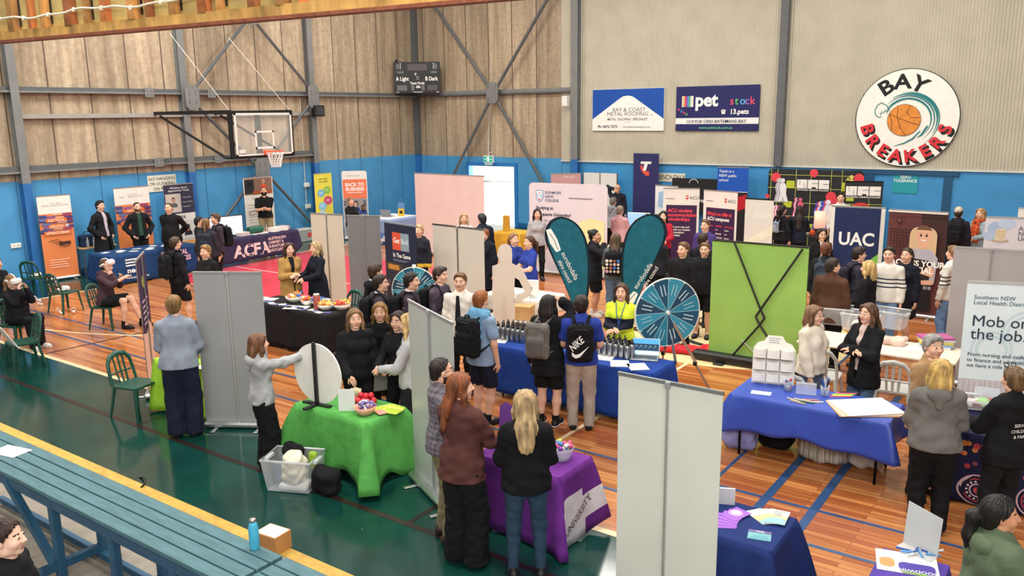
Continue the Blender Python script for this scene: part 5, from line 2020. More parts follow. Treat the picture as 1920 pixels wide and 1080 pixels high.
def art_tel(m, fr, w, h):
    o = PRINT('#e4563c')
    e = [(w * .46 + .16 * math.cos(a) * .9 - .10 * math.sin(a) * .5, h * .80 + .16 * math.sin(a) * .95 - .10 * math.cos(a) * .6) for a in np.linspace(0, 2 * PI, 25)[:-1]]
    m.flat(e, fr, o)
    e = [(w * .47 + .10 * math.cos(a) * .9 - .06 * math.sin(a) * .5, h * .825 + .09 * math.sin(a) * .95 - .06 * math.cos(a) * .6) for a in np.linspace(0, 2 * PI, 21)[:-1]]
    m.flat(e, fr, PRINT('#2b2a5c'))
    m.flat([(w * .30, h * .905), (w * .72, h * .905), (w * .69, h * .878), (w * .57, h * .878), (w * .50, h * .80), (w * .38, h * .80), (w * .44, h * .878), (w * .28, h * .878)], fr, WT)


A, B = at2((1188, 287), (1236, 287), 2.55)
A[1] = min(A[1], 23.6); B[1] = min(B[1], 23.6)
A, B = px_y(1188, 287, 23.55), px_y(1236, 287, 23.55)
rollup('tall dark navy banner with a white and orange letter T', A, B, A[2], '#2a2a5e', art=art_tel)


def art_acu(kind):
    def f(m, fr, w, h):
        m.rect(w * .09, .12, w * .94, h * .79, fr, PRINT('#3b2147'))
        m.flat([(w * .63, h * .915), (w * .70, h * .915), (w * .70, h * .875), (w * .665, h * .855), (w * .63, h * .875)], fr, PRINT('#d0453f')); m.disc(w * .665, h * .893, .018, fr, WT, 8)
        m.text('ACU', w * .73, h * .865, .08, fr, PRINT('#4a4a4e'), 'l', .002, .95)
        m.text('acu.edu.au', w * .08, h * .865, .035, fr, PRINT('#57555a'), 'l', .01)
        if kind == 1:
            for i, tx in enumerate(('ACU student', 'accommodation', 'scholarships')):
                m.text(tx, w * .14, h * (.70 - .055 * i), .085, fr, PRINT('#ec4b53'), 'l', .03, .92)
            for i, tx in enumerate(('Secure your stay and', 'save with our student', 'accommodation', 'scholarships.')):
                m.text(tx, w * .14, h * (.50 - .036 * i), .045, fr, WT, 'l', .022)
        else:
            m.text("What's on offer at", w * .13, h * .695, .085, fr, PRINT('#ec4b53'), 'l', .03, .78)
            m.text('ACU campuses', w * .13, h * .635, .085, fr, WT, 'l', .03, .85)
            for c in range(3):
                m.text(('Blacktown', 'Strathfield', 'North Sydney')[c], w * (.13 + .27 * c), h * .56, .038, fr, PRINT('#ec4b53'), 'l', .02, .8)
                for i in range(6):
                    m.text(('Arts', 'Allied health', 'Business', 'Commerce', 'Education', 'Law', 'Nursing', 'Philosophy', 'Psychology', 'Public health', 'Science', 'Theology')[(i * 2 + c * 5) % 12], w * (.13 + .27 * c), h * (.515 - .048 * i), .034, fr, WT, 'l', .02, .8)
    return f


A, B = at2((1244, 353), (1312, 354), 2.0)
rollup('white and purple university banner about accommodation scholarships, behind the woman in red', A, B, 2.0, '#e6e0d8', art=art_acu(1))
A, B = at2((1320, 356), (1398, 363), 2.0)
B = A + (B - A) * .78
rollup('white and purple university banner about what is on offer at campuses', A, np.array([B[0], A[1] - .25]), 2.0, '#e6e0d8', art=art_acu(2))


def art_teach(m, fr, w, h):
    m.rect(0, h * .70, w, h - .01, fr, PRINT('#1f55b4'))
    for i, tx in enumerate(('Teach in a', 'NSW public', 'school')):
        m.text(tx, w * .05, h * (.935 - .055 * i), .075, fr, WT, 'l', .006)
    m.rect(0, h * .695, w, h * .702, fr, WT)
    m.rect(0, .1, w, h * .69, fr, PRINT('#2a2326')); portrait(m, fr, w * .48, h * .57, .16, '#b97f5c', '#3a241a', '#d6d0c8'); m.flat([(w * .62, h * .45), (w * .98, h * .5), (w * .98, h * .67), (w * .72, h * .64)], fr, PRINT('#b8202c'))


A, B = px_y(1346, 313, 23.3), px_y(1404, 313, 23.3)
rollup('blue and photo banner inviting people to teach in a public school', A, B, A[2], '#2a4a8a', art=art_teach)


def art_ghost(m, fr, w, h):
    m.text('NSW', w * .62, h * .79, .12, fr, PRINT('#e2ded6'), 'c', .04, mirror=True)
    m.flat([(0, h * .42), (w, h * .62), (w, h * .72), (0, h * .52)], fr, PRINT('#e0dcc6'))


A, B = at2((1398, 372), (1451, 375), 2.0)
rollup('pale grey translucent back of a banner beside the girl with the backpack', A + (A - B) * .0, B, 2.0, '#d5d1c9', art=art_ghost, rail='#2b2c2e')


# fashion college backdrop and its small banner
def nfe_logo(m, fr, x, z, s):
    w_ = s
    for i in range(3):
        m.rect(x + i * w_ * .36, z, x + i * w_ * .36 + w_ * .335, z + w_ * .30, fr, PRINT('#ece8e2'))
    d_ = PRINT('#1b1b1e')
    for q in (.09, .235):
        m.rect(x + w_ * q, z + (w_ * .12 if q < .2 else 0), x + w_ * (q + .012), z + (w_ * .3 if q < .2 else w_ * .18), fr, d_)
    m.rect(x + w_ * .50, z + w_ * .17, x + w_ * .69, z + w_ * .185, fr, d_); m.rect(x + w_ * .50, z, x + w_ * .63, z + w_ * .05, fr, d_)
    m.rect(x + w_ * .86, z + w_ * .15, x + w_ * 1.05, z + w_ * .165, fr, d_)
    m.text('NATIONAL FASHION COLLEGE', x + w_ * .53, z - w_ * .075, w_ * .052, fr, PRINT('#ece8e2'), 'c', .02, .98)


def figure_stack(m, fr, x, z, s, cols, n=6, dx=.03, dz=.0):
    """overlapping repeated cut-out of a posing model"""
    body = [(0, 0), (.10, 0), (.14, .18), (.22, .0), (.34, .0), (.26, .3), (.27, .52), (.20, .64), (.07, .64), (.02, .5), (.07, .3)]
    for i in range(n):
        ox, oz = x + i * dx, z + i * dz
        m.flat([(ox + a * s, oz + b * s) for a, b in body], fr, PRINT(cols[i % len(cols)]))
        m.disc(ox + .135 * s, oz + .72 * s, .075 * s, fr, PRINT(cols[i % len(cols)]), 12)


def art_nfe(m, fr, w, h):
    lm = PRINT('#c9cf62')
    for z in (.30, .44, .60, .775, .93):
        m.rect(0, h * z, w, h * z + .012, fr, lm)
    for x in (.03, .10, .30, .46, .67, .78):
        m.rect(w * x, h * .1, w * x + .012, h, fr, lm)
    for a in ((.20, .775, .29, .865), (.18, .545, .27, .62), (.78, .76, .85, .86), (.45, .2, .52, .36), (.80, .55, .88, .62)):
        m.flat(rrect(w * a[0], h * a[1], w * a[2], h * a[3], .03), fr, PRINT('#b9c13a'))
    rd = PRINT('#e0424e')
    for x, z, r in ((.085, .90, .13), (.49, .96, .11), (.95, .91, .13), (.68, .69, .14), (.73, .62, .12), (.0, .67, .06), (.2, .40, .12)):
        m.disc(w * x, h * z, r, fr, rd)
    figure_stack(m, fr, w * .075, h * .61, .82, ['#d6cfd8', '#8c87a0', '#e6e0e2'], 6, .022)
    figure_stack(m, fr, w * .05, h * .36, .6, ['#d65a78', '#efe6ea'], 5, .03)
    figure_stack(m, fr, w * .27, h * .44, .66, ['#2a2638', '#d65a78', '#efd7de', '#8a3f5a'], 6, .03)
    figure_stack(m, fr, w * .50, h * .30, .95, ['#3d55b4', '#d6506a', '#e9e2ea', '#5a62b8'], 7, .045, .012)
    figure_stack(m, fr, w * .80, h * .66, .72, ['#d0c24e', '#2b2a1c', '#d9cd6a'], 6, .02, .02)
    nfe_logo(m, fr, w * .32, h * .78, .80)


A, B = at2((1437, 317), (1617, 320), 2.3)
A, B = np.array([-7.72, 23.2]), np.array([-5.22, 23.35])
hA = px_y(1520, 318, 23.27)[2]
rollup('wide black patterned fabric backdrop of the fashion college with red dots and yellow lines', A, B, hA, '#222226', art=art_nfe, rounded=.12, name='fabric_display_wall', feet=False)


def art_nfe2(m, fr, w, h):
    lm = PRINT('#c9cf62')
    m.rect(0, h * .72, w, h * .725, fr, lm); m.rect(w * .65, h * .2, w * .66, h * .8, fr, lm)
    m.rect(w * .05, h * .76, w * .25, h * .80, fr, PRINT('#b9c13a'))
    nfe_logo(m, fr, .03, h * .83, .78)
    rd = ['#e8443c', '#b93b2e', '#e8443c', '#5a3a1c', '#e8443c', '#8a6a2c']
    for i, c in enumerate(rd):
        m.disc(w * (.45 + .04 * i), h * .62, .30 - .025 * i, fr, PRINT(c), 24, .26 - .02 * i)


A, B = at2((1585, 340), (1657, 341), 2.1)
rollup('black fashion college pull-up banner with a white logo, behind the dark-haired young man', A, B, 2.1, '#1f1f22', art=art_nfe2, rail='#1a1a1c')


def art_uac(m, fr, w, h):
    m.rect(w * .075, .1, w * .925, h - .02, fr, PRINT('#1d2a52'))
    m.text('UAC', w * .50, h * .615, .25, fr, PRINT('#e9e8e6'), 'c', .025, .90)
    m.flat([(w * .075, h * .12), (w * .925, h * .12), (w * .925, h * .54), (w * .55, h * .36), (w * .075, h * .22)], fr, PRINT('#78bf4a'))
    m.flat([(w * .46, h * .47), (w * .53, h * .545), (w * .60, h * .5), (w * .56, h * .42), (w * .5, h * .40)], fr, PRINT('#ece9e4'))


A, B = at2((1559, 386), (1661, 390), 2.0)
rollup('navy and green admissions centre banner in a white frame reading UAC', A, B, 2.0, '#dedad4', art=art_uac)


def art_swin(m, fr, w, h):
    m.rect(0, h * .09, w, h - .02, fr, PRINT('#5e3434'))
    m.flat([(w * .55, h * .98), (w, h * .98), (w, h * .5), (w * .8, h * .5), (w * .6, h * .8)], fr, PRINT('#3d2424'))
    for i in range(9):
        for j in range(9):
            m.disc(w * (.06 + .055 * i), h * (.60 + .028 * j), .018, fr, PRINT('#39201f'), 8)
    m.disc(w * .2, h * .91, .05, fr, PRINT('#3f2524')); m.disc(w * .2, h * .91, .03, fr, PRINT('#70403e'))
    # standing woman holding a folder
    sk, hr = PRINT('#d6a68c'), PRINT('#c9ac86')
    m.flat(rrect(w * .40, h * .48, w * .86, h * .86, .16), fr, hr)
    m.flat([(w * .26, h * .08), (w * .84, h * .08), (w * .80, h * .36), (w * .42, h * .38)], fr, PRINT('#1b1b1f'))
    m.flat([(w * .30, h * .60), (w * .44, h * .655), (w * .78, h * .655), (w * .90, h * .58), (w * .87, h * .34), (w * .74, h * .32), (w * .42, h * .34), (w * .28, h * .46)], fr, PRINT('#a9a9b2'))
    m.flat([(w * .56, h * .66), (w * .70, h * .66), (w * .70, h * .76), (w * .56, h * .76)], fr, sk)
    m.disc(w * .635, h * .775, .13, fr, sk, 22, .165)
    m.flat([(w * .635 + .15 * math.cos(a), h * .80 + .155 * math.sin(a)) for a in np.linspace(.45, PI - .45, 12)], fr, PRINT('#6a4a36'))
    for q in (-.05, .05):
        m.disc(w * .635 + q, h * .782, .021, fr, PRINT('#2b2019'), 8); m.rect(w * .635 + q - .025, h * .80, w * .635 + q + .025, h * .803, fr, PRINT('#5c402e'))
    m.disc(w * .64, h * .742, .05, fr, PRINT('#f2eae4'), 12, .022, PI, 2 * PI)
    m.flat([(w * .42, h * .57), (w * .80, h * .55), (w * .78, h * .32), (w * .46, h * .335)], fr, PRINT('#2a2122'))
    m.flat([(w * .76, h * .50), (w * .87, h * .48), (w * .84, h * .40), (w * .62, h * .43), (w * .66, h * .45)], fr, sk); m.flat([(w * .60, h * .36), (w * .86, h * .38), (w * .84, h * .33), (w * .64, h * .325)], fr, sk)
    m.text('ACCESS YOUR', w * .10, h * .495, .105, fr, WT, 'l', .03, .95); m.text('POTENTIAL', w * .10, h * .435, .105, fr, WT, 'l', .03, .95)
    m.text('010', w * .70, h * .285, .06, fr, PRINT('#d8cfc8'), 'l', .01)
    m.flat([(0, h * .985), (w, h * .985), (w, h), (0, h)], fr, PRINT('#d9d2cc'))


A, B = np.array([-3.30, 17.0]), np.array([-2.28, 16.95])
rollup('dark red photo banner of a smiling woman holding a folder', A, B, 2.03, '#5e3434', art=art_swin)


def art_anu(m, fr, w, h):
    for i, (x, z, r) in enumerate(((.16, .93, .16), (.32, .97, .14), (.05, .86, .12), (.22, .82, .10))):
        m.disc(w * x * .6 + .05, h * z - .05, r, fr, PRINT(['#9fb4d0', '#b4c4da', '#a9bcd6', '#c2cedf'][i]), 18, r * .7)
    m.rect(0, 0, 0.001, .001, fr, WT)
    g_ = PRINT('#b79f74')
    m.flat(rrect(.17, h * .80, .33, h * .90, .03), fr, PRINT('#d6c8a6'))
    for i in range(4):
        m.stroke([(.18, h * (.815 + .02 * i)), (.22, h * (.825 + .02 * i)), (.26, h * (.813 + .02 * i)), (.32, h * (.825 + .02 * i))], .010, fr, g_)
    m.stroke([(.12, h * .80), (.2, h * .785), (.3, h * .785), (.38, h * .80)], .03, fr, g_)
    for i, tx in enumerate(('Australian', 'National', 'University')):
        m.text(tx, .52, h * (.89 - .045 * i), .075, fr, PRINT('#5a5c66'), 'l', .006)


A, B = px(1849, 407, 2.0), px(1920, 409, 2.0)
u_ = (B - A)[:2] / np.linalg.norm((B - A)[:2])
rollup('pale university banner with a gold crest at the right edge of the photo', A, A[:2] + u_ * 1.5, 2.0, '#cfccd2', art=art_anu)
A = px_y(1910, 390, 19.8)
rollup('plain white banner just showing above the pale university banner at the right edge', A, A[:2] + np.array([.85, 0]), A[2], '#e2ded8')
A, B = px(1789, 463, 2.0), px(1920, 471, 2.0)
u_ = (B - A)[:2] / np.linalg.norm((B - A)[:2])
rollup('grey back of a banner behind the pale blue health banner', A, A[:2] + u_ * .92, 2.0, '#a39f9f', back=True)


def art_mob(m, fr, w, h):
    d_ = PRINT('#2e3a4c')
    for x, z, r in ((.75, .72, .25), (.35, .62, .2), (.8, .5, .2)):
        for q in (0, .05):
            m.stroke([(w * x + (r - q) * math.cos(a), h * z + (r - q) * math.sin(a)) for a in np.linspace(-.5, 3.6, 20)], .022, fr, PRINT('#c4d8de'))
    m.text('Southern NSW', w * .09, h * .905, .045, fr, PRINT('#56707c'), 'l', .006); m.text('Local Health District', w * .09, h * .875, .045, fr, PRINT('#56707c'), 'l', .006)
    m.text('Mob on', w * .09, h * .75, .125, fr, d_); m.text('the job.', w * .09, h * .675, .125, fr, d_)
    for i, tx in enumerate(('From nursing and midwifery', 'to finance and administration,', 'we have a role for you.')):
        m.text(tx, w * .08, h * (.575 - .032 * i), .042, fr, d_, 'l', .004)
    m.rect(0, .1, w, h * .44, fr, PRINT('#ccc6c8'))
    for i in range(16):
        m.rect(w * i / 16, .1, w * i / 16 + .008, h * .44, fr, PRINT('#bdb6b8'))
    portrait(m, fr, w * .22, h * .26, .27, '#a8755c', '#221814', '#3c4a58', True)
    portrait(m, fr, w * .78, h * .25, .25, '#b98a70', '#6a3f2c', '#4a3c48', True)


A, B = px(1814.5, 528, 2.0), px(1920, 533, 2.0)
u_ = (B - A)[:2] / np.linalg.norm((B - A)[:2])
rollup('pale blue health service banner behind the craft table at the right edge', A, A[:2] + u_ * .86, 2.0, '#dce8ea', art=art_mob, rail='#e8ebea')

A, B = at2((1160, 700), (1356, 738), 2.0)
rollup('large pale cream banner back in the foreground with a steel rail and pole', A, B, 2.0, '#d3d6cd', back=True, rail='#9ea4a4', rough=.45)
A = np.array([-9.12, 5.93]); B = A + .88 * np.array([math.cos(math.radians(31)), math.sin(math.radians(31))])
rollup('shiny grey banner back on the green floor behind the woman turning the wheel', A, B, 2.03, '#99999a', back=True, rough=.32, pole='#f0f0ee')
A, B = at2((765, 563), (849, 607), 2.0)
rollup('slanted silver banner back between the school girls and the man in plaid', A, B, 2.0, '#b6bbb6', back=True, rough=.35)


def art_pink(m, fr, w, h):
    m.rect(0, h * .42, w, h - .01, fr, PRINT('#2b2a4c'))
    m.flat([(0, .1), (w, .1), (w, h * .46), (w * .7, h * .52), (w * .4, h * .45), (0, h * .48)], fr, PRINT('#e6b9a8'))
    m.disc(w * .5, h * .82, .09, fr, PRINT('#c6c84e')); lines(m, fr, w * .2, h * .68, w * .6, 5, .08, PRINT('#d6b4d0'), .03)


A, B = at2((252, 492), (269, 470), 2.0)
A, B = np.array([-10.72, 6.12]), np.array([-11.35, 6.62])
rollup('dark purple and pink banner seen edge-on beside the woman with short hair', B, A, 2.0, '#d9b0a2', art=None, name='pull_up_banner')
t_ = [o for o in bpy.data.objects if o.get('label', '').startswith('dark purple and pink')][0]
pn = [c for c in t_.children if c.name.startswith('panel')][0]
for sgn, nrm in ((1, (0, -1, 0)), (-1, (0, 1, 0))):
    w_ = float(np.linalg.norm(A - B))
    fr = Fr((-w_ / 2 * sgn, .002 if sgn < 0 else 0, 0), (sgn, 0, 0), (0, 0, 1), nrm)
    m = MB(); m.lay = 4; art_pink(m, fr, w_, 2.0); m.build('print', pn)

# green pop-up wall seen from behind: folding black frame, long black base
A, B = px_y(1336, 449, 12.25), px_y(1517, 460, 12.25)
w_, h_ = B[0] - A[0], A[2]
t = thing('pop_up_display', 'bright green display wall seen from behind with a crossed black folding frame', 'display wall', (A[0] + w_ / 2, 12.25, 0))
fr = Fr((-w_ / 2, 0, 0), (1, 0, 0), (0, 0, 1))
m = MB(); m.prism([(0, .1), (w_, .1), (w_, h_), (0, h_)], fr, -.03, 0, M('#8fb95a', rough=.75, var=.05, vs=2)); m.build('panel', t)
m = MB(); m.obox((-.1, -.06, .085), (w_ + .25, .18, .14), np.eye(3), BLK, .03); bs_ = m.build('base', t)
m = MB()
for x in (.25, w_ - .25):
    m.obox((x - w_ / 2, -.1, .02), (.16, .3, .03), np.eye(3), BLK, .01)
m.build('foot', bs_)
m = MB(); bar = PLASTIC('#141518', .4)
m.tube([fr.p(0, h_ - .005, .01), fr.p(w_, h_ - .005, .01)], .014, bar, 8); m.build('top_rail', t)
cx_, cz_ = w_ * .56, h_ * .42
for (a, b) in (((w_ * .25, h_), (cx_ - .0, cz_ + .12)), ((w_ * .95, h_ - .03), (cx_ + .0, cz_ + .12)), ((cx_, cz_ + .12), (cx_ - .07, cz_)), ((cx_, cz_ + .12), (cx_ + .07, cz_)), ((cx_ - .07, cz_), (cx_, cz_ - .12)), ((cx_ + .07, cz_), (cx_, cz_ - .12)), ((cx_, cz_ - .12), (w_ * .27, .12)), ((cx_, cz_ - .12), (w_ * .83, .16))):
    m = MB(); m.tube([fr.p(*a, .05), fr.p(*b, .05)], .016, bar, 8); m.build('strut', t)
m = MB(); m.tube([fr.p(w_ * .37, .42, .05), fr.p(w_ * .62, .14, .09)], .008, METAL('#cfd0cf'), 6); m.build('stay', t)

# life-size cardboard figure seen from behind
zt = 1.85
c0 = px(947, 457, zt)
t = thing('cardboard_cutout', 'life-size white cardboard figure with a hand on its hip, seen from behind', 'cutout', (c0[0], c0[1], 0), math.radians(35))
fr = Fr((0, 0, 0), (1, 0, 0), (0, 0, 1))
sc = 1.075
pts = [(.0, 1.72), (.065, 1.70), (.10, 1.64), (.105, 1.55), (.10, 1.42), (.16, 1.39), (.24, 1.36), (.31, 1.22), (.40, 1.02), (.40, .98), (.34, .90), (.20, .82), (.115, .81), (.12, .86), (.20, .90), (.285, .985), (.205, 1.16), (.14, 1.20), (.13, 1.0), (.14, .8), (.13, .5), (.14, .02), (-.13, .02), (-.15, .4), (-.20, .7), (-.21, .95), (-.20, 1.15), (-.20, 1.38), (-.08, 1.42), (-.10, 1.50), (-.115, 1.6), (-.095, 1.67), (-.05, 1.71)]
m = MB(); m.prism([(x * sc, z * sc) for x, z in pts], fr, -.008, 0, M('#d5c9ba', rough=.8, var=.04, vs=2)); m.build('panel', t)
m = MB(); m.prism([(0, .02), (.05, .02), (.01, 1.0), (0, 1.0)], Fr((-.03, -.0, 0), (0, -1, 0), (0, 0, 1)), -.004, .004, M('#cbbfae', rough=.85)); m.build('strut', t)
m = MB(); m.box(-.2, .2, -.16, .16, 0, .02, M('#cbbfae', rough=.85)); m.build('base', t)


def flag(label, base, rz, mir, lean):
    """teardrop flag: curved pole along one edge, dark hem, white lettering"""
    t = thing('teardrop_flag', label, 'flag', (base[0], base[1], 0), rz)
    q = -1 if mir else 1
    # outline in the flag plane (x across, z up); the pole runs up the straight edge
    out = [(0, .28), (-.06, .6), (-.20, 1.05), (-.36, 1.5), (-.42, 1.72), (-.40, 1.9), (-.30, 2.05), (-.14, 2.13), (.04, 2.10), (.20, 1.98), (.30, 1.78), (.34, 1.5), (.33, 1.2), (.27, .8), (.15, .45), (.03, .28)]
    out = [(x * q + lean * z, z) for x, z in out]
    P_ = []
    for i in range(len(out)):
        a, b, c, d = [np.array(out[(i + k) % len(out)]) for k in (-1, 0, 1, 2)]
        for tt in (0, .33, .66):
            P_.append(tuple(.5 * ((2 * b) + (-a + c) * tt + (2 * a - 5 * b + 4 * c - d) * tt ** 2 + (-a + 3 * b - 3 * c + d) * tt ** 3)))
    if mir:
        P_ = P_[::-1]
    fr = Fr((0, 0, 0), (1, 0, 0), (0, 0, 1))
    m = MB(); m.prism(P_, fr, -.004, .004, CLOTH('#14262f')); h = m.build('hem', t)
    cx = np.mean([p[0] for p in P_]); cz = np.mean([p[1] for p in P_])
    inn = [(cx + (x - cx) * .88 + (-.0) * q, cz + (z - cz) * .955) for x, z in P_]
    for sg in (1, -1):
        f2 = Fr((0, -.004 * sg, 0), (1, 0, 0), (0, 0, 1), (0, -sg, 0))
        m = MB(); m.flat(inn, f2, CLOTH('#1c5f70')); m.build('panel', t)
    f2 = Fr((0, -.006, 0), (1, 0, 0), (0, 0, 1))
    m = MB()
    # lettering climbs along the flag's axis
    if mir:
        p0, ang = np.array([.08, .72]), math.radians(58)
    else:
        p0, ang = np.array([-.34, 1.5]), math.radians(-63)
    d = np.array([math.cos(ang), math.sin(ang)]); n = np.array([-d[1], d[0]])
    wt = PRINT('#e7e8e2')
    # oar-shaped emblem
    e0 = p0 - d * .02
    sgn = 1
    oar = [(0, .035), (-.02, .05), (-.20, .075), (-.42, .06), (-.44, -.03), (-.20, -.075), (-.02, -.05), (0, -.035)]
    if mir:
        oar = [(a * .85 , b) for a, b in oar]
    m.flat([tuple(e0 + d * a + n * b) for a, b in oar], f2, wt)
    m.stroke([tuple(e0 + d * a + n * b) for a, b in ((-.36, .0), (-.2, .02), (-.02, .0))], .012, f2, PRINT('#1c5f70'))
    q0 = p0 + d * .03 + n * .02
    m.text('eurobodalla', q0[0], q0[1], .085, f2, wt, 'l', .0, .92, rot=ang)
    q0 = p0 + d * .13 - n * .10
    m.text('shire council', q0[0], q0[1], .075, f2, wt, 'l', .0, .80, rot=ang)
    m.build('print', t)
    m = MB(); m.tube([(0, .0, .02), (0, 0, .3)], .012, BLK, 8); m.build('pole', t)
    m = MB()
    for k in range(4):
        a = PI / 4 + k * PI / 2
        m.bar((0, 0, .02), (.38 * math.cos(a), .38 * math.sin(a), .015), .03, .02, BLK)
    m.build('base', t)
    return t


fb = px(1084, 628, 0)
flag('teal teardrop flag left of the woman in hi-vis yellow, leaning over the white table', fb, math.radians(24), False, -.10)
fb = px(1184, 618, 0)
flag('teal teardrop flag right of the woman in hi-vis yellow, behind the standing prize wheel', fb, math.radians(30), True, .10)
# ------------------------------------------------------------------ tables, cloths and what stands on them
TZ = .735
NAVY = CLOTH('#20406e', bump=.15); NAVY2 = CLOTH('#1e3f8f', bump=.15); BLUEC = M('#3350b4', rough=.38, var=.06, bump=.25, bs=14, spec=.5)
# electrical trades stand
table('folding table under the navy cloth of the electrical trades stand', -19.88, -18.98, 10.22, 12.5)


def pr_neca(m, mp):
    q = mp(1); wt = PRINT('#e6e8ea')
    for i, w in enumerate((.44, .44, .44)):
        quadmap(m, q, .36, -.16 - i * .07, .36 + w, -.125 - i * .07, wt)
    m.text('neca', .38, -.46, .12, None, wt, 'l', .03, 1.2, mapf=q)
    m.text('industry electrical', .40, -.60, .05, None, wt, 'l', .015, mapf=q)
    m.text('ELECTRICAL', 1.30, -.20, .115, None, PRINT('#e9c8cc'), 'l', .03, .8, mapf=q); m.text('APPRENTICES', 1.30, -.36, .115, None, PRINT('#e9c8cc'), 'l', .03, .8, mapf=q)


cloth('navy cloth of the electrical trades stand with white lettering', -19.88, -18.98, 10.22, 12.5, TZ, NAVY, (.70, .70, .5, .5), .012, .03, 7, 2, prints=pr_neca)
table('small wooden side table between the orange banner and the navy-clothed table', -21.2, -20.74, 10.5, 11.4, .74, '#c9a273', '#77787a')
for i, (x, y) in enumerate(((-20.9, 10.72), (-20.84, 10.86))):
    t = thing('water_bottle', ('left', 'right')[i] + ' one of two clear plastic water bottles on the wooden side table', 'bottle', (x, y, .742))
    m = MB(); m.lathe([(.034, 0), (.036, .03), (.033, .09), (.036, .12), (.034, .16), (.014, .2), (.014, .215)], clear_plastic('#dfe8ee', .45), n=14); m.build('bottle_body', t)
    m = MB(); m.lathe([(.016, .212), (.016, .235), (.001, .236)], PLASTIC('#e8eef2'), n=12); m.build('cap', t)
t = thing('carry_bag', 'dark navy insulated bag on the wooden side table', 'bag', (-21.02, 10.78, .742)); g = Sdf((-.25, -.3, -.02), (.25, .3, .4), .016); g.boxr((0, 0, .15), (.11, .2, .15), .04); g.wrinkle(.004, 30); V, Q = g.mesh(); fast_mesh('bag_body', V, Q, [CLOTH('#23304e')], None, t)
m = MB(); m.tube([(0, -.1, .29), (0, -.08, .37), (0, .08, .37), (0, .1, .29)], .012, CLOTH('#23304e'), 6); m.build('handle', t)
m = MB(); m.box(-.12, .12, -.16, .16, 0, .12, PAPER('#e2ddd2')); o = m.build('paper_stack', None, (-20.97, 11.22, .742)); tag(o, 'white stack of flyers at the right end of the wooden side table', 'papers')
for i in range(14):
    x, y = -19.6 + .5 * ((i * 37) % 10) / 10, 10.45 + i * .125
    sheet('flyer', 'flyer spread over the navy-clothed electrical trades table', x, y, TZ + .002 * (i % 3), .15, .21, 30 + i * 23, ['#d9dfe6', '#39506e', '#c4ced8', '#e8e6e0'][i % 4], 'flyer', 'flyers on the electrical trades table')
t = sheet('flyer', 'red booklet near the far end of the navy-clothed electrical table', -19.25, 12.2, TZ, .15, .21, 20, '#b8302c', 'flyer')
# cabinet makers stand
table('folding table under the dark cloth of the cabinet makers stand', -19.5, -18.8, 13.1, 15.7)


def pr_acfa(m, mp):
    q = mp(1); pk = PRINT('#ead2cf')
    m.text('ACFA', .42, -.50, .30, None, pk, 'l', .04, 1.05, mapf=q)
    for i, tx in enumerate(('AUSTRALIAN', 'CABINET &', 'FURNITURE', 'ASSOCIATION')):
        m.text(tx, 1.55, -.17 - i * .11, .075, None, pk, 'l', .025, .95, mapf=q)


cloth('dark purple cloth of the cabinet makers stand with large pale lettering', -19.5, -18.8, 13.1, 15.7, TZ, CLOTH('#373350', bump=.2), (.62, .62, .3, .3), .03, .03, 9, 5, prints=pr_acfa)
t = thing('monitor', 'flat screen with a bright blank display on the cabinet makers table', 'monitor', (-19.25, 13.66, TZ + .008), math.radians(80))
m = MB(); m.obox((0, 0, .30), (.98, .05, .56), np.eye(3), BLK, .01); m.build('case', t); m = MB(); m.box(-.46, .46, -.027, -.0255, .05, .555, M('#cfe4ee', rough=.2, var=0, emit=.55)); m.build('screen', t)
m = MB(); m.box(-.2, .2, -.12, .12, 0, .02, BLK, .005); m.box(-.04, .04, -.02, .02, .02, .1, BLK); m.build('stand', t)
for i in range(9):
    sheet('flyer', 'flyer spread over the cabinet makers table', -19.25 + .25 * ((i * 3) % 5) / 5, 14.25 + i * .14, TZ + .002 * (i % 3), .22, .3, 80 + i * 31, ['#e8e2da', '#dcd6d2', '#c8a79c'][i % 3], 'flyer', 'flyers on the cabinet makers table')
m = MB(); m.tube([(-.0, -.22, .1), (0, .22, .1)], .1, M('#1d5a48', rough=.5), 14); o = m.build('fabric_roll', None, (-19.2, 14.55, TZ + .0075), 0); tag(o, 'dark green roll lying on the cabinet makers table before the bearded man', 'roll')
for i, (x, y, w, d, h, c) in enumerate(((-19.15, 15.3, .34, .46, .09, '#e6dfdb'), (-19.2, 15.5, .3, .3, .1, '#cfb2b0'), (-19.1, 14.05, .25, .3, .1, '#d7c3c0'))):
    m = MB(); m.box(-w / 2, w / 2, -d / 2, d / 2, 0, h, PAPER(c), .004); o = m.build('paper_stack', None, (x, y, TZ + .0085)); tag(o, ('white stack of papers at the right end of the cabinet makers table', 'pinkish box of leaflets behind the right-hand paper stack', 'pinkish box of leaflets beside the bright monitor')[i], 'papers')
t = thing('storage_crate', 'grey crate on the floor by the wall right of the cabinet makers table', 'crate', (-20.8, 17.5, 0))
m = MB(); m.box(-.2, .2, -.42, .42, 0, .36, PLASTIC('#9aa09c'), .02); m.build('crate_body', t); m = MB(); m.box(-.21, .21, -.43, .43, .36, .40, PLASTIC('#c9c4bc'), .01); m.build('lid', t); m = MB(); m.box(.2, .206, .1, .3, .14, .28, PRINT('#c2483e')); m.build('sticker', t)
# back-to-business counter
table('counter table with the business stand laptop behind the grey banner', -18.75, -17.7, 18.3, 19.6, .8)


def pan_b(i, tl, t=0):
    return PRINT(['#5a7fc0', '#e3dfe2', '#3a5ba8', '#d98f9c', '#6f8ed0'][int(tl * 3.3 + t * 5) % 5]) if t > .45 else PRINT('#8fa6d2')


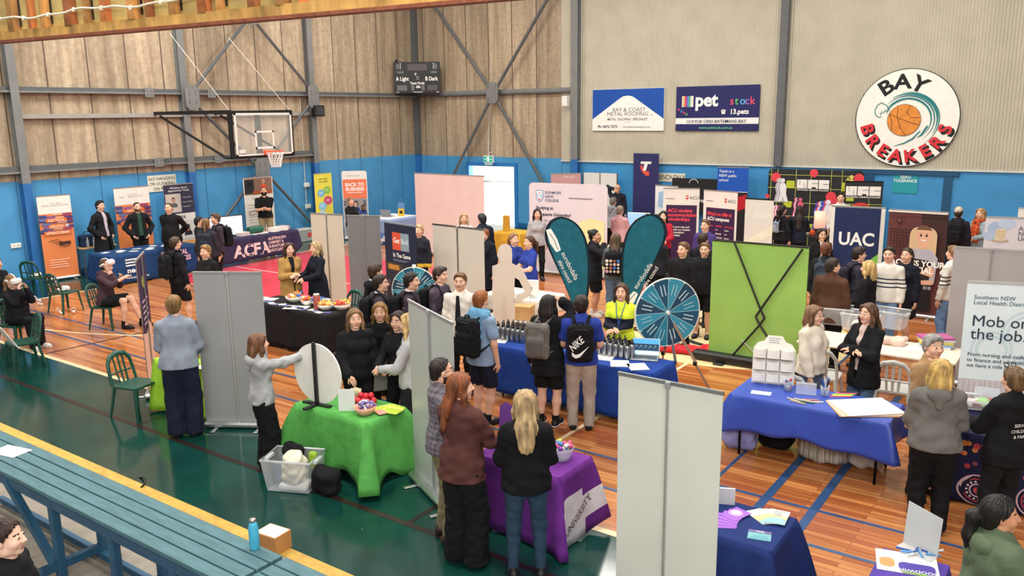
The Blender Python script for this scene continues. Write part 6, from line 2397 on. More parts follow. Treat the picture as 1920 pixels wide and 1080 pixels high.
cloth('blue and pink printed cover on the business stand counter', -18.75, -17.7, 18.3, 19.6, .8, PRINT('#e2e2e8'), (.76, .76, .5, .5), .008, .01, 5, 4, panels=lambda i, tl, t=0: pan_b(i, tl, t))


def laptop(label, x, y, z, rz, scr, emit=.6, art=None, w=.34):
    t = thing('laptop', label, 'laptop', (x, y, z), math.radians(rz))
    m = MB(); m.obox((0, 0, .009), (w, .23, .016), np.eye(3), METAL('#a9abae', .4), .004); b = m.build('base', t)
    m = MB(); m.box(-w * .43, w * .43, -.03, .09, .0175, .0185, PLASTIC('#2a2b2e')); m.box(-.05, .05, -.1, -.045, .0175, .018, PLASTIC('#8f9194')); m.build('keyboard', b)
    fr = Fr((-w / 2, .11, .016), (1, 0, 0), (0, .32, .95)); m = MB(); m.prism([(0, 0), (w, 0), (w, .225), (0, .225)], fr, -.008, 0, METAL('#8f9194', .4)); l = m.build('lid', t)
    m = MB(); m.rect(.008, .01, w - .008, .217, fr, M(scr, rough=.15, var=0, emit=emit))
    if art:
        art(m, fr, w, .225)
    m.build('screen', l)
    return t


laptop('grey laptop on the business counter behind the grey banner', -18.3, 18.9, .81, 200, '#c8ccd0', .1)
t = thing('sign_holder', 'small yellow and blue sign on the business counter', 'sign', (-17.95, 19.15, .81), math.radians(30))
m = MB(); m.box(-.1, .1, -.01, .01, 0, .42, PRINT('#d9b53c'), .004); m.build('panel', t); m = MB(); m.box(-.1, .1, -.013, -.011, .24, .42, PRINT('#5a86b8')); m.box(-.05, .05, -.013, -.011, .08, .17, PRINT('#3a2d1c')); m.build('print', t)
m = MB(); m.tube([(.06 * math.cos(a), 0, .5 + .05 * math.sin(a)) for a in np.linspace(0, 2 * PI, 13)[:-1]], .008, PLASTIC('#2f6fae'), 6, closed=True); m.build('ring', t)
# sweets table
table('long table under the black cloth with bowls of snacks', -12.0, -10.08, 8.9, 9.5)
cloth('black cloth over the snack table behind the wheel', -12.0, -10.08, 8.9, 9.5, TZ, CLOTH('#1b1a1d'), (.70, .62, .4, .62), .022, .03, 8, 9)
SN = ['#d9733a', '#e8b54c', '#c4413a', '#e6e1d8', '#d98c5c', '#3f5fa8']
for i, (x, y, r, sw, n) in enumerate(((-11.35, 9.33, .17, SN, 16), (-10.95, 9.27, .13, SN[:4], 14), (-10.72, 9.36, .17, ['#3c6bb8', '#7ea6d8', '#2c4f96'], 10), (-10.42, 9.2, .15, ['#e0a650', '#d98c3e', '#e8c46a'], 15), (-10.2, 9.35, .15, ['#d9573e', '#c4413a', '#e8b54c'], 15))):
    pebble_bowl(('wide white bowl of mixed chip packets, leftmost on the black table', 'small white bowl of chip packets beside the widest snack bowl', 'white bowl of blue sweets in the middle of the black table', 'white bowl of golden snack packets before the red jar', 'white bowl of red snack packets, rightmost on the black table')[i], x, y, TZ, r, '#e8e4de', sw, n, .035, ('snacks in the leftmost bowl', 'snacks in the second bowl', 'blue sweets in the middle bowl', 'golden snack packets in their bowl', 'red snack packets in the rightmost bowl')[i], 'snack_packet', ('chip packet in the leftmost snack bowl on the black table', 'chip packet in the small second bowl on the black table', 'blue wrapped sweet in the middle bowl on the black table', 'golden packet in the bowl before the red jar', 'red packet in the rightmost bowl on the black table')[i], seed=i + 3)
t = thing('sweet_jar', 'tall clear jar of red sweets standing among the bowls on the black table', 'jar', (-10.55, 9.12, TZ + .0075))
m = MB(); m.lathe([(.055, 0), (.058, .02), (.058, .22), (.045, .24)], M('#a8564a', rough=.25, var=.35, vs=40), n=16); m.build('jar_body', t); m = MB(); m.lathe([(.05, .24), (.05, .265), (.001, .266)], PLASTIC('#d8d2c8'), n=16); m.build('lid', t)
for i in range(14):
    sheet('card', 'small card or leaflet along the front of the black snack table', -11.85 + i * .125, 8.98 + .1 * ((i * 5) % 3) / 3, TZ + .002 * (i % 2), .1, .13, i * 37, ['#e9e4da', '#4a4f86', '#d9d2c6', '#7a80a8'][i % 4], 'card', 'cards along the front of the black snack table')
sheet('paper', 'white sheet of paper on the front left of the black snack table', -11.9, 9.2, TZ, .3, .2, 20); sheet('paper', 'larger white sheet on the black snack table under the blue sweets bowl', -10.95, 9.02, TZ, .4, .26, 25)
# lime table on the left
LIME = CLOTH('#9fd13c', bump=.15)
table('folding table under the lime green cloth at left', -10.2, -9.28, 5.95, 6.45)
cloth('lime green cloth on the table beside the woman in grey blue', -10.2, -9.28, 5.95, 6.45, TZ, LIME, (.71, .70, .6, .71), .035, .03, 7, 3)
sheet('paper', 'white sheet on the lime green table', -9.3, 6.05, TZ, .25, .18, 40); m = MB(); m.box(-.1, .1, -.012, .012, 0, .26, clear_plastic('#7fae6a', .6), .004); o = m.build('leaflet_holder', None, (-9.35, 6.25, TZ + .0075), .5); tag(o, 'clear leaflet holder with green leaflets on the lime table', 'leaflet holder')
# green table with the wheel
GRN = CLOTH('#529c4a', bump=.35, bs=22)
table('folding table under the grass green cloth', -7.18, -6.08, 5.82, 6.4)
cloth('grass green cloth draped to the floor over the table with the white wheel', -7.18, -6.08, 5.82, 6.4, TZ, GRN, (.60, .72, .45, .745), .05, .07, 5, 11, corner=.20, ragged=.10)
r_ = .345
fr = Fr((-6.93, 5.93, 1.10), (math.cos(math.radians(5)), math.sin(math.radians(5)), 0), (0, 0, 1))
t, f0 = spin_wheel('prize wheel seen from its white back on the grass green table', fr, r_, [], back=True)
m = MB(); bk = np.array(f0.n)
q0 = bk * .03
m.bar(q0 + np.array([0, 0, -.35]), q0 + np.array([0, 0, .37]), .035, .03, BLK); m.build('post', t)
m = MB(); m.bar(q0 + f0.u * -.2 + np.array([0, 0, -.345]), q0 + f0.u * .2 + np.array([0, 0, -.345]), .05, .022, BLK); m.bar(q0 - bk * .2 + np.array([0, 0, -.345]), q0 + bk * .2 + np.array([0, 0, -.345]), .05, .022, BLK); m.build('base', t)
m = MB(); m.box(-.09, .09, -.003, .003, 0, .25, PAPER('#dcdfdc')); o = m.build('display_card', None, (-6.50, 5.95, TZ + .008), math.radians(35)); tag(o, 'plain white display card standing on the grass green table', 'card')
pebble_bowl('pink bowl of purple wrapped sweets on the grass green table', -6.27, 6.0, TZ, .125, '#e0a890', ['#5a4a8c', '#8f86c0', '#e4e0ee', '#3d3668'], 24, .018, 'purple wrapped sweets in the pink bowl', 'wrapped_sweet', 'purple wrapped sweet in the pink bowl', seed=21)
for i in range(13):
    m = MB() if i == 0 else None
    if i == 0:
        m.ball((0, 0, 0), .036, M('#cf3140', rough=.4, var=.08), 12); proto = m.build('stress_ball'); o = proto
    elif i == 11:
        m = MB(); m.ball((0, 0, 0), .036, M('#b5c83c', rough=.4), 12); o = m.build('stress_ball')
    else:
        o = proto.copy(); COL.objects.link(o)
    a, rr_ = i * 2.4, .025 * math.sqrt(i) * 1.35
    o.location = (-6.52 + rr_ * math.cos(a), 6.26 + rr_ * math.sin(a), TZ + .0435 + (.045 if i in (0, 3, 4) else 0))
    if i == 11:
        o.location = (-6.42, 6.12, TZ + .0435); tag(o, 'yellow green ball beside the red balls on the grass green table', 'ball')
    else:
        tag(o, 'red squeeze ball in the heap on the grass green table', 'ball', 'red squeeze balls on the green table')
for i in range(6):
    sheet('leaflet', 'yellow green leaflet on the right end of the grass green table', -6.22 + .03 * i, 6.2 + .025 * ((i * 3) % 5), TZ + .002 * i, .15, .21, 60 + i * 8, ['#b9c944', '#c9d46a', '#a8be3c'][i % 3], 'leaflet', 'leaflets on the right end of the green table')
t = sheet('leaflet', 'small red and white leaflet on top of the yellow green ones', -6.14, 6.1, TZ + .016, .1, .15, 70, '#d88a7c', 'leaflet')
for i in range(7):
    m = MB(); m.lathe([(.018, 0), (.018, .1), (.012, .11), (.001, .112)], PLASTIC('#cfc8a0'), n=10); o = m.build('small_tube', None, (-6.78 + .04 * (i % 4), 6.3 + .045 * (i // 4), TZ + .0075)); tag(o, 'pale little tube standing behind the display card on the green table', 'tube', 'pale tubes on the green table')


def tub(label, x, y, rz, w=.5, d=.36, h=.3, z=0, lid=False):
    t = thing('storage_tub', label, 'tub', (x, y, z), math.radians(rz))
    m = MB(); mt = M('#dfe4e8', rough=.15, var=0, alpha=.34, spec=.6)
    a, b, c, e = w / 2, d / 2, w / 2 * .84, d / 2 * .84; k = .008
    for (p, q, r, s_) in (((-a, -b), (a, -b), (c, -e), (-c, -e)), ((a, -b), (a, b), (c, e), (c, -e)), ((a, b), (-a, b), (-c, e), (c, e)), ((-a, b), (-a, -b), (-c, -e), (-c, e))):
        m.add([(*p, h), (*q, h), (*r, .01), (*s_, .01)], [(0, 1, 2, 3)], mt)
    m.add([(-c, -e, .01), (c, -e, .01), (c, e, .01), (-c, e, .01)], [(0, 1, 2, 3)], mt); bd = m.build('tub_body', t)
    m = MB(); m.tube([(-a, -b, h), (a, -b, h), (a, b, h), (-a, b, h)], .013, M('#e6eaec', rough=.2, var=0, alpha=.7), 6, closed=True); m.build('rim', bd)
    m = MB()
    for q in (-1, 1):
        m.box(q * a - .02, q * a + .02, -.08, .08, h - .05, h - .02, M('#e6eaec', rough=.2, var=0, alpha=.7))
    m.build('handle', bd)
    return t


def blob(name, label, cat, c, half, col, seed, vox=.012, wr=.012, group=None, rz=0, mat=None):
    c = np.array(c, float); g = Sdf(-np.array(half) - .08, np.array(half) + .08, vox); g.boxr((0, 0, 0), half, min(half) * .8); g.wrinkle(wr, 26, seed); V, Q = g.mesh()
    o = fast_mesh(name, V, Q, [mat or CLOTH(col)]); o.location = c; o.rotation_euler = (0, 0, rz); return tag(o, label, cat, group)


tub('clear plastic tub of bags on the floor before the grass green cloth', -6.78, 5.40, 24, .56, .4, .36)
blob('folded_cloth', 'cream cloth bag stuffed in the clear tub before the green table', 'bag', (-6.74, 5.38, .24), (.13, .11, .17), '#d9d0bd', 4)
blob('black_bag', 'black bag hanging over the back of the clear tub', 'bag', (-6.90, 5.50, .33), (.12, .08, .10), '#17171a', 5)
blob('grey_folder', 'blue grey folder standing inside the clear tub', 'folder', (-6.88, 5.33, .16), (.1, .03, .12), '#6a7488', 6, wr=.002, rz=.4)
blob('paper_bundle', 'white papers lying in the bottom of the clear tub', 'papers', (-6.72, 5.37, .05), (.16, .11, .035), '#d6d4d2', 7, wr=.004, rz=.4)
blob('drink_carton', 'green and yellow packet sticking out of the clear tub', 'packet', (-6.6, 5.52, .30), (.05, .04, .1), '#8fae3c', 8, wr=.003)
t = blob('tote_bag', 'black tote bag slumped on the floor right of the clear tub', 'bag', (-6.38, 5.5, .14), (.17, .11, .14), '#17181a', 9)
# water authority table
table('long table under the royal blue cloth with steel bottles, left half', -6.75, -5.55, 8.98, 9.6)
table('long table under the royal blue cloth with steel bottles, right half', -5.52, -4.33, 8.98, 9.6)
cloth('long royal blue cloth on the table with steel bottles', -6.78, -4.32, 8.98, 9.6, TZ, NAVY2, (.66, .70, .5, .6), .02, .03, 7, 13)
BS = METAL('#a9acae', .3)


def steel_bottle(i, x, y, grp, lab):
    global BPROTO
    if i == 0:
        t = thing('steel_bottle', lab, 'bottle', (x, y, TZ + .0075), 0, grp)
        m = MB(); m.lathe([(.034, 0), (.036, .012), (.036, .15), (.03, .175), (.02, .185)], BS, n=14); m.build('bottle_body', t)
        m = MB(); m.lathe([(.024, .183), (.024, .215), (.012, .222), (.012, .235), (.001, .236)], BLK, n=12); m.tube([(-.012, 0, .23), (-.02, 0, .25), (.012, 0, .25)], .006, BLK, 6); m.build('cap', t)
        BPROTO = t
    else:
        dup(BPROTO, (x, y, TZ + .0075), i * .7, lab, grp)


g0 = px(966, 640, TZ)
for i in range(17):
    steel_bottle(i, g0[0] - .28 + .085 * (i % 6) + .02 * (i // 6), g0[1] - .02 + .095 * (i // 6), 'steel bottles beside the boy with the blue scarf', 'steel drink bottle with black cap in the left cluster on the blue table')
g0 = px(1150, 668, TZ)
for i in range(16):
    steel_bottle(i + 20, g0[0] - .2 + .085 * (i % 6) + .02 * (i // 6), g0[1] - .04 + .095 * (i // 6), 'steel bottles before the woman in hi-vis yellow', 'steel drink bottle with black cap before the woman in yellow')
steel_bottle(50, g0[0] + .45 - 1.5, g0[1] - .2 + .45, None, 'single steel bottle standing behind the left bottle cluster on the blue table')
g0 = px(1212, 672, TZ)


def art_lap(m, fr, w, h):
    m.rect(.01, .15, w - .01, .215, fr, M('#4f9ed6', var=0, emit=.5)); m.rect(.01, .06, w - .01, .15, fr, M('#24405c', var=0, emit=.3))
    for i in range(14):
        m.disc(.03 + i * .021, .10 + .02 * ((i * 7) % 3), .012, fr, M(['#3d6a86', '#6a8ca0', '#1f3348'][i % 3], var=0, emit=.3), 8)


laptop('open silver laptop showing a harbour picture on the royal blue table', g0[0], g0[1] - .05, TZ + .008, 20, '#a9d2e8', .5, art_lap, .36)
for i, (a, b, r) in enumerate(((1132, 672, 10), (1160, 684, 30), (1194, 690, 40), (934, 640, 20))):
    q = px(a, b, TZ)
    sheet('booklet', ('white booklet beside the steel bottles before the woman in yellow', 'white open booklet in front of the silver laptop', 'white booklet with blue edge at the right front of the royal blue table', 'white booklet before the boy with the blue scarf')[i], q[0], q[1] + .03, TZ, .24, .3, r, '#e9e8e4', 'booklet', art=lambda m, fr, w, h: m.rect(.0, .0, w, .012, fr, PRINT('#3a5ba8')))
# standing prize wheel on tripod
wc = px_y(1252, 586, 9.95)
fr = Fr(wc, (math.cos(math.radians(50)), math.sin(math.radians(50)), 0), (0, 0, 1))
CW = ['#2c7f96', '#23455c', '#3a8fa6', '#20506a', '#2f88a0', '#27485e', '#3a93ac', '#22566e', '#2c7f96', '#23455c', '#3a8fa6', '#20506a']
t, f0 = spin_wheel('teal prize wheel standing on a tripod right of the woman in yellow', fr, .47, CW)
top = -f0.n * .06
for i, (dx, dy) in enumerate(((.18, .12), (-.42, .75), (.62, .35))):
    m = MB(); ft = np.array([dx, dy, -wc[2]])
    mid = top + (ft - top) * .55
    m.bar(top + np.array([.02, 0, 0]), mid + np.array([.02, 0, 0]), .02, .035, METAL('#c9c6be') if i == 0 else M('#9a7f6c', rough=.5)); m.bar(mid, ft, .022, .03, M('#d8d2c6', rough=.5) if i == 0 else M('#8f6f58', rough=.5)); lg = m.build('leg', t)
    m = MB(); m.obox(mid, (.05, .05, .06), np.eye(3), BLK, .008); m.build('clamp', lg)
m = MB(); m.bar(top + np.array([0, 0, -.5]), top + np.array([0, 0, .52]), .04, .03, BLK); m.build('post', t)
wc = px_y(777, 543, 9.75)
fr = Fr(wc, (math.cos(math.radians(32)), math.sin(math.radians(32)), 0), (0, 0, 1))
t, f0 = spin_wheel('teal prize wheel half hidden behind the group of school boys', fr, .37, CW)
m = MB(); m.bar(-f0.n * .05 + np.array([0, 0, -wc[2]]), -f0.n * .05 + np.array([0, 0, .4]), .05, .04, WHT); m.build('post', t); m = MB(); m.box(-.3, .3, -.12, .3, -wc[2], -wc[2] + .03, WHT); m.build('base', t)
# red fabric and bag behind the wheel
m = MB()
for i, (x, y, w, d, r, c) in enumerate(((-5.45, 12.42, .75, .35, .2, '#c62c34'), (-5.0, 12.75, .4, .3, .9, '#d4343c'))):
    blob('red_carry_bag', ('flat red carry bag on the floor left of the green display wall', 'folded red bag end beside the black base of the green display wall')[i], 'bag', (x, y, .05), (w / 2, d / 2, .045), c, 40 + i, rz=r)
# white-clothed table
table('folding table under the white cloth behind the cardboard figure', -8.95, -7.7, 11.65, 12.35)
cloth('white cloth on the table behind the cardboard figure', -8.95, -7.7, 11.65, 12.35, TZ, CLOTH('#e9e4dc'), (.28, .28, .2, .2), .012, .02, 7, 15)
m = MB(); m.box(-.12, .12, -.04, .04, 0, .27, PAPER('#f0ece6')); o = m.build('leaflet_box', None, (-8.12, 11.95, TZ + .0075), .35); tag(o, 'white leaflet box standing on the white-clothed table', 'box'); k = MB(); k.rect(.09, .1, .14, .15, Fr((-.12, -.04, 0), (1, 0, 0), (0, 0, 1)), PRINT('#55565a')); k.build('print', o)
for i in range(4):
    sheet('flyer', 'flyer lying on the white-clothed table by the cardboard figure', -8.7 + .17 * i, 11.8 + .06 * (i % 2), TZ, .15, .21, 30 * i, ['#d9d2c8', '#77808a', '#b9b2a8'][i % 3], 'flyer', 'flyers on the white-clothed table')
q = px(980, 597, .44); QC = q; chair('grey', q[0], q[1], 200, 'pale grey plastic chair tucked at the white table, holding a cardboard box')
m = MB(); m.box(-.17, .17, -.14, .14, 0, .24, M('#c49a66', rough=.8, var=.06)); o = m.build('cardboard_box', None, (QC[0], QC[1] + .02, .432), .3); tag(o, 'brown cardboard box on the grey chair at the white table', 'box')
q = px(921, 592, .44); chair('grey', q[0], q[1], 160, 'pale grey plastic chair half hidden behind the cardboard figure')
# doorway table and stands at the back
table('folding table under the yellow cloth near the doorway', -13.6, -12.75, 18.2, 18.9)
cloth('yellow cloth over the table near the doorway', -13.6, -12.75, 18.2, 18.9, TZ, CLOTH('#d9a83c'), (.6, .6, .5, .5), .02, .04, 7, 16)
m = MB(); m.box(-.09, .09, -.09, .09, 0, .42, CLOTH('#c99a3a'), .01); o = m.build('yellow_box', None, (-13.4, 18.5, TZ + .0075), .5); tag(o, 'tall yellow box standing on the yellow cloth near the doorway', 'box')
table('folding table under the blue cloth at the university stand', -10.55, -9.3, 19.75, 20.4)
cloth('bright blue cloth under the screens behind the woman in pink', -10.55, -9.3, 19.75, 20.4, TZ, CLOTH('#2456a8'), (.7, .6, .5, .6), .02, .03, 7, 17)
for i, (x, y, w, s, lb) in enumerate(((-10.2, 20.2, .62, '#9cc4e2', 'screen with an orange building picture on the blue-clothed table'), (-9.62, 20.1, .62, '#5a6870', 'dark screen beside the bright one on the blue-clothed table'))):
    t = thing('monitor', lb, 'monitor', (x, y, TZ + .008), math.radians(12))
    m = MB(); m.obox((0, 0, .30), (w, .03, .42), np.eye(3), BLK if i else WHT, .006); m.build('case', t); fr = Fr((-w / 2 + .02, -.016, .11), (1, 0, 0), (0, 0, 1)); m = MB(); m.rect(0, 0, w - .04, .38, fr, M(s, rough=.3, var=0, emit=.45 if i == 0 else .12))
    if i == 0:
        m.flat([(.15, 0), (.5, 0), (.46, .2), (.36, .3), (.28, .24), (.18, .2)], fr, M('#c9713a', var=0, emit=.35))
    m.build('screen', t); m = MB(); m.box(-.12, .12, -.09, .09, 0, .015, BLK); m.box(-.03, .03, .02, .04, 0, .2, BLK); m.build('stand', t)
for i in range(8):
    m = MB(); m.box(-.07, .07, -.09, .09, 0, .07 + .03 * (i % 3), PAPER(['#e4e2dc', '#3a3d46', '#c9d0d6'][i % 3])); o = m.build('box_of_cards', None, (-10.45 + i * .15, 19.85, TZ + .0075), .3 * i); tag(o, 'small box of giveaways along the front of the blue-clothed table', 'box', 'small boxes on the blue-clothed table')
table('grey-topped table before the woman in red', -9.22, -8.3, 17.5, 18.1, TZ, '#c9bfae')
sheet('book', 'open book on the grey-topped table before the woman in red', -9.05, 17.75, TZ - .006, .3, .4, 20, '#e2cfa6', 'book', th=.02)
t = thing('whiteboard', 'wide whiteboard against the blue wall behind the man on the phone', 'whiteboard', (-13.25, 23.45, 0))
m = MB(); m.box(-.62, .62, 0, .03, .5, 2.02, M('#dcdcd8', rough=.3, var=.02)); m.build('panel', t); m = MB()
for x in (-.62, 0, .62):
    m.bar((x, .01, .5), (x, .01, 2.02), .03, .05, METAL('#9ea1a2'))
m.build('frame', t); m = MB()
for x in (-.55, .55):
    m.bar((x, .02, 0), (x, .02, .5), .04, .04, METAL('#9ea1a2')); m.bar((x, -.3, .03), (x, .3, .03), .04, .04, METAL('#9ea1a2'))
m.build('leg', t)
t = thing('display_screen', 'large black screen on the wall behind the university banners', 'screen', (-9.9, 23.45, 0))
m = MB(); m.box(-.85, .85, 0, .06, .95, 1.95, BLK, .01); m.build('case', t); fr = Fr((-.85, 0, .95), (1, 0, 0), (0, 0, 1)); m = MB(); m.text('Department', .55, .30, .11, fr, PRINT('#e6e6e2'), 'l', .02); m.stroke([(.7 + .14 * math.cos(a), .86 + .12 * math.sin(a)) for a in np.linspace(0, PI, 14)], .02, fr, PRINT('#c9d6d2')); m.rect(1.1, .1, 1.4, .2, fr, PRINT('#2f7a5a')); m.build('print', t)
m = MB()
for x in (-.5, .5):
    m.bar((x, .05, 0), (x, .05, 1.6), .06, .06, BLK)
m.build('stand', t)
A, B = px(1226, 348, 1.95), px(1246, 350, 1.95)
rollup('white map board standing behind the university banner beside the tall navy banner', A + np.array([-.05, .2, 0]), B + np.array([.3, .2, 0]), 1.95, '#e4e4e2', art=lambda m, fr, w, h: (m.flat([(.1, h * .7), (.3, h * .68), (.4, h * .85), (.3, h * .93), (.12, h * .9)], fr, PRINT('#9cc0dc')), m.flat([(.3, h * .8), (.45, h * .78), (.42, h * .9)], fr, PRINT('#d6a8b0'))))
# fashion stand table
table('black table at the fashion college stand', -6.65, -5.8, 21.55, 22.1, TZ, '#222225')
for i, (x, c, hh) in enumerate(((-6.52, '#c9a89a', .08), (-6.34, '#b8352f', .06), (-6.18, '#d6cfc4', .12), (-6.03, '#c4572f', .07))):
    blob('giveaway_pack', ('pale pack', 'red pack', 'white pack', 'orange pack')[i] + ' of giveaways on the black fashion college table', 'pack', (x, 21.8, TZ + hh + .002), (.07, .07, hh), c, 50 + i)
t = thing('table_lamp', 'small glowing pink lamp on the black fashion college table', 'lamp', (-5.9, 21.9, TZ)); m = MB(); m.lathe([(.09, 0), (.09, .02), (.02, .03), (.02, .2)], BLK, n=14); m.build('base', t)
m = MB(); m.lathe([(.14, .2), (.14, .62)], M('#f2b49c', rough=.6, var=0, emit=.8), n=18); m.build('lamp_shade', t)
# right: blue plastic cloth table
table('trestle table with black legs under the bright blue plastic cloth', -3.24, -1.56, 8.82, 9.48, TZ, '#d8cdb8', '#1a1a1c')
cloth('creased bright blue plastic cloth on the table with the white display box', -3.24, -1.56, 8.82, 9.48, TZ, BLUEC, (.40, .36, .3, .42), .014, .03, 4, 19, corner=.12, ragged=.04)
q = px(1447, 722, TZ)
t = thing('card_display', 'white cardboard display box with three rows of empty pockets on the blue cloth', 'display box', (q[0], q[1] + .02, TZ + .008), math.radians(14))
fr = Fr((-.24, 0, 0), (1, 0, 0), (0, .18, .98)); fr.u *= 1.14; fr.v *= 1.14; cb = M('#e9e5dd', rough=.75, var=.02); m = MB()
m.prism([(0, 0), (.42, 0), (.42, .36), (.38, .42), (.32, .44), (.28, .5), (.14, .5), (.10, .44), (.04, .42), (0, .36)], fr, -.02, 0, cb); m.build('panel', t)
m = MB(); lines(m, fr, .15, .47, .12, 3, .022, PRINT('#8a93a6'), .006); m.build('print', t)
for r in range(3):
    for c in range(3):
        x0, z0 = .01 + c * .135, .02 + (2 - r) * .125; k = MB()
        nseg = 6; V = []
        for zz, hh in ((z0, 0), (z0 + .095, 0)):
            for i in range(nseg + 1):
                a = i / nseg; V.append(fr.p(x0 + .125 * a, zz - (.012 * math.sin(PI * a) if zz > z0 else 0), .03 + .06 * (2 - r) / 2 + .025 * math.sin(PI * a) + (.01 if zz > z0 else 0)))
        n_ = nseg + 1; f_ = [(i, i + 1, n_ + i + 1, n_ + i) for i in range(nseg)]
        k.add(V, f_, cb, True); b0 = [fr.p(x0, z0 + .0, 0), fr.p(x0 + .125, z0, 0), fr.p(x0 + .125, z0 + .095, 0), fr.p(x0, z0 + .095, 0)]
        k.add([b0[0], V[0], V[n_], b0[3]], [(0, 1, 2, 3)], cb); k.add([b0[1], V[nseg], V[n_ + nseg], b0[2]], [(0, 1, 2, 3)], cb); k.add(b0[:2] + V[:n_][::-1], [tuple(range(n_ + 2))], cb)
        k.build('pocket', t)
q = px(1427, 738, TZ); sheet('paper', 'small white card on the blue plastic cloth before the display box', q[0], q[1], TZ, .22, .12, 12)
q = px(1478, 732, TZ)


def cup(label, x, y, cols, n, tall, grp, kind, lab):
    t = thing('clear_cup', label, 'cup', (x, y, TZ + .0075)); m = MB(); m.lathe([(.04, 0), (.055, .11), (.052, .11), (.038, .006), (.001, .005)], clear_plastic('#dfe6ea', .3), n=18); m.build('cup_body', t)
    for i in range(n):
        m = MB(); a = i * 2.4; e = np.array([.045 * math.cos(a), .045 * math.sin(a), tall + .02 * (i % 3)])
        if tall > .12:
            m.tube([(.01 * math.cos(a + 2), .01 * math.sin(a + 2), .01), e], .0045, PLASTIC(cols[i % len(cols)]), 6)
        else:
            m.ball((e[0] * .6, e[1] * .6, .02 + .012 * i % .1 + .01), .018, PLASTIC(cols[i % len(cols)]), 8)
        o = m.build(kind, None, (x, y, TZ + .0075)); tag(o, lab, kind, grp)


cup('clear cup of coloured sweets on the blue plastic cloth', q[0], q[1] - .02, ['#c94a5a', '#3f8fb0', '#d9d4cc', '#5a4a8c'], 12, .08, 'sweets in the clear cup', 'sweet', 'coloured sweet in the clear cup on the blue cloth')
q = px(1546, 742, TZ); cup('clear cup of pens on the blue plastic cloth', q[0], q[1], ['#2c4f96', '#1d1d24', '#d9dce2', '#3a6fc0'], 16, .17, 'pens in the clear cup', 'pen', 'pen standing in the clear cup on the blue cloth')
q = px(1511, 740, TZ); m = MB(); m.box(-.11, .11, -.03, .03, 0, .13, clear_plastic('#d9e2ea', .35), .004); o = m.build('card_holder', None, (q[0], q[1], TZ + .0075), .25); tag(o, 'clear acrylic card holder between the two cups on the blue cloth', 'holder')
for i in range(6):
    q = px(1488 + i * 8, 752 + (i % 2) * 4, TZ); m = MB(); m.bar((-.09, 0, .006), (.09, 0, .006), .018, .01, PLASTIC(['#d8c8a0', '#c9b48a', '#e0d2b0', '#3d6a4a', '#d88a6c', '#e6e0d0'][i])); o = m.build('wooden_stick', None, (q[0], q[1], TZ + .0075), .2 * (i - 2)); tag(o, 'pale wooden stick lying in the row on the blue cloth', 'stick', 'sticks on the blue cloth')
for i in range(5):
    q = px(1575 + i * 4, 744 - i * 1.5, TZ); sheet('coloured_card', 'bright coloured strip of card behind the pen cup', q[0], q[1], TZ + .002 * i, .05, .22, -60, ['#d84a78', '#e8e04c', '#7fc04a', '#e05a8c', '#3d3d44'][i], 'card', 'coloured card strips on the blue cloth')
q = px(1622, 768, TZ)
for i in range(4):
    sheet('foam_board', ('bottom', 'lower middle', 'upper middle', 'top')[i] + ' one of the large white boards stacked on the blue cloth', q[0] + .012 * i - .03, q[1] + .01 * i - .02, TZ + .007 * i, .62, .50, 32 + 3 * i, ['#cda46c', '#e8e2d8', '#d9c09a', '#f0ebe4'][i], 'board', th=.006)
blob('striped_bag', 'grey and white striped bag on the floor under the blue table', 'bag', (-2.28, 9.2, .15), (.26, .13, .15), '#b9b2a6', 60, mat=M('#b3aca0', rough=.85, var=.5, vs=5, stretch=(9, .2, .2)))
blob('canvas_bag', 'pale canvas bag on the floor under the blue table, right of the striped one', 'bag', (-1.86, 9.3, .15), (.20, .12, .15), '#c2bab0', 61)
blob('dark_backpack', 'black backpack on the floor under the blue table', 'backpack', (-2.85, 9.3, .15), (.2, .14, .15), '#1b1b20', 62)
blob('lavender_cloth_bag', 'pale lavender paper bag on the floor at the left end of the blue table', 'bag', (-3.2, 9.05, .19), (.2, .12, .19), '#8e90c8', 63, wr=.006)
# white table behind with tubs
table('long white table behind the two talking women, with plastic tubs', -3.3, -1.3, 11.45, 12.24, TZ, '#e2d5c2', '#8f9194')
for i, (a, b) in enumerate(((1562, 608), (1610, 620), (1664, 615))):
    q = px(a, b, TZ); tub(('clear tub holding blue cups on the long white table', 'clear tub in the middle of the long white table behind the woman in black', 'rightmost clear tub on the long white table')[i], q[0], q[1] + .06, 10 - 8 * i, .5, .36, .26, TZ)
for i in range(6):
    q = px(1562, 608, TZ); blob('blue_cup', 'blue plastic cup in the left tub on the white table', 'cup', (q[0] - .12 + .09 * (i % 3), q[1] + .02 + .1 * (i // 3), TZ + .1), (.04, .04, .085), '#4f8fd0', 70 + i, wr=.002, group='blue cups in the left tub')
q = px(1615, 622, TZ); blob('white_bundle', 'white bundle in the middle tub on the white table', 'bundle', (q[0], q[1] + .06, TZ + .07), (.16, .1, .06), '#e2dcd4', 77)
q = px(1675, 645, TZ); blob('pink_cloth', 'pale pink cloth lying on the white table behind the woman in black', 'cloth', (q[0], q[1], TZ + .05), (.16, .12, .05), '#dcbcae', 78)
q = px(1752, 649, TZ)
for i in range(5):
    m = MB(); m.box(-.2, .2, -.14, .14, 0, .028, PAPER(['#dfe2e6', '#8fa8c8', '#e0c84c', '#c8ccd6', '#b0568a'][i])); o = m.build('book', None, (q[0] + .01 * (i % 2), q[1], TZ + .001 + i * .0285), .1 + .12 * i); tag(o, ('bottom', 'second', 'middle', 'fourth', 'top')[i] + ' book in the coloured stack at the right end of the white table', 'book')
sheet('paper', 'white paper on the long white table left of the book stack', *px(1706, 652, TZ)[:2], TZ - .006, .34, .24, 10)
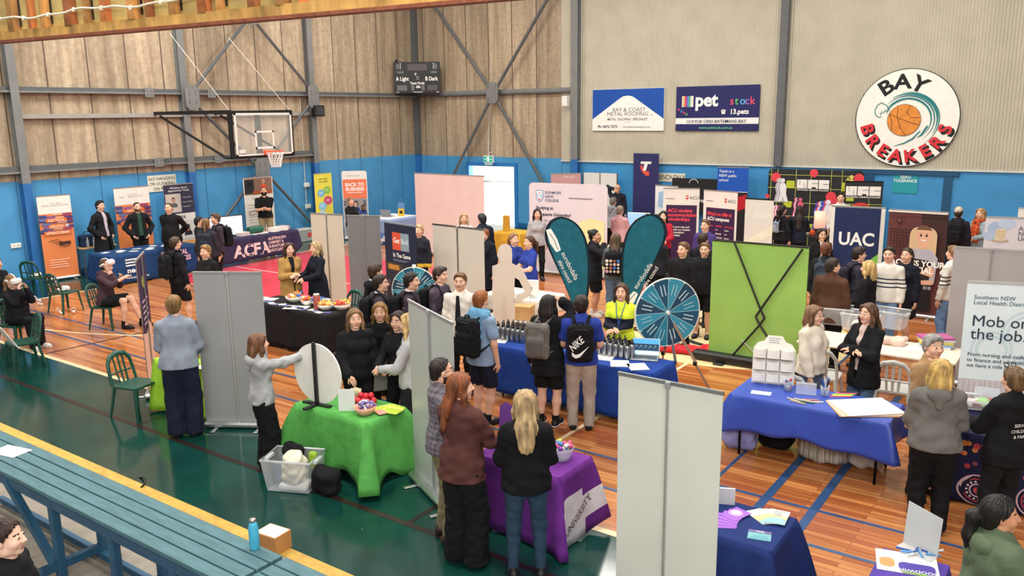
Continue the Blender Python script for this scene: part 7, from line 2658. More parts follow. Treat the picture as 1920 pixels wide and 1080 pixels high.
for x, y, r, lb in ((-2.82, 11.1, 5, 'pale grey plastic chair between the two talking women'), (-2.78, 9.84, -4, 'pale grey plastic chair pushed up behind the blue cloth, by the cream jumper'), (-1.93, 11.05, 6, 'pale grey plastic chair right of the woman in the black blazer'), (-1.4, 11.0, -8, 'pale grey plastic chair just behind the grey-haired woman')):
    chair('grey', x, y, r, lb)
# purple careers table in the foreground
PUR = CLOTH('#6a2d86', bump=.15)
table('folding table under the purple and white cloth', -4.6, -3.68, 5.82, 6.36)


def pan_p(i, tl, t=0):
    if i == 1 and t > .25 + .5 * abs(tl - .18) and not (t > .72 and tl > .42):
        return CLOTH('#e2dbe2', bump=.15)
    return None


def pr_pur(m, mp):
    m.text('UNIVERSITY', .10, -.62, .075, None, PRINT('#5a2a3c'), 'l', .0, .8, rot=.5, mapf=mp(1))


cloth('purple and white cloth on the careers table before the two women with long hair', -4.6, -3.68, 5.82, 6.36, TZ, PUR, (.70, .72, .5, .5), .03, .04, 6, 23, corner=.14, panels=pan_p, prints=pr_pur)
pebble_bowl('clear bowl of bright lollipops on the purple cloth', -3.86, 6.15, TZ, .12, '#fff', ['#8f4ab0', '#e05a8c', '#e8e2dc', '#4f8fc8', '#e0a63c', '#c9d44c'], 34, .024, 'lollipops in the clear bowl', 'lollipop', 'bright lollipop in the clear bowl on the purple cloth', True, .13, 31, 1.0)
t = thing('pamphlet_stand', 'purple patterned fold-out display standing on the purple cloth', 'display', (-4.34, 6.14, TZ + .008), math.radians(25))
fr = Fr((-.2, 0, 0), (1, 0, 0), (0, .25, .96)); m = MB(); m.prism([(0, 0), (.44, 0), (.42, .24), (.06, .44), (0, .40)], fr, -.012, 0, PRINT('#5a2f78')); m.build('panel', t); m = MB()
for i in range(5):
    m.rect(.05 + i * .075, .04 + .02 * (i % 2), .09 + i * .075, .22 - .015 * i, fr, PRINT(['#7d54a0', '#3f2458', '#a08ab8'][i % 3]))
m.build('print', t)
m = MB(); m.box(-.2, .2, -.14, .14, 0, .003, PAPER('#a35fb8')); o = m.build('leaflet', None, (-4.2, 5.98, TZ + .008), .3); tag(o, 'mauve leaflet lying on the purple cloth between the two women', 'leaflet')
# navy table right of the foreground banner
DN = CLOTH('#1d2f66', bump=.12)
table('folding table under the dark navy cloth in the right foreground', -2.75, -1.72, 5.62, 6.2, TZ, '#d8cdb8', '#b9bcc0', legw=.045)
cloth('dark navy cloth on the foreground table beside the pale banner', -2.75, -1.72, 5.62, 6.2, TZ, DN, (.66, .62, .5, .5), .02, .05, 5, 25, corner=.12)


def art_purp(m, fr, w, h):
    m.disc(w * .45, h * .55, w * .38, fr, PRINT('#c49be0'), 20); m.disc(w * .42, h * .6, w * .24, fr, PRINT('#ead9f4'), 18)


def art_map(m, fr, w, h):
    m.rect(0, 0, w, h * .4, fr, PRINT('#8fc4c8')); m.flat([(0, h * .2), (w * .5, h * .5), (w, h * .3), (w, h * .55), (0, h * .6)], fr, PRINT('#c8cf8c')); lines(m, fr, .03, h * .85, w * .7, 3, .03, PRINT('#b9b6ae'), .008)


for i in range(5):
    q = px(1366 + i * 5, 982 - i * 3, TZ); sheet('brochure', 'purple brochure in the fan on the dark navy cloth', q[0] - .03, q[1], TZ + .003 * i, .15, .21, 30 - 12 * i, '#9a62c4', 'brochure', 'purple brochures on the dark navy cloth', art_purp)
for i in range(7):
    q = px(1428 + i * 5, 970 + i * .8, TZ); sheet('brochure', 'white and green map brochure in the fan on the dark navy cloth', q[0], q[1], TZ + .003 * i, .15, .24, 55 - 8 * i, '#e9e7df', 'brochure', 'map brochures on the dark navy cloth', art_map)
q = px(1424, 1006, TZ); sheet('booklet', 'teal picture booklet at the front of the dark navy cloth', q[0], q[1], TZ, .17, .15, 15, '#6fa8b0', 'booklet', art=lambda m, fr, w, h: (m.rect(0, h * .75, w, h, fr, PRINT('#6a5a8c')), m.text('TAFE', w * .5, h * .8, .02, fr, WT, 'c', .02), m.flat([(0, 0), (w, 0), (w * .8, h * .5), (w * .3, h * .4)], fr, PRINT('#5a98a6'))))
m = MB(); m.box(-.1, .1, -.01, .01, 0, .14, PAPER('#c9cccb')); o = m.build('grey_booklet', None, (*px(1354, 946, TZ)[:2], TZ + .008), .4); tag(o, 'grey booklet at the back of the dark navy cloth touching the pale banner', 'booklet')
# purple table bottom right
table('folding table under the violet cloth at the bottom right', -1.03, -.62, 5.25, 6.1)
cloth('violet cloth on the table at the bottom right edge of the photo', -1.03, -.62, 5.25, 6.1, TZ, CLOTH('#54409a', bump=.12), (.6, .6, .5, .66), .02, .04, 6, 27)


def art_good(m, fr, w, h):
    m.flat(rrect(w * .36, .02, w - .02, h * .52, .04), fr, PRINT('#4a3a9a')); m.flat(rrect(.02, h * .2, w * .30, h * .62, .04), fr, PRINT('#e8935c')); m.text('GOODWIN', w * .68, h * .2, .035, fr, WT, 'c', .01, rot=PI); m.rect(w * .4, .0, w * .8, .02, fr, PRINT('#7fb04c'))


q = px(1700, 1058, TZ); sheet('placard', 'white placard with orange and purple blocks lying on the violet cloth', q[0], q[1], TZ, .40, .30, 14, '#efeae4', 'placard', art=art_good)
q = px(1722, 1040, TZ); t = thing('acrylic_holder', 'slanted clear acrylic sign holder standing on the violet cloth', 'holder', (q[0], q[1] + .05, TZ + .012), math.radians(-20)); fr = Fr((-.13, 0, 0), (1, 0, 0), (0, .1, 1)); m = MB(); m.prism([(0, 0), (.26, 0), (.26, .29), (0, .33)], fr, -.003, .003, M('#cfd4d4', rough=.2, var=0, alpha=.72)); m.build('panel', t); m = MB(); m.box(-.13, .13, -.1, .0, 0, .006, clear_plastic('#dfe4e6', .5)); m.build('base', t)
for i in range(9):
    q = px(1693 + i * 8, 1035 + (i * 5) % 12, TZ); m = MB(); m.bar((-.05, 0, .008), (.05, 0, .008), .014, .012, PLASTIC(['#3a5ba8', '#5f9bd0', '#d9dce2'][i % 3])); o = m.build('pen', None, (q[0], q[1], TZ + .016), i * .5); tag(o, 'small blue giveaway heaped at the foot of the acrylic holder', 'pen', 'blue giveaways at the acrylic holder')
# dotted cloth table at the right edge
table('folding table under the dark dotted cloth at the right edge', -.92, .4, 8.95, 9.75)


DOTC = [CLOTH(c) for c in ('#a83c46', '#c9a23c', '#5f8f4a', '#8a4a5a', '#c97a3c', '#b8484c')]


def pr_dots(m, mp):
    rr = np.random.RandomState(5)
    for sd in (0, 3):
        q = mp(sd)
        for i in range(60):
            a, b = rr.uniform(.04, 1.25 if sd == 0 else .75), -rr.uniform(.04, .34)
            m.lay = 2; rr_ = rr.uniform(.018, .034)
            V = [q(a + rr_ * math.cos(t), b + rr_ * math.sin(t), .003) for t in np.linspace(0, 2 * PI, 11)[:-1]]; m.add(V, [tuple(range(10))], DOTC[i % 6])
        for cx in ((.22, .72, 1.18) if sd == 0 else (.2, .6)):
            for k, (r, c) in enumerate(((.17, '#c9a8b0'), (.155, '#1f1f38'), (.13, '#a83c46'), (.115, '#1f1f38'), (.075, '#c9a8b0'), (.06, '#1f1f38'), (.035, '#b8484c'))):
                V = [q(cx + r * math.cos(t), -.56 + r * .95 * math.sin(t), .002 + .0012 * k) for t in np.linspace(0, 2 * PI, 25)[:-1]]; m.add(V, [tuple(range(24))], CLOTH(c))
            for j in range(14):
                a = 2 * PI * j / 14; V = [q(cx + .095 * math.cos(a) + .011 * math.cos(t), -.56 + .09 * math.sin(a) + .011 * math.sin(t), .012) for t in np.linspace(0, 2 * PI, 8)[:-1]]; m.add(V, [tuple(range(7))], CLOTH('#e0d2d0'))


cloth('dark cloth with coloured dots and ring patterns on the table at the right edge', -.92, .4, 8.95, 9.75, TZ, CLOTH('#1f2140'), (.71, .6, .5, .71), .015, .03, 5, 29, prints=pr_dots)
q = px(1838, 772, TZ); tub('clear tray of craft bits on the dotted cloth', q[0], q[1] + .08, 15, .42, .3, .1, TZ + .02)
for i in range(14):
    a = i * 2.4; blob('craft_bag', 'small clear bag of craft bits heaped in the tray on the dotted cloth', 'bag', (q[0] + .012 * i * math.cos(a), q[1] + .08 + .009 * i * math.sin(a), TZ + .07 + .012 * (i % 3)), (.06, .045, .022), ['#e2dcd8', '#c9b8b0', '#9fc48a', '#b05a5a'][i % 4], 90 + i, group='craft bags on the dotted cloth')
q = px(1850, 745, TZ + .1); m = MB(); m.box(-.12, .12, -.004, .004, 0, .2, M('#d6dfe8', rough=.2, var=0, alpha=.8)); k_ = m.build('sign_holder', None, (q[0], q[1], TZ + .01), .1); tag(k_, 'small clear sign holder behind the craft tray', 'holder')
for i, (a, b, c) in enumerate(((1815, 800, '#b0564c'), (1838, 815, '#b89a7a'))):
    q = px(a, b, .62); blob('craft_pouch', ('red', 'tan')[i] + ' pouch of craft material hanging at the edge of the dotted cloth', 'pouch', (q[0], q[1], .62), (.08, .05, .07), c, 110 + i)
# green chairs of the headset corner
for a, b, r, lb in ((118, 585, 10, 'dark green plastic chair holding a headset, right of the seated girl'), (66, 555, 35, 'dark green plastic chair behind the girl with the headset'), (250, 778, -75, 'dark green plastic chair at the left end of the lime table'), (38, 690, 170, 'dark green plastic chair with a white board on it at the left edge')):
    q = px(a, b, 0); chair('green', q[0], q[1] + .08, r, lb)
q = px(14, 650, .46); m = MB(); m.obox((0, 0, .2), (.5, .012, .4), rotx(.5), PAPER('#e4e0d8')); o = m.build('white_board', None, (q[0], q[1], .44), math.radians(-10)); tag(o, 'white board leaning on the green chair at the left edge', 'board')
chair('green', -10.8, 9.98, 180, 'green plastic chair seat showing behind the black snack table')


def headset(label, x, y, z, rz):
    t = thing('virtual_reality_headset', label, 'headset', (x, y, z), math.radians(rz)); w = PLASTIC('#ece9e4', .35)
    m = MB(); m.obox((0, .05, .05), (.18, .09, .10), np.eye(3), w, .03); m.build('visor', t)
    m = MB(); m.tube([(.085 * math.cos(a), -.05 + .11 * math.sin(a), .05) for a in np.linspace(PI, 2 * PI, 12)], .012, w, 6, flat=1.6); m.build('strap', t)
    return t


def controller(label, x, y, rz, grp):
    t = thing('game_controller', label, 'controller', (x, y, 0), math.radians(rz), grp); w = PLASTIC('#ece9e4', .35)
    m = MB(); m.tube([(0, 0, .02), (0, .06, .03), (0, .10, .07)], [.018, .02, .022], w, 8); m.build('grip', t)
    m = MB(); m.tube([(.045 * math.cos(a), .1 + .02 * math.sin(a), .10 + .045 * math.sin(a)) for a in np.linspace(0, 2 * PI, 15)[:-1]], .007, w, 6, closed=True); m.build('tracking_ring', t)


q = px(118, 585); headset('white headset lying on the green chair beside the seated girl', q[0], q[1] + .08, .432, 20)
q = px(66, 555); headset('white headset on the rear green chair by the wall', q[0], q[1] + .08, .432, 40)
for a, b in ((121, 590), (138, 588), (77, 565), (80, 572)):
    q = px(a, b, 0); controller('white game controller standing on the floor by the green chairs', q[0], q[1], a * 7, 'game controllers on the floor by the green chairs')

# ------------------------------------------------------------------ bench on the bleachers
TEAL = M('#466d76', rough=.6, var=.14, vs=14, bump=.3, bs=90, stretch=(.3, 2, 1)); TEALD = M('#23506e', rough=.55, var=.1, vs=6)


def bench(label, x0, x1, y0, y1, z, legs):
    t = thing('slatted_bench', label, 'bench', ((x0 + x1) / 2, (y0 + y1) / 2, 0)); cx, cy = (x0 + x1) / 2, (y0 + y1) / 2; n = 4; w = (y1 - y0) / n
    for i in range(n):
        m = MB(); m.obox((0, y0 - cy + w * (i + .5), z - .02), (x1 - x0, w - .011, .04), np.eye(3), TEAL, .004); m.build('slat', t)
    m = MB(); m.obox((0, y0 - cy + .02, z - .08), (x1 - x0, .035, .08), np.eye(3), TEALD); m.obox((0, y1 - cy - .02, z - .08), (x1 - x0, .035, .08), np.eye(3), TEALD); m.build('apron', t)
    for x in legs:
        for y in (y0 + .05, y1 - .05):
            m = MB(); m.obox((x - cx, y - cy, (z - .04) / 2), (.075, .075, z - .04), np.eye(3), TEALD, .012); m.build('leg', t)
        m = MB(); m.bar((x - cx, y0 - cy - .12, .12), (x - cx, y1 - cy + .1, .12), .06, .07, TEALD); m.build('foot_rail', t); m = MB(); m.bar((x - cx + .05, y0 - cy, z - .1), (x - cx + .05, y1 - cy, z - .1), .04, .06, TEALD); m.build('rail', t)
    m = MB(); m.bar((legs[0] - cx - .75, y0 - cy + .02, z - .08), (legs[0] - cx - .02, y0 - cy + .02, .1), .06, .07, TEALD); m.build('brace', t)
    m = MB(); m.bar((x0 - cx + .3, .16, .06), (x1 - cx - .2, .16, .06), .05, .06, TEALD); m.build('stretcher', t)


bench('long teal slatted bench with square legs in the left foreground', -9.3, -4.56, 3.0, 3.48, .8, (-7.05, -6.1, -5.25))
bench('second teal slatted bench continuing to the right of the long one', -4.52, -1.6, 3.0, 3.48, .8, (-4.0, -2.6))
q = px(478, 1028, .8); t = thing('drink_bottle', 'sky blue drink bottle with silver cap on the teal bench', 'bottle', (q[0], q[1], .8)); m = MB(); m.lathe([(.034, 0), (.037, .01), (.037, .15), (.030, .19), (.022, .215)], M('#4fb4d8', rough=.35, var=.08, vs=20), n=20); m.build('bottle_body', t); m = MB(); m.lathe([(.024, .213), (.025, .235), (.001, .237)], METAL('#b9b2a8'), n=16); m.build('cap', t)
q = px(20, 846, .8); sheet('paper', 'white sheet of paper on the left end of the teal bench', q[0], q[1], .793, .34, .2, 12, '#eeeae2')
q = px(508, 1008, .06); m = MB(); m.box(-.13, .13, -.1, .1, 0, .17, M('#c08a52', rough=.8, var=.08)); o = m.build('cardboard_box', None, (q[0] + .1, q[1] - .05, .01), .1); tag(o, 'small cardboard box on the yellow edge beside the blue bottle', 'box'); k = MB(); k.box(-.12, .12, -.09, .09, .171, .173, PAPER('#e2dcd4')); k.build('paper', o)
m = MB(); q = px(262, 905, 0); m.tube([(.16 * math.cos(a), .05 * math.sin(a), .02 + .03 * math.sin(a * 1.5)) for a in np.linspace(-.4, 3.4, 16)], .011, M('#2a211c', rough=.6), 6); o = m.build('strap_loop', None, (q[0], q[1], .0), -.35); tag(o, 'dark strap lying over the yellow edge behind the bench', 'strap')
# ------------------------------------------------------------------ people
BLKC, NVY = '#17181b', '#1b2030'


def P(lb, x, y, face, hr, top, bot, **k):
    return person(lb, (x, y), face=face, hair=hr, top=top, bottom=bot, **k)


def band_mat(a, b, z0, z1, z2=None):
    """cloth with colour b between heights z0 and z1 of the wearer"""
    m = M(a, rough=.8, var=.06, bump=.25, bs=60, spec=.2).copy(); nt = m.node_tree; bs = nt.nodes['Principled BSDF']; L = nt.links
    tc = nt.nodes.new('ShaderNodeTexCoord'); sp = nt.nodes.new('ShaderNodeSeparateXYZ'); L.new(tc.outputs['Object'], sp.inputs[0])
    r = nt.nodes.new('ShaderNodeValToRGB'); r.color_ramp.interpolation = 'CONSTANT'; e = r.color_ramp.elements
    dv = nt.nodes.new('ShaderNodeMath'); dv.operation = 'DIVIDE'; dv.inputs[1].default_value = 2; L.new(sp.outputs['Z'], dv.inputs[0])
    e[0].position = 0; e[0].color = lin(a); e[1].position = z0 / 2; e[1].color = lin(b); q = e.new(z1 / 2); q.color = lin(a)
    for i, z in enumerate(z2 or ()):
        q = e.new(z / 2); q.color = lin(b if i % 2 == 0 else a)
    L.new(dv.outputs[0], r.inputs[0]); L.new(r.outputs[0], bs.inputs['Base Color'])
    return m


def plaid():
    m = CLOTH('#3d3a44').copy(); nt = m.node_tree; L = nt.links; tc = nt.nodes.new('ShaderNodeTexCoord')
    prev = None
    for ax, sc in (('X', 11), ('Z', 11), ('X', 33), ('Z', 33)):
        w = nt.nodes.new('ShaderNodeTexWave'); w.bands_direction = ax; w.inputs['Scale'].default_value = sc * .6; L.new(tc.outputs['Object'], w.inputs['Vector'])
        if prev is None:
            prev = w.outputs['Fac']
        else:
            ad = nt.nodes.new('ShaderNodeMath'); L.new(prev, ad.inputs[0]); L.new(w.outputs['Fac'], ad.inputs[1]); prev = ad.outputs[0]
    r = nt.nodes.new('ShaderNodeValToRGB'); r.color_ramp.elements[0].color = lin('#1d1c26'); r.color_ramp.elements[1].color = lin('#8d8690')
    dv = nt.nodes.new('ShaderNodeMath'); dv.operation = 'DIVIDE'; dv.inputs[1].default_value = 4; L.new(prev, dv.inputs[0]); L.new(dv.outputs[0], r.inputs[0]); L.new(r.outputs[0], nt.nodes['Principled BSDF'].inputs['Base Color'])
    return m


TR, WD, SH, SL, SK = ('trousers', BLKC), ('wide', '#141518'), ('shorts', '#16171a'), ('slim', '#2f4359'), ('skirt', '#1a1c26')


def holdsheet(p, off, w, d, tilt, col, name, label, cat, rz=0, art=None, th=.003):
    """a sheet held in the hands of figure p"""
    q = p['world'](p['T'](*off)); m = MB(); R = rotz(rz) @ rotx(tilt)
    m.obox((0, 0, 0), (w, d, th), R, PAPER(col)); o = m.build(name, None, tuple(q), p['rz']); tag(o, label, cat)
    if art:
        k = MB(); art(k, Fr(R @ np.array([-w / 2, -d / 2, th * .6]), R[:, 0], R[:, 1]), w, d); k.build('print', o)
    return o


# foreground
P('woman with long auburn hair in a brown jacket and wide black trousers, arms folded', 862, 705, 145, ('long_m', '#7a4327'), '#553330', ('wide', '#131417'), hem=.80, aR='fold', aL='fold', hy=-48, w=1.08, shoe='#101012', h=1.76, hide_hands=True)
P('woman with long streaky blonde hair in a black top and blue jeans, seen from behind', 985, 738, 182, ('long_m', '#a98f68'), '#131316', SL, hem=.84, aR='low', aL='low', w=1.1, stance=.12)
P('man in plaid shirt with glasses and dark beard beside the silver banner back', 825, 676, 105, ('fade', '#221a16'), plaid(), ('trousers', '#7d7358'), h=1.76, sex='m', beard='#2e211b', glasses='#2a2c30', aR='front', aL='front', shoe='#3c2a22', hem=.86)
p = P('woman in grey hoodie reaching out to turn the white wheel', 482, 630, 105, ('bob', '#6e4830'), '#a3a4a6', ('wide', '#121215'), hood=True, aR=(.02, .60, 1.36), aL='down', hem=.87, h=1.58)
p = P('woman with short brown hair in a grey blue jumper, back to the camera', 324, 558, 168, ('curly', '#7c5c34'), '#8b93a2', ('wide', '#1a1e33'), h=1.80, w=1.16, aR='low', aL='low', hem=.86)
holdsheet(p, (.16, .34, 1.06), .3, .21, .5, '#eceae4', 'paper', 'white sheet held by the woman in the grey blue jumper', 'paper')
P('blonde woman in a grey hoodie and black track pants, seen from behind', 1766, 680, 186, ('bob', '#c2a05e'), '#6e6c68', ('track', '#131316'), hood=True, h=1.68, w=1.2, aR='low', aL='low', hem=.86)
p = P('person in black jacket with sunglasses on tied hair at the right edge', 1904, 694, -140, ('bun', '#6a5238'), '#141417', TR, h=1.66, w=1.1, aR='front', aL='front', hem=.8)
k = MB(); fr = Fr(p['T'](0, -.165, 1.2), (-1, 0, 0), (0, .05, 1), (0, -1, 0)); fr.u = np.array([1.0, 0, 0]); [k.text(t, 0, -.05 * i, .028, fr, PRINT('#dcdcd8'), 'c', .01) for i, t in enumerate(('SERVICES', "CHILDREN'S", '& FAMILY'))]; k.build('lettering', p['main'])
k = MB(); [k.tube([p['HR'] @ np.array([x + .024 * math.cos(a), .06 + .008 * math.sin(a), .125 + .016 * math.sin(a)]) * p['hs'] + p['headc'] for a in np.linspace(0, 6.28, 13)[:-1]], .004, BLK, 5, closed=True) for x in (-.035, .035)]; k.build('sunglasses', p['root'])
P('person with black ponytail in a green hooded jacket at the bottom right corner', 1876, 940, 130, ('pony', '#15110f'), '#5d6d55', TR, h=1.6, w=1.28, hood=True, aR='front', aL='front', hy=-25, loose=.012, skin='tan')
P('young person in black printed top at the bottom left corner', 6, 984, 62, ('bun', '#33221c'), '#17161a', TR, h=1.55, skin='pale', aR='down', aL='down')
P('woman with short grey hair in a tan jacket beside the blonde in grey', 1750, 632, 48, ('curly', '#8d8c88'), '#a5845e', TR, h=1.7, hem=.72, hy=-10, aR='low', aL='low')
p = P('woman in cream jumper with glasses, one hand resting on the blue cloth', 1527, 577, 62, ('bob', '#7a5840'), '#d9cdbc', ('jeans', '#56657c'), h=1.62, w=1.15, glasses='#23242a', aR=(.22, .12, .82), aL='down', hem=.86, loose=.01)
P('smiling woman in black blazer with folded arms and clear glasses', 1630, 573, -42, ('long_m', '#5b3f2e'), '#16161a', ('jeans', '#50657f'), h=1.68, inner=('#c8b2aa', .03, 'blazer'), hem=.70, aR='fold', aL='fold', glasses='#b9b4ac')
HV = band_mat('#cfe03c', '#1a1f30', 1.02, 1.16)
p = P('smiling woman in hi-vis yellow and navy shirt behind the blue table', 1166, 535, -12, ('long', '#4a3022'), HV, TR, h=1.62, aR=(.05, .27, 1.10), aL=(.05, .26, 1.08), hem=.9, w=1.05)
k = MB(); T = p['T']; k.tube([T(-.07, .06, 1.45), T(-.04, .15, 1.3), T(0, .18, 1.14)], .006, CLOTH('#3d5fa8'), 5); k.tube([T(.07, .06, 1.45), T(.04, .15, 1.3), T(0, .18, 1.14)], .006, CLOTH('#3d5fa8'), 5); k.obox(T(0, .19, 1.08), (.06, .012, .1), np.eye(3), BLK); k.build('lanyard', p['root'])


def swoosh(root, c, s, b):
    fr = Fr(c + np.array([0, -.112, -.06]) * s, (1, 0, 0), (0, 0, 1)); m = MB(); w = PRINT('#efefec')
    m.flat([(-.10, -.02), (-.095, -.075), (-.05, -.10), (0, -.08), (.11, .06), (0, -.035), (-.05, -.055), (-.075, -.04)], fr, w)
    m.text('NIKE', -.09, -.02, .085, fr, w, 'l', .02, .72, rot=.75, shear=.2); m.build('emblem', b)


p = P('boy in bright blue polo shirt and beige track pants at the blue table', 1090, 558, 178, ('curly', '#2a1d17'), '#2c429c', ('track', '#a89b8f'), h=1.72, sex='m', sleeve='short', aR='low', aL='low', shoe='#141416', hem=.86, collar='#2c429c')
backpack(p, 'black backpack with a large white sports emblem on the boy in blue', '#151518', None, swoosh)
p = P('student with dark shoulder-length hair in black hoodie, hand raised to the forehead', 1027, 557, 160, ('bob', '#241c19'), '#17181c', SH, h=1.70, aR=(.13, .16, 1.60, .8, .3, -.5), aL='down', hem=.70, loose=.018, shoe='#17171a', sole='#f2f2f2')
backpack(p, 'grey backpack on the student with a hand raised to the forehead', '#716d68', '#5f5b57', side=-.06)
p = P('boy with short ginger hair and a pale blue jacket tied round his shoulders', 900, 550, 135, ('quiff', '#94582f'), '#8ea6c6', ('shorts', '#1b2133'), h=1.74, sex='m', sleeve='short', aR='down', aL='down', hem=.8, scarf=(CLOTH('#76b4dc'), 'cape'))
backpack(p, 'large black backpack on the boy with the pale blue jacket', '#191b20', size=1.08)
p = P('boy in white shirt and dark school tie by the cream banner back', 863, 515, -15, ('short', '#6c4b30'), '#e3ddd2', ('trousers', '#1c1d24'), h=1.74, sex='m', collar='#e8e3d9', aR='down', aL='down')
k = MB(); T = p['T']; k.prism([(-.02, 0), (.02, 0), (.04, -.34), (0, -.4), (-.04, -.34)], Fr(T(0, .165, 1.42), (1, 0, 0), (0, -.05, 1), (0, 1, 0)), -.004, .012, CLOTH('#1a1b26')); k.build('tie', p['root'])
DP = '#3d3440'
for lb, x, y, fc, hr, tp, hh, bl in (
        ('boy in faded purple hoodie with dark tousled hair, tallest of the school group', 824, 503, 62, ('mop', '#3a2b22'), '#4b404e', 1.78, 'black backpack on the boy in the faded purple hoodie'),
        ('boy with dark hair in plum hoodie before the half-hidden teal wheel', 770, 515, 80, ('short', '#1f1814'), DP, 1.75, 'black backpack on the boy before the half-hidden teal wheel'),
        ('boy in dark plum hoodie with pale collar, leftmost front of the school group', 712, 519, 85, ('short', '#241b17'), DP, 1.72, 'black backpack on the boy leftmost in the school group'),
        ('boy in black with brown hair, partly hidden behind the plum-hooded boy', 702, 497, 120, ('mop', '#3f2d22'), '#1a1b20', 1.76, None)):
    p = P(lb, x, y, fc, hr, tp, TR, h=hh, sex='m', hood=True, hem=.84, collar='#cfccc6')
    if bl:
        backpack(p, bl, '#16171b')
p = P('school girl with tied-back light brown hair in a black jacket by the wheel', 664, 583, 12, ('long', '#80603f'), '#16171a', TR, h=1.66, collar='#d8d4cd', aR='low', aL='down', hem=.84, loose=.01)
holdsheet(p, (-.27, .14, .78), .2, .26, 1.2, '#8f8f8a', 'magazine', 'grey magazine hanging from the hand of the girl by the wheel', 'magazine')
p = P('school girl with long honey hair in a black jumper holding a programme', 712, 571, -8, ('long_x', '#94703f'), '#17181c', TR, h=1.62, aR='low', aL='low', hem=.85)
holdsheet(p, (.05, .36, .93), .40, .30, .95, '#8f8c86', 'programme', 'large grey programme held open by the girl with honey hair', 'programme', .2, lambda m, fr, w, h: [m.rect(.02 + i * .085, .03, .09 + i * .085, h - .03, fr, PRINT('#5f5d58')) for i in range(4)])
P('school girl with dark hair leaning in behind the silver banner back', 747, 588, -35, ('long', '#3a2a22'), '#1a1a1f', TR, h=1.62, collar='#d8d4cd', aR='front', aL='front')
P('girl with pale blonde hair in a light grey jumper facing the green table', 767, 592, -105, ('long_m', '#c6a56e'), '#aeaeb0', ('jeans', '#24252a'), h=1.70, aR='hip', aL='front', hem=.86, shoe='#121214')
p = P('woman in camel coat with dark hair behind the snack table', 541, 458, 22, ('long_m', '#44291f'), '#a8824c', TR, h=1.66, inner=('#18181b', .035, 'coat'), hem=.48, aR=(.06, .26, 1.14), aL=(.04, .25, 1.12), w=1.05)
P('blonde woman in long navy coat talking to the woman in camel', 592, 456, -62, ('bob', '#a8906c'), '#171a25', TR, h=1.68, hem=.55, aR='front', aL='front', w=1.08)
# far left stands
p = P('bearded man in black polo looking down at his phone', 494, 352, 2, ('fade', '#1a1512'), '#191a1d', ('trousers', '#9c8a68'), h=1.9, sex='m', sleeve='short', beard='#1d1613', aR=(.06, .26, 1.16), aL=(.06, .26, 1.14), hp=-18, skin='warm', hem=.9)
P('man in black overcoat over a lavender shirt, left of the three by the wall', 186, 378, 48, ('quiff', '#1b1613'), '#1a1a1d', TR, h=1.92, sex='m', inner=('#c4b9c4', .05, 'coat'), hem=.58, aR='pocket', aL='pocket')
P('man in black jacket over dark green, middle of the three by the wall', 256, 381, 18, ('fade', '#3a2c22'), '#18191c', TR, h=1.82, sex='m', inner=('#2c4a3e', .05), hem=.84, aR='pocket', aL='pocket', beard='#5c4636')
P('man in zipped black jacket, right of the three by the wall', 316, 382, -32, ('fade', '#5c4a3a'), '#17181a', TR, h=1.89, sex='m', aR='back', aL='back', w=1.2, collar='#17181a')
p = P('boy seated on a green chair wearing a white headset', 190, 490, 58, ('short', '#4c3626'), '#46323a', SH, h=1.70, sex='m', sit=.44, sleeve='34', aR=(.10, .46, .98), aL=(.02, .36, .98), hp=-28, hood=True, lean=.12, legs=((.12, .40), (-.12, .62)), shoe='#141416')


def worn_headset(p, lb, off=(0, .02, .01)):
    t = thing('virtual_reality_headset', lb, 'headset', tuple(p['world'](p['headc'])), p['rz']); w = PLASTIC('#ece9e4', .35); HR, hs = p['HR'], p['hs']
    m = MB(); m.obox(HR @ np.array([0, .115, .012]) * hs, (.19, .085, .105), HR, w, .03); m.build('visor', t)
    m = MB(); m.tube([HR @ np.array([.098 * math.cos(a), .01 + .118 * math.sin(a), .03]) * hs for a in np.linspace(PI * .95, PI * 2.05, 16)], .014, w, 6, flat=1.5); m.tube([HR @ np.array([0, .105 * math.cos(a), .02 + .118 * math.sin(a)]) * hs for a in np.linspace(.3, PI - .1, 14)], .014, w, 6, flat=.6); m.build('strap', t)


chair('green', p['pos'][0], p['pos'][1], math.degrees(p['rz']), 'dark green plastic chair under the boy in the headset')
worn_headset(p, 'white headset worn by the boy seated on the green chair')
p = P('girl seated at the left edge holding a white headset to her face', 20, 521, 38, ('pony', '#8a6440'), '#1a1b22', TR, h=1.62, sit=.44, aR=(.09, .25, 1.10, .35, .1, -1), aL=(-.09, .25, 1.10, -.35, .1, -1), shoe='#e6e2da', sole='#eeeeec', legs=((.12, .5), (-.12, .42)))
chair('green', p['pos'][0], p['pos'][1], math.degrees(p['rz']), 'dark green plastic chair under the girl holding a headset')
worn_headset(p, 'white headset held by the seated girl at the left edge')
p = P('person in dark clothes seated behind the girl, cut by the left edge', -8, 487, 40, ('pony', '#3c4c60'), '#17181d', TR, h=1.7, sit=.44)
chair('green', p['pos'][0], p['pos'][1], math.degrees(p['rz']), 'dark green plastic chair cut by the left edge, under the person in dark clothes')
p = P('boy in black hoodie and shorts walking with a black backpack', 327, 447, 118, ('short', '#4a3628'), '#1c1b20', SH, h=1.72, sex='m', hood=True, step=.1)
backpack(p, 'black backpack on the boy walking in shorts', '#15161a')
P('student in black at the back left of the group before the grey banner', 372, 409, 80, ('short', '#1c1613'), '#191a1e', TR, h=1.66, sex='m')
p = P('student with a brown braid in a plum jacket before the dark cloth', 385, 412, 165, ('braid', '#7a5a3a'), '#352f3a', TR, h=1.70)
backpack(p, 'dark blue grey backpack on the student with the braid', '#262d38')
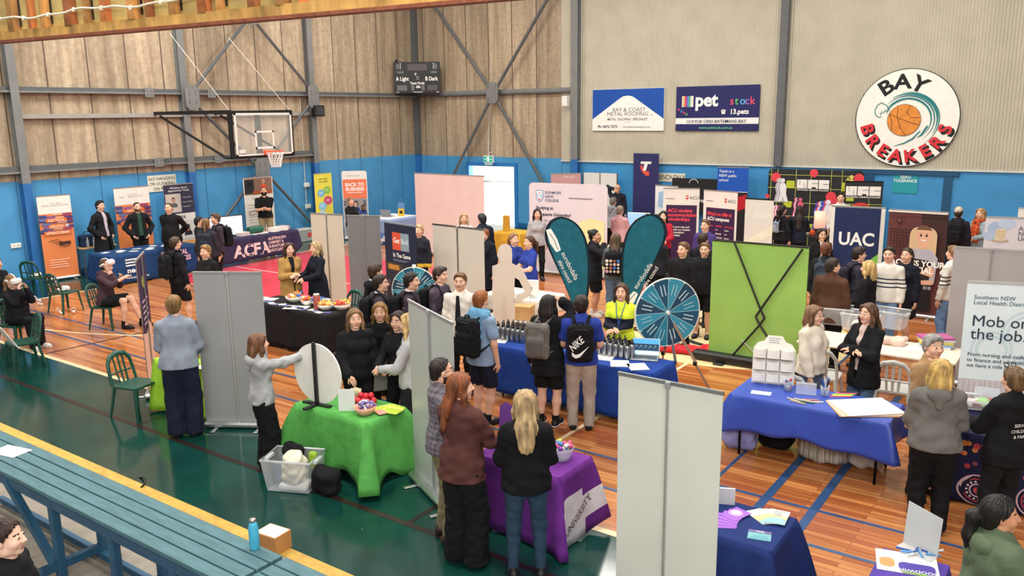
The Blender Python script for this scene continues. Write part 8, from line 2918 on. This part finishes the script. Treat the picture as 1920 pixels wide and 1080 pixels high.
p = P('student in plum hoodie with backpack, tallest by the bright monitor', 404, 402, -70, ('mop', '#54402e'), DP, TR, h=1.76, sex='m', hood=True)
backpack(p, 'black backpack on the tall student by the bright monitor', '#141518')
P('student with curly light brown hair in a black top behind the grey banner', 385, 462, -40, ('curly', '#8f6a42'), '#18191c', TR, h=1.70, collar='#dcd8d0')
P('woman seated at the business counter behind the dark grey banner', 657, 374, 40, ('bun', '#8a6a44'), '#1a1b20', TR, h=1.68, sit=.62, aR='front', aL='front')
P('student in navy hoodie with yellow below, right of the orange logo banner', 786, 424, -30, ('short', '#b99a74'), band_mat('#23242f', '#d8b23c', .6, .92), TR, h=1.7, hood=True)
P('student with fair hair showing above the cream banner back', 869, 402, 10, ('long', '#b59a74'), '#d9c9c4', TR, h=1.7)
P('man in dark navy puffer jacket facing the doorway', 904, 403, -140, ('short', '#1d2028'), '#1a2133', TR, h=1.8, sex='m', loose=.025)
P('woman in black puffer coat half hidden by the cream banner back', 908, 432, -35, ('bun', '#8a5030'), '#171a24', TR, h=1.68, loose=.03, hem=.5, glasses='#26262a')
P('girl in royal blue polo, left of the pair behind the white-clothed table', 963, 440, 38, ('pony', '#84603e'), '#2b3f8e', TR, h=1.68, sleeve='short', aR='front', aL='front')
p = P('girl in royal blue polo, right of the pair behind the white-clothed table', 993, 445, -62, ('pony', '#4f3626'), '#2b3f96', TR, h=1.68, sleeve='short', aR='front', aL='front')
holdsheet(p, (.0, .34, 1.05), .2, .26, .3, '#e9dfdc', 'paper', 'white paper held by the girls in royal blue polos', 'paper')
P('woman with very long dark hair in grey before the college display wall', 1007, 394, 8, ('long_x', '#211a1a'), '#a9a6aa', TR, h=1.7)
p = P('girl in black jacket and shorts eating, between the two teal flags', 1114, 433, 78, ('bun', '#181412'), '#1c1d23', SH, h=1.70, aR='chin', aL='front', shoe='#e2ded6', sole='#eeeeec', hem=.72, loose=.015, skin='warm')
backpack(p, 'dark backpack on the girl eating between the teal flags', '#1a1c22')
holdsheet(p, (.06, .26, 1.36), .06, .2, .9, '#e8dcc2', 'snack', 'pale snack held up by the girl eating between the flags', 'food', th=.03)


def pins(root, c, s, b):
    fr = Fr(c + np.array([0, -.115, -.02]) * s, (1, 0, 0), (0, 0, 1)); cs = ['#e9dccb', '#d8a0a8', '#3f7fd0', '#e6c9a0', '#c9b0a0', '#f0e8e0', '#b5654c']
    for i in range(16):
        m = MB(); m.disc(-.105 + .07 * (i % 4), .09 - .066 * (i // 4), .03 - .004 * (i % 3), fr, PRINT(cs[i * 3 % 7]), 12, lift=.004); m.build('badge', b)


p = P('student with long brown hair in grey green hoodie and jeans, between the flags', 1154, 440, 172, ('long_x', '#5f4a38'), '#56605e', ('jeans', '#5d7590'), h=1.70, w=1.05, aR='front', aL='front')
backpack(p, 'black backpack covered in badges on the student in the grey green hoodie', '#17171b', None, pins)
P('person in grey hoodie bending at the blue-clothed table', 1146, 372, 150, ('short', '#6f6a64'), '#83868a', TR, h=1.66, sex='m', hood=True, lean=.15)
P('woman with curly grey hair in a pale pink jumper', 1162, 388, 155, ('curly', '#8a7a6c'), '#d3a0a4', TR, h=1.7, w=1.05, aR='front', aL='front')
P('bald man in dark jacket holding a phone to his ear', 1158, 347, 5, ('bald', '#4a3a30'), '#23252e', TR, h=1.78, sex='m', aR=(.11, .1, 1.57), skin='warm', glasses='#16171a')
P('woman with long black hair in a bright red jacket', 1244, 398, -8, ('long', '#14110f'), '#b3263a', TR, h=1.68, aR='front', aL='front', skin='pale')
P('student mostly hidden behind the right teal flag, only brown hair showing', 1231, 434, 180, ('short', '#8a6a4c'), '#2a2b32', TR, h=1.7)
P('student in black hoodie with a white sleeve stripe beside the right teal flag', 1282, 457, -38, ('short', '#6e5036'), '#17181b', TR, h=1.78, sex='m', hood=True, loose=.01)
P('tall student whose head shows before the purple campus banner', 1323, 414, -30, ('short', '#6c4c38'), '#4a3a7a', TR, h=1.74, sex='m')
P('student with dark curly hair turned away beside the green display wall', 1318, 440, 150, ('curly', '#33261e'), '#1b1c22', TR, h=1.74, sex='m')
P('student in black jacket and shorts at the left edge of the green display wall', 1322, 458, -12, ('short', '#6a4c34'), '#1b1b20', SH, h=1.68, sex='m', hem=.8, aR='down', aL='down', shoe='#151517', loose=.012)
# right-hand stands
p = P('girl with long ponytail in black before the black fashion backdrop', 1467, 386, 140, ('pony', '#2f211a'), '#1b1c20', TR, h=1.68, hood=True)
backpack(p, 'small pale sling bag on the girl with the long ponytail', '#8f96a4', size=.6, dz=.0)
P('girl with long dark hair in navy top and short skirt before the fashion backdrop', 1500, 388, 178, ('long', '#2a1d18'), '#1e2230', ('shorts', '#1a1c26'), h=1.66, aR='front', aL='front', hem=.8)
P('young man with black hair behind the navy admissions banner', 1577, 363, 2, ('short', '#16120f'), '#d8d4ce', TR, h=1.84, sex='m')
P('woman with short dark hair and glasses in black cardigan over stripes', 1541, 431, 22, ('bob_s', '#2c1e18'), '#17171a', TR, h=1.66, inner=('#c9c4bc', .06, 'cardigan'), hem=.72, glasses='#4a3c34')
p = P('student with curly auburn hair beside the green display wall, back turned', 1549, 458, 178, ('curly', '#6c3f26'), '#1e2026', TR, h=1.70)
backpack(p, 'blue grey backpack on the student with curly auburn hair', '#39424e')
P('person with short dark hair in a chocolate brown jacket, back turned', 1562, 488, 160, ('short', '#2e211a'), '#55392a', TR, h=1.72, sex='m', hem=.76, loose=.015, hy=-40)
p = P('student in dark plum jacket with dark hair beside the blonde in black', 1610, 466, 105, ('mop', '#2a1e19'), '#332f3d', TR, h=1.74, sex='m', hood=True)
backpack(p, 'plum backpack on the student beside the blonde in black', '#2a2734')
P('smiling woman with a blonde bob in black, facing the students', 1630, 492, -110, ('bob', '#c6a468'), '#151518', TR, h=1.66, hem=.8)
ST = band_mat('#dcd7cd', '#3a3d48', 1.10, 1.125, (1.16, 1.185, 1.22, 1.245))
p = P('student in white shirt with dark stripes before the dark red photo banner', 1668, 466, -12, ('short', '#2a201a'), ST, ('jeans', '#6f93c0'), h=1.74, sex='m')
P('student in long navy blazer right of the striped shirt', 1702, 468, -28, ('pony', '#3a2a22'), '#1b1d28', ('skirt', '#1a1c26'), h=1.67, hem=.55)
p = P('person in cream beanie and dark jacket at the pale university stand', 1798, 391, 172, ('short', '#3a2c24', 'beanie', '#cfc3ae'), '#2b2631', TR, h=1.76, sex='m')
backpack(p, 'black backpack on the person in the cream beanie', '#16171a')
P('woman in orange tartan scarf and pale coat at the pale university stand', 1840, 393, -35, ('long', '#b08a5c'), '#9fb0b8', TR, h=1.70, scarf=(M('#c9552c', rough=.9, var=.5, vs=14, bump=.3), 'long'), hem=.7, aR='front', aL='front')
P('student in striped shirt half hidden behind the grey banner back', 1789, 464, -120, ('short', '#8a6242'), ST, ('jeans', '#6f93c0'), h=1.72)
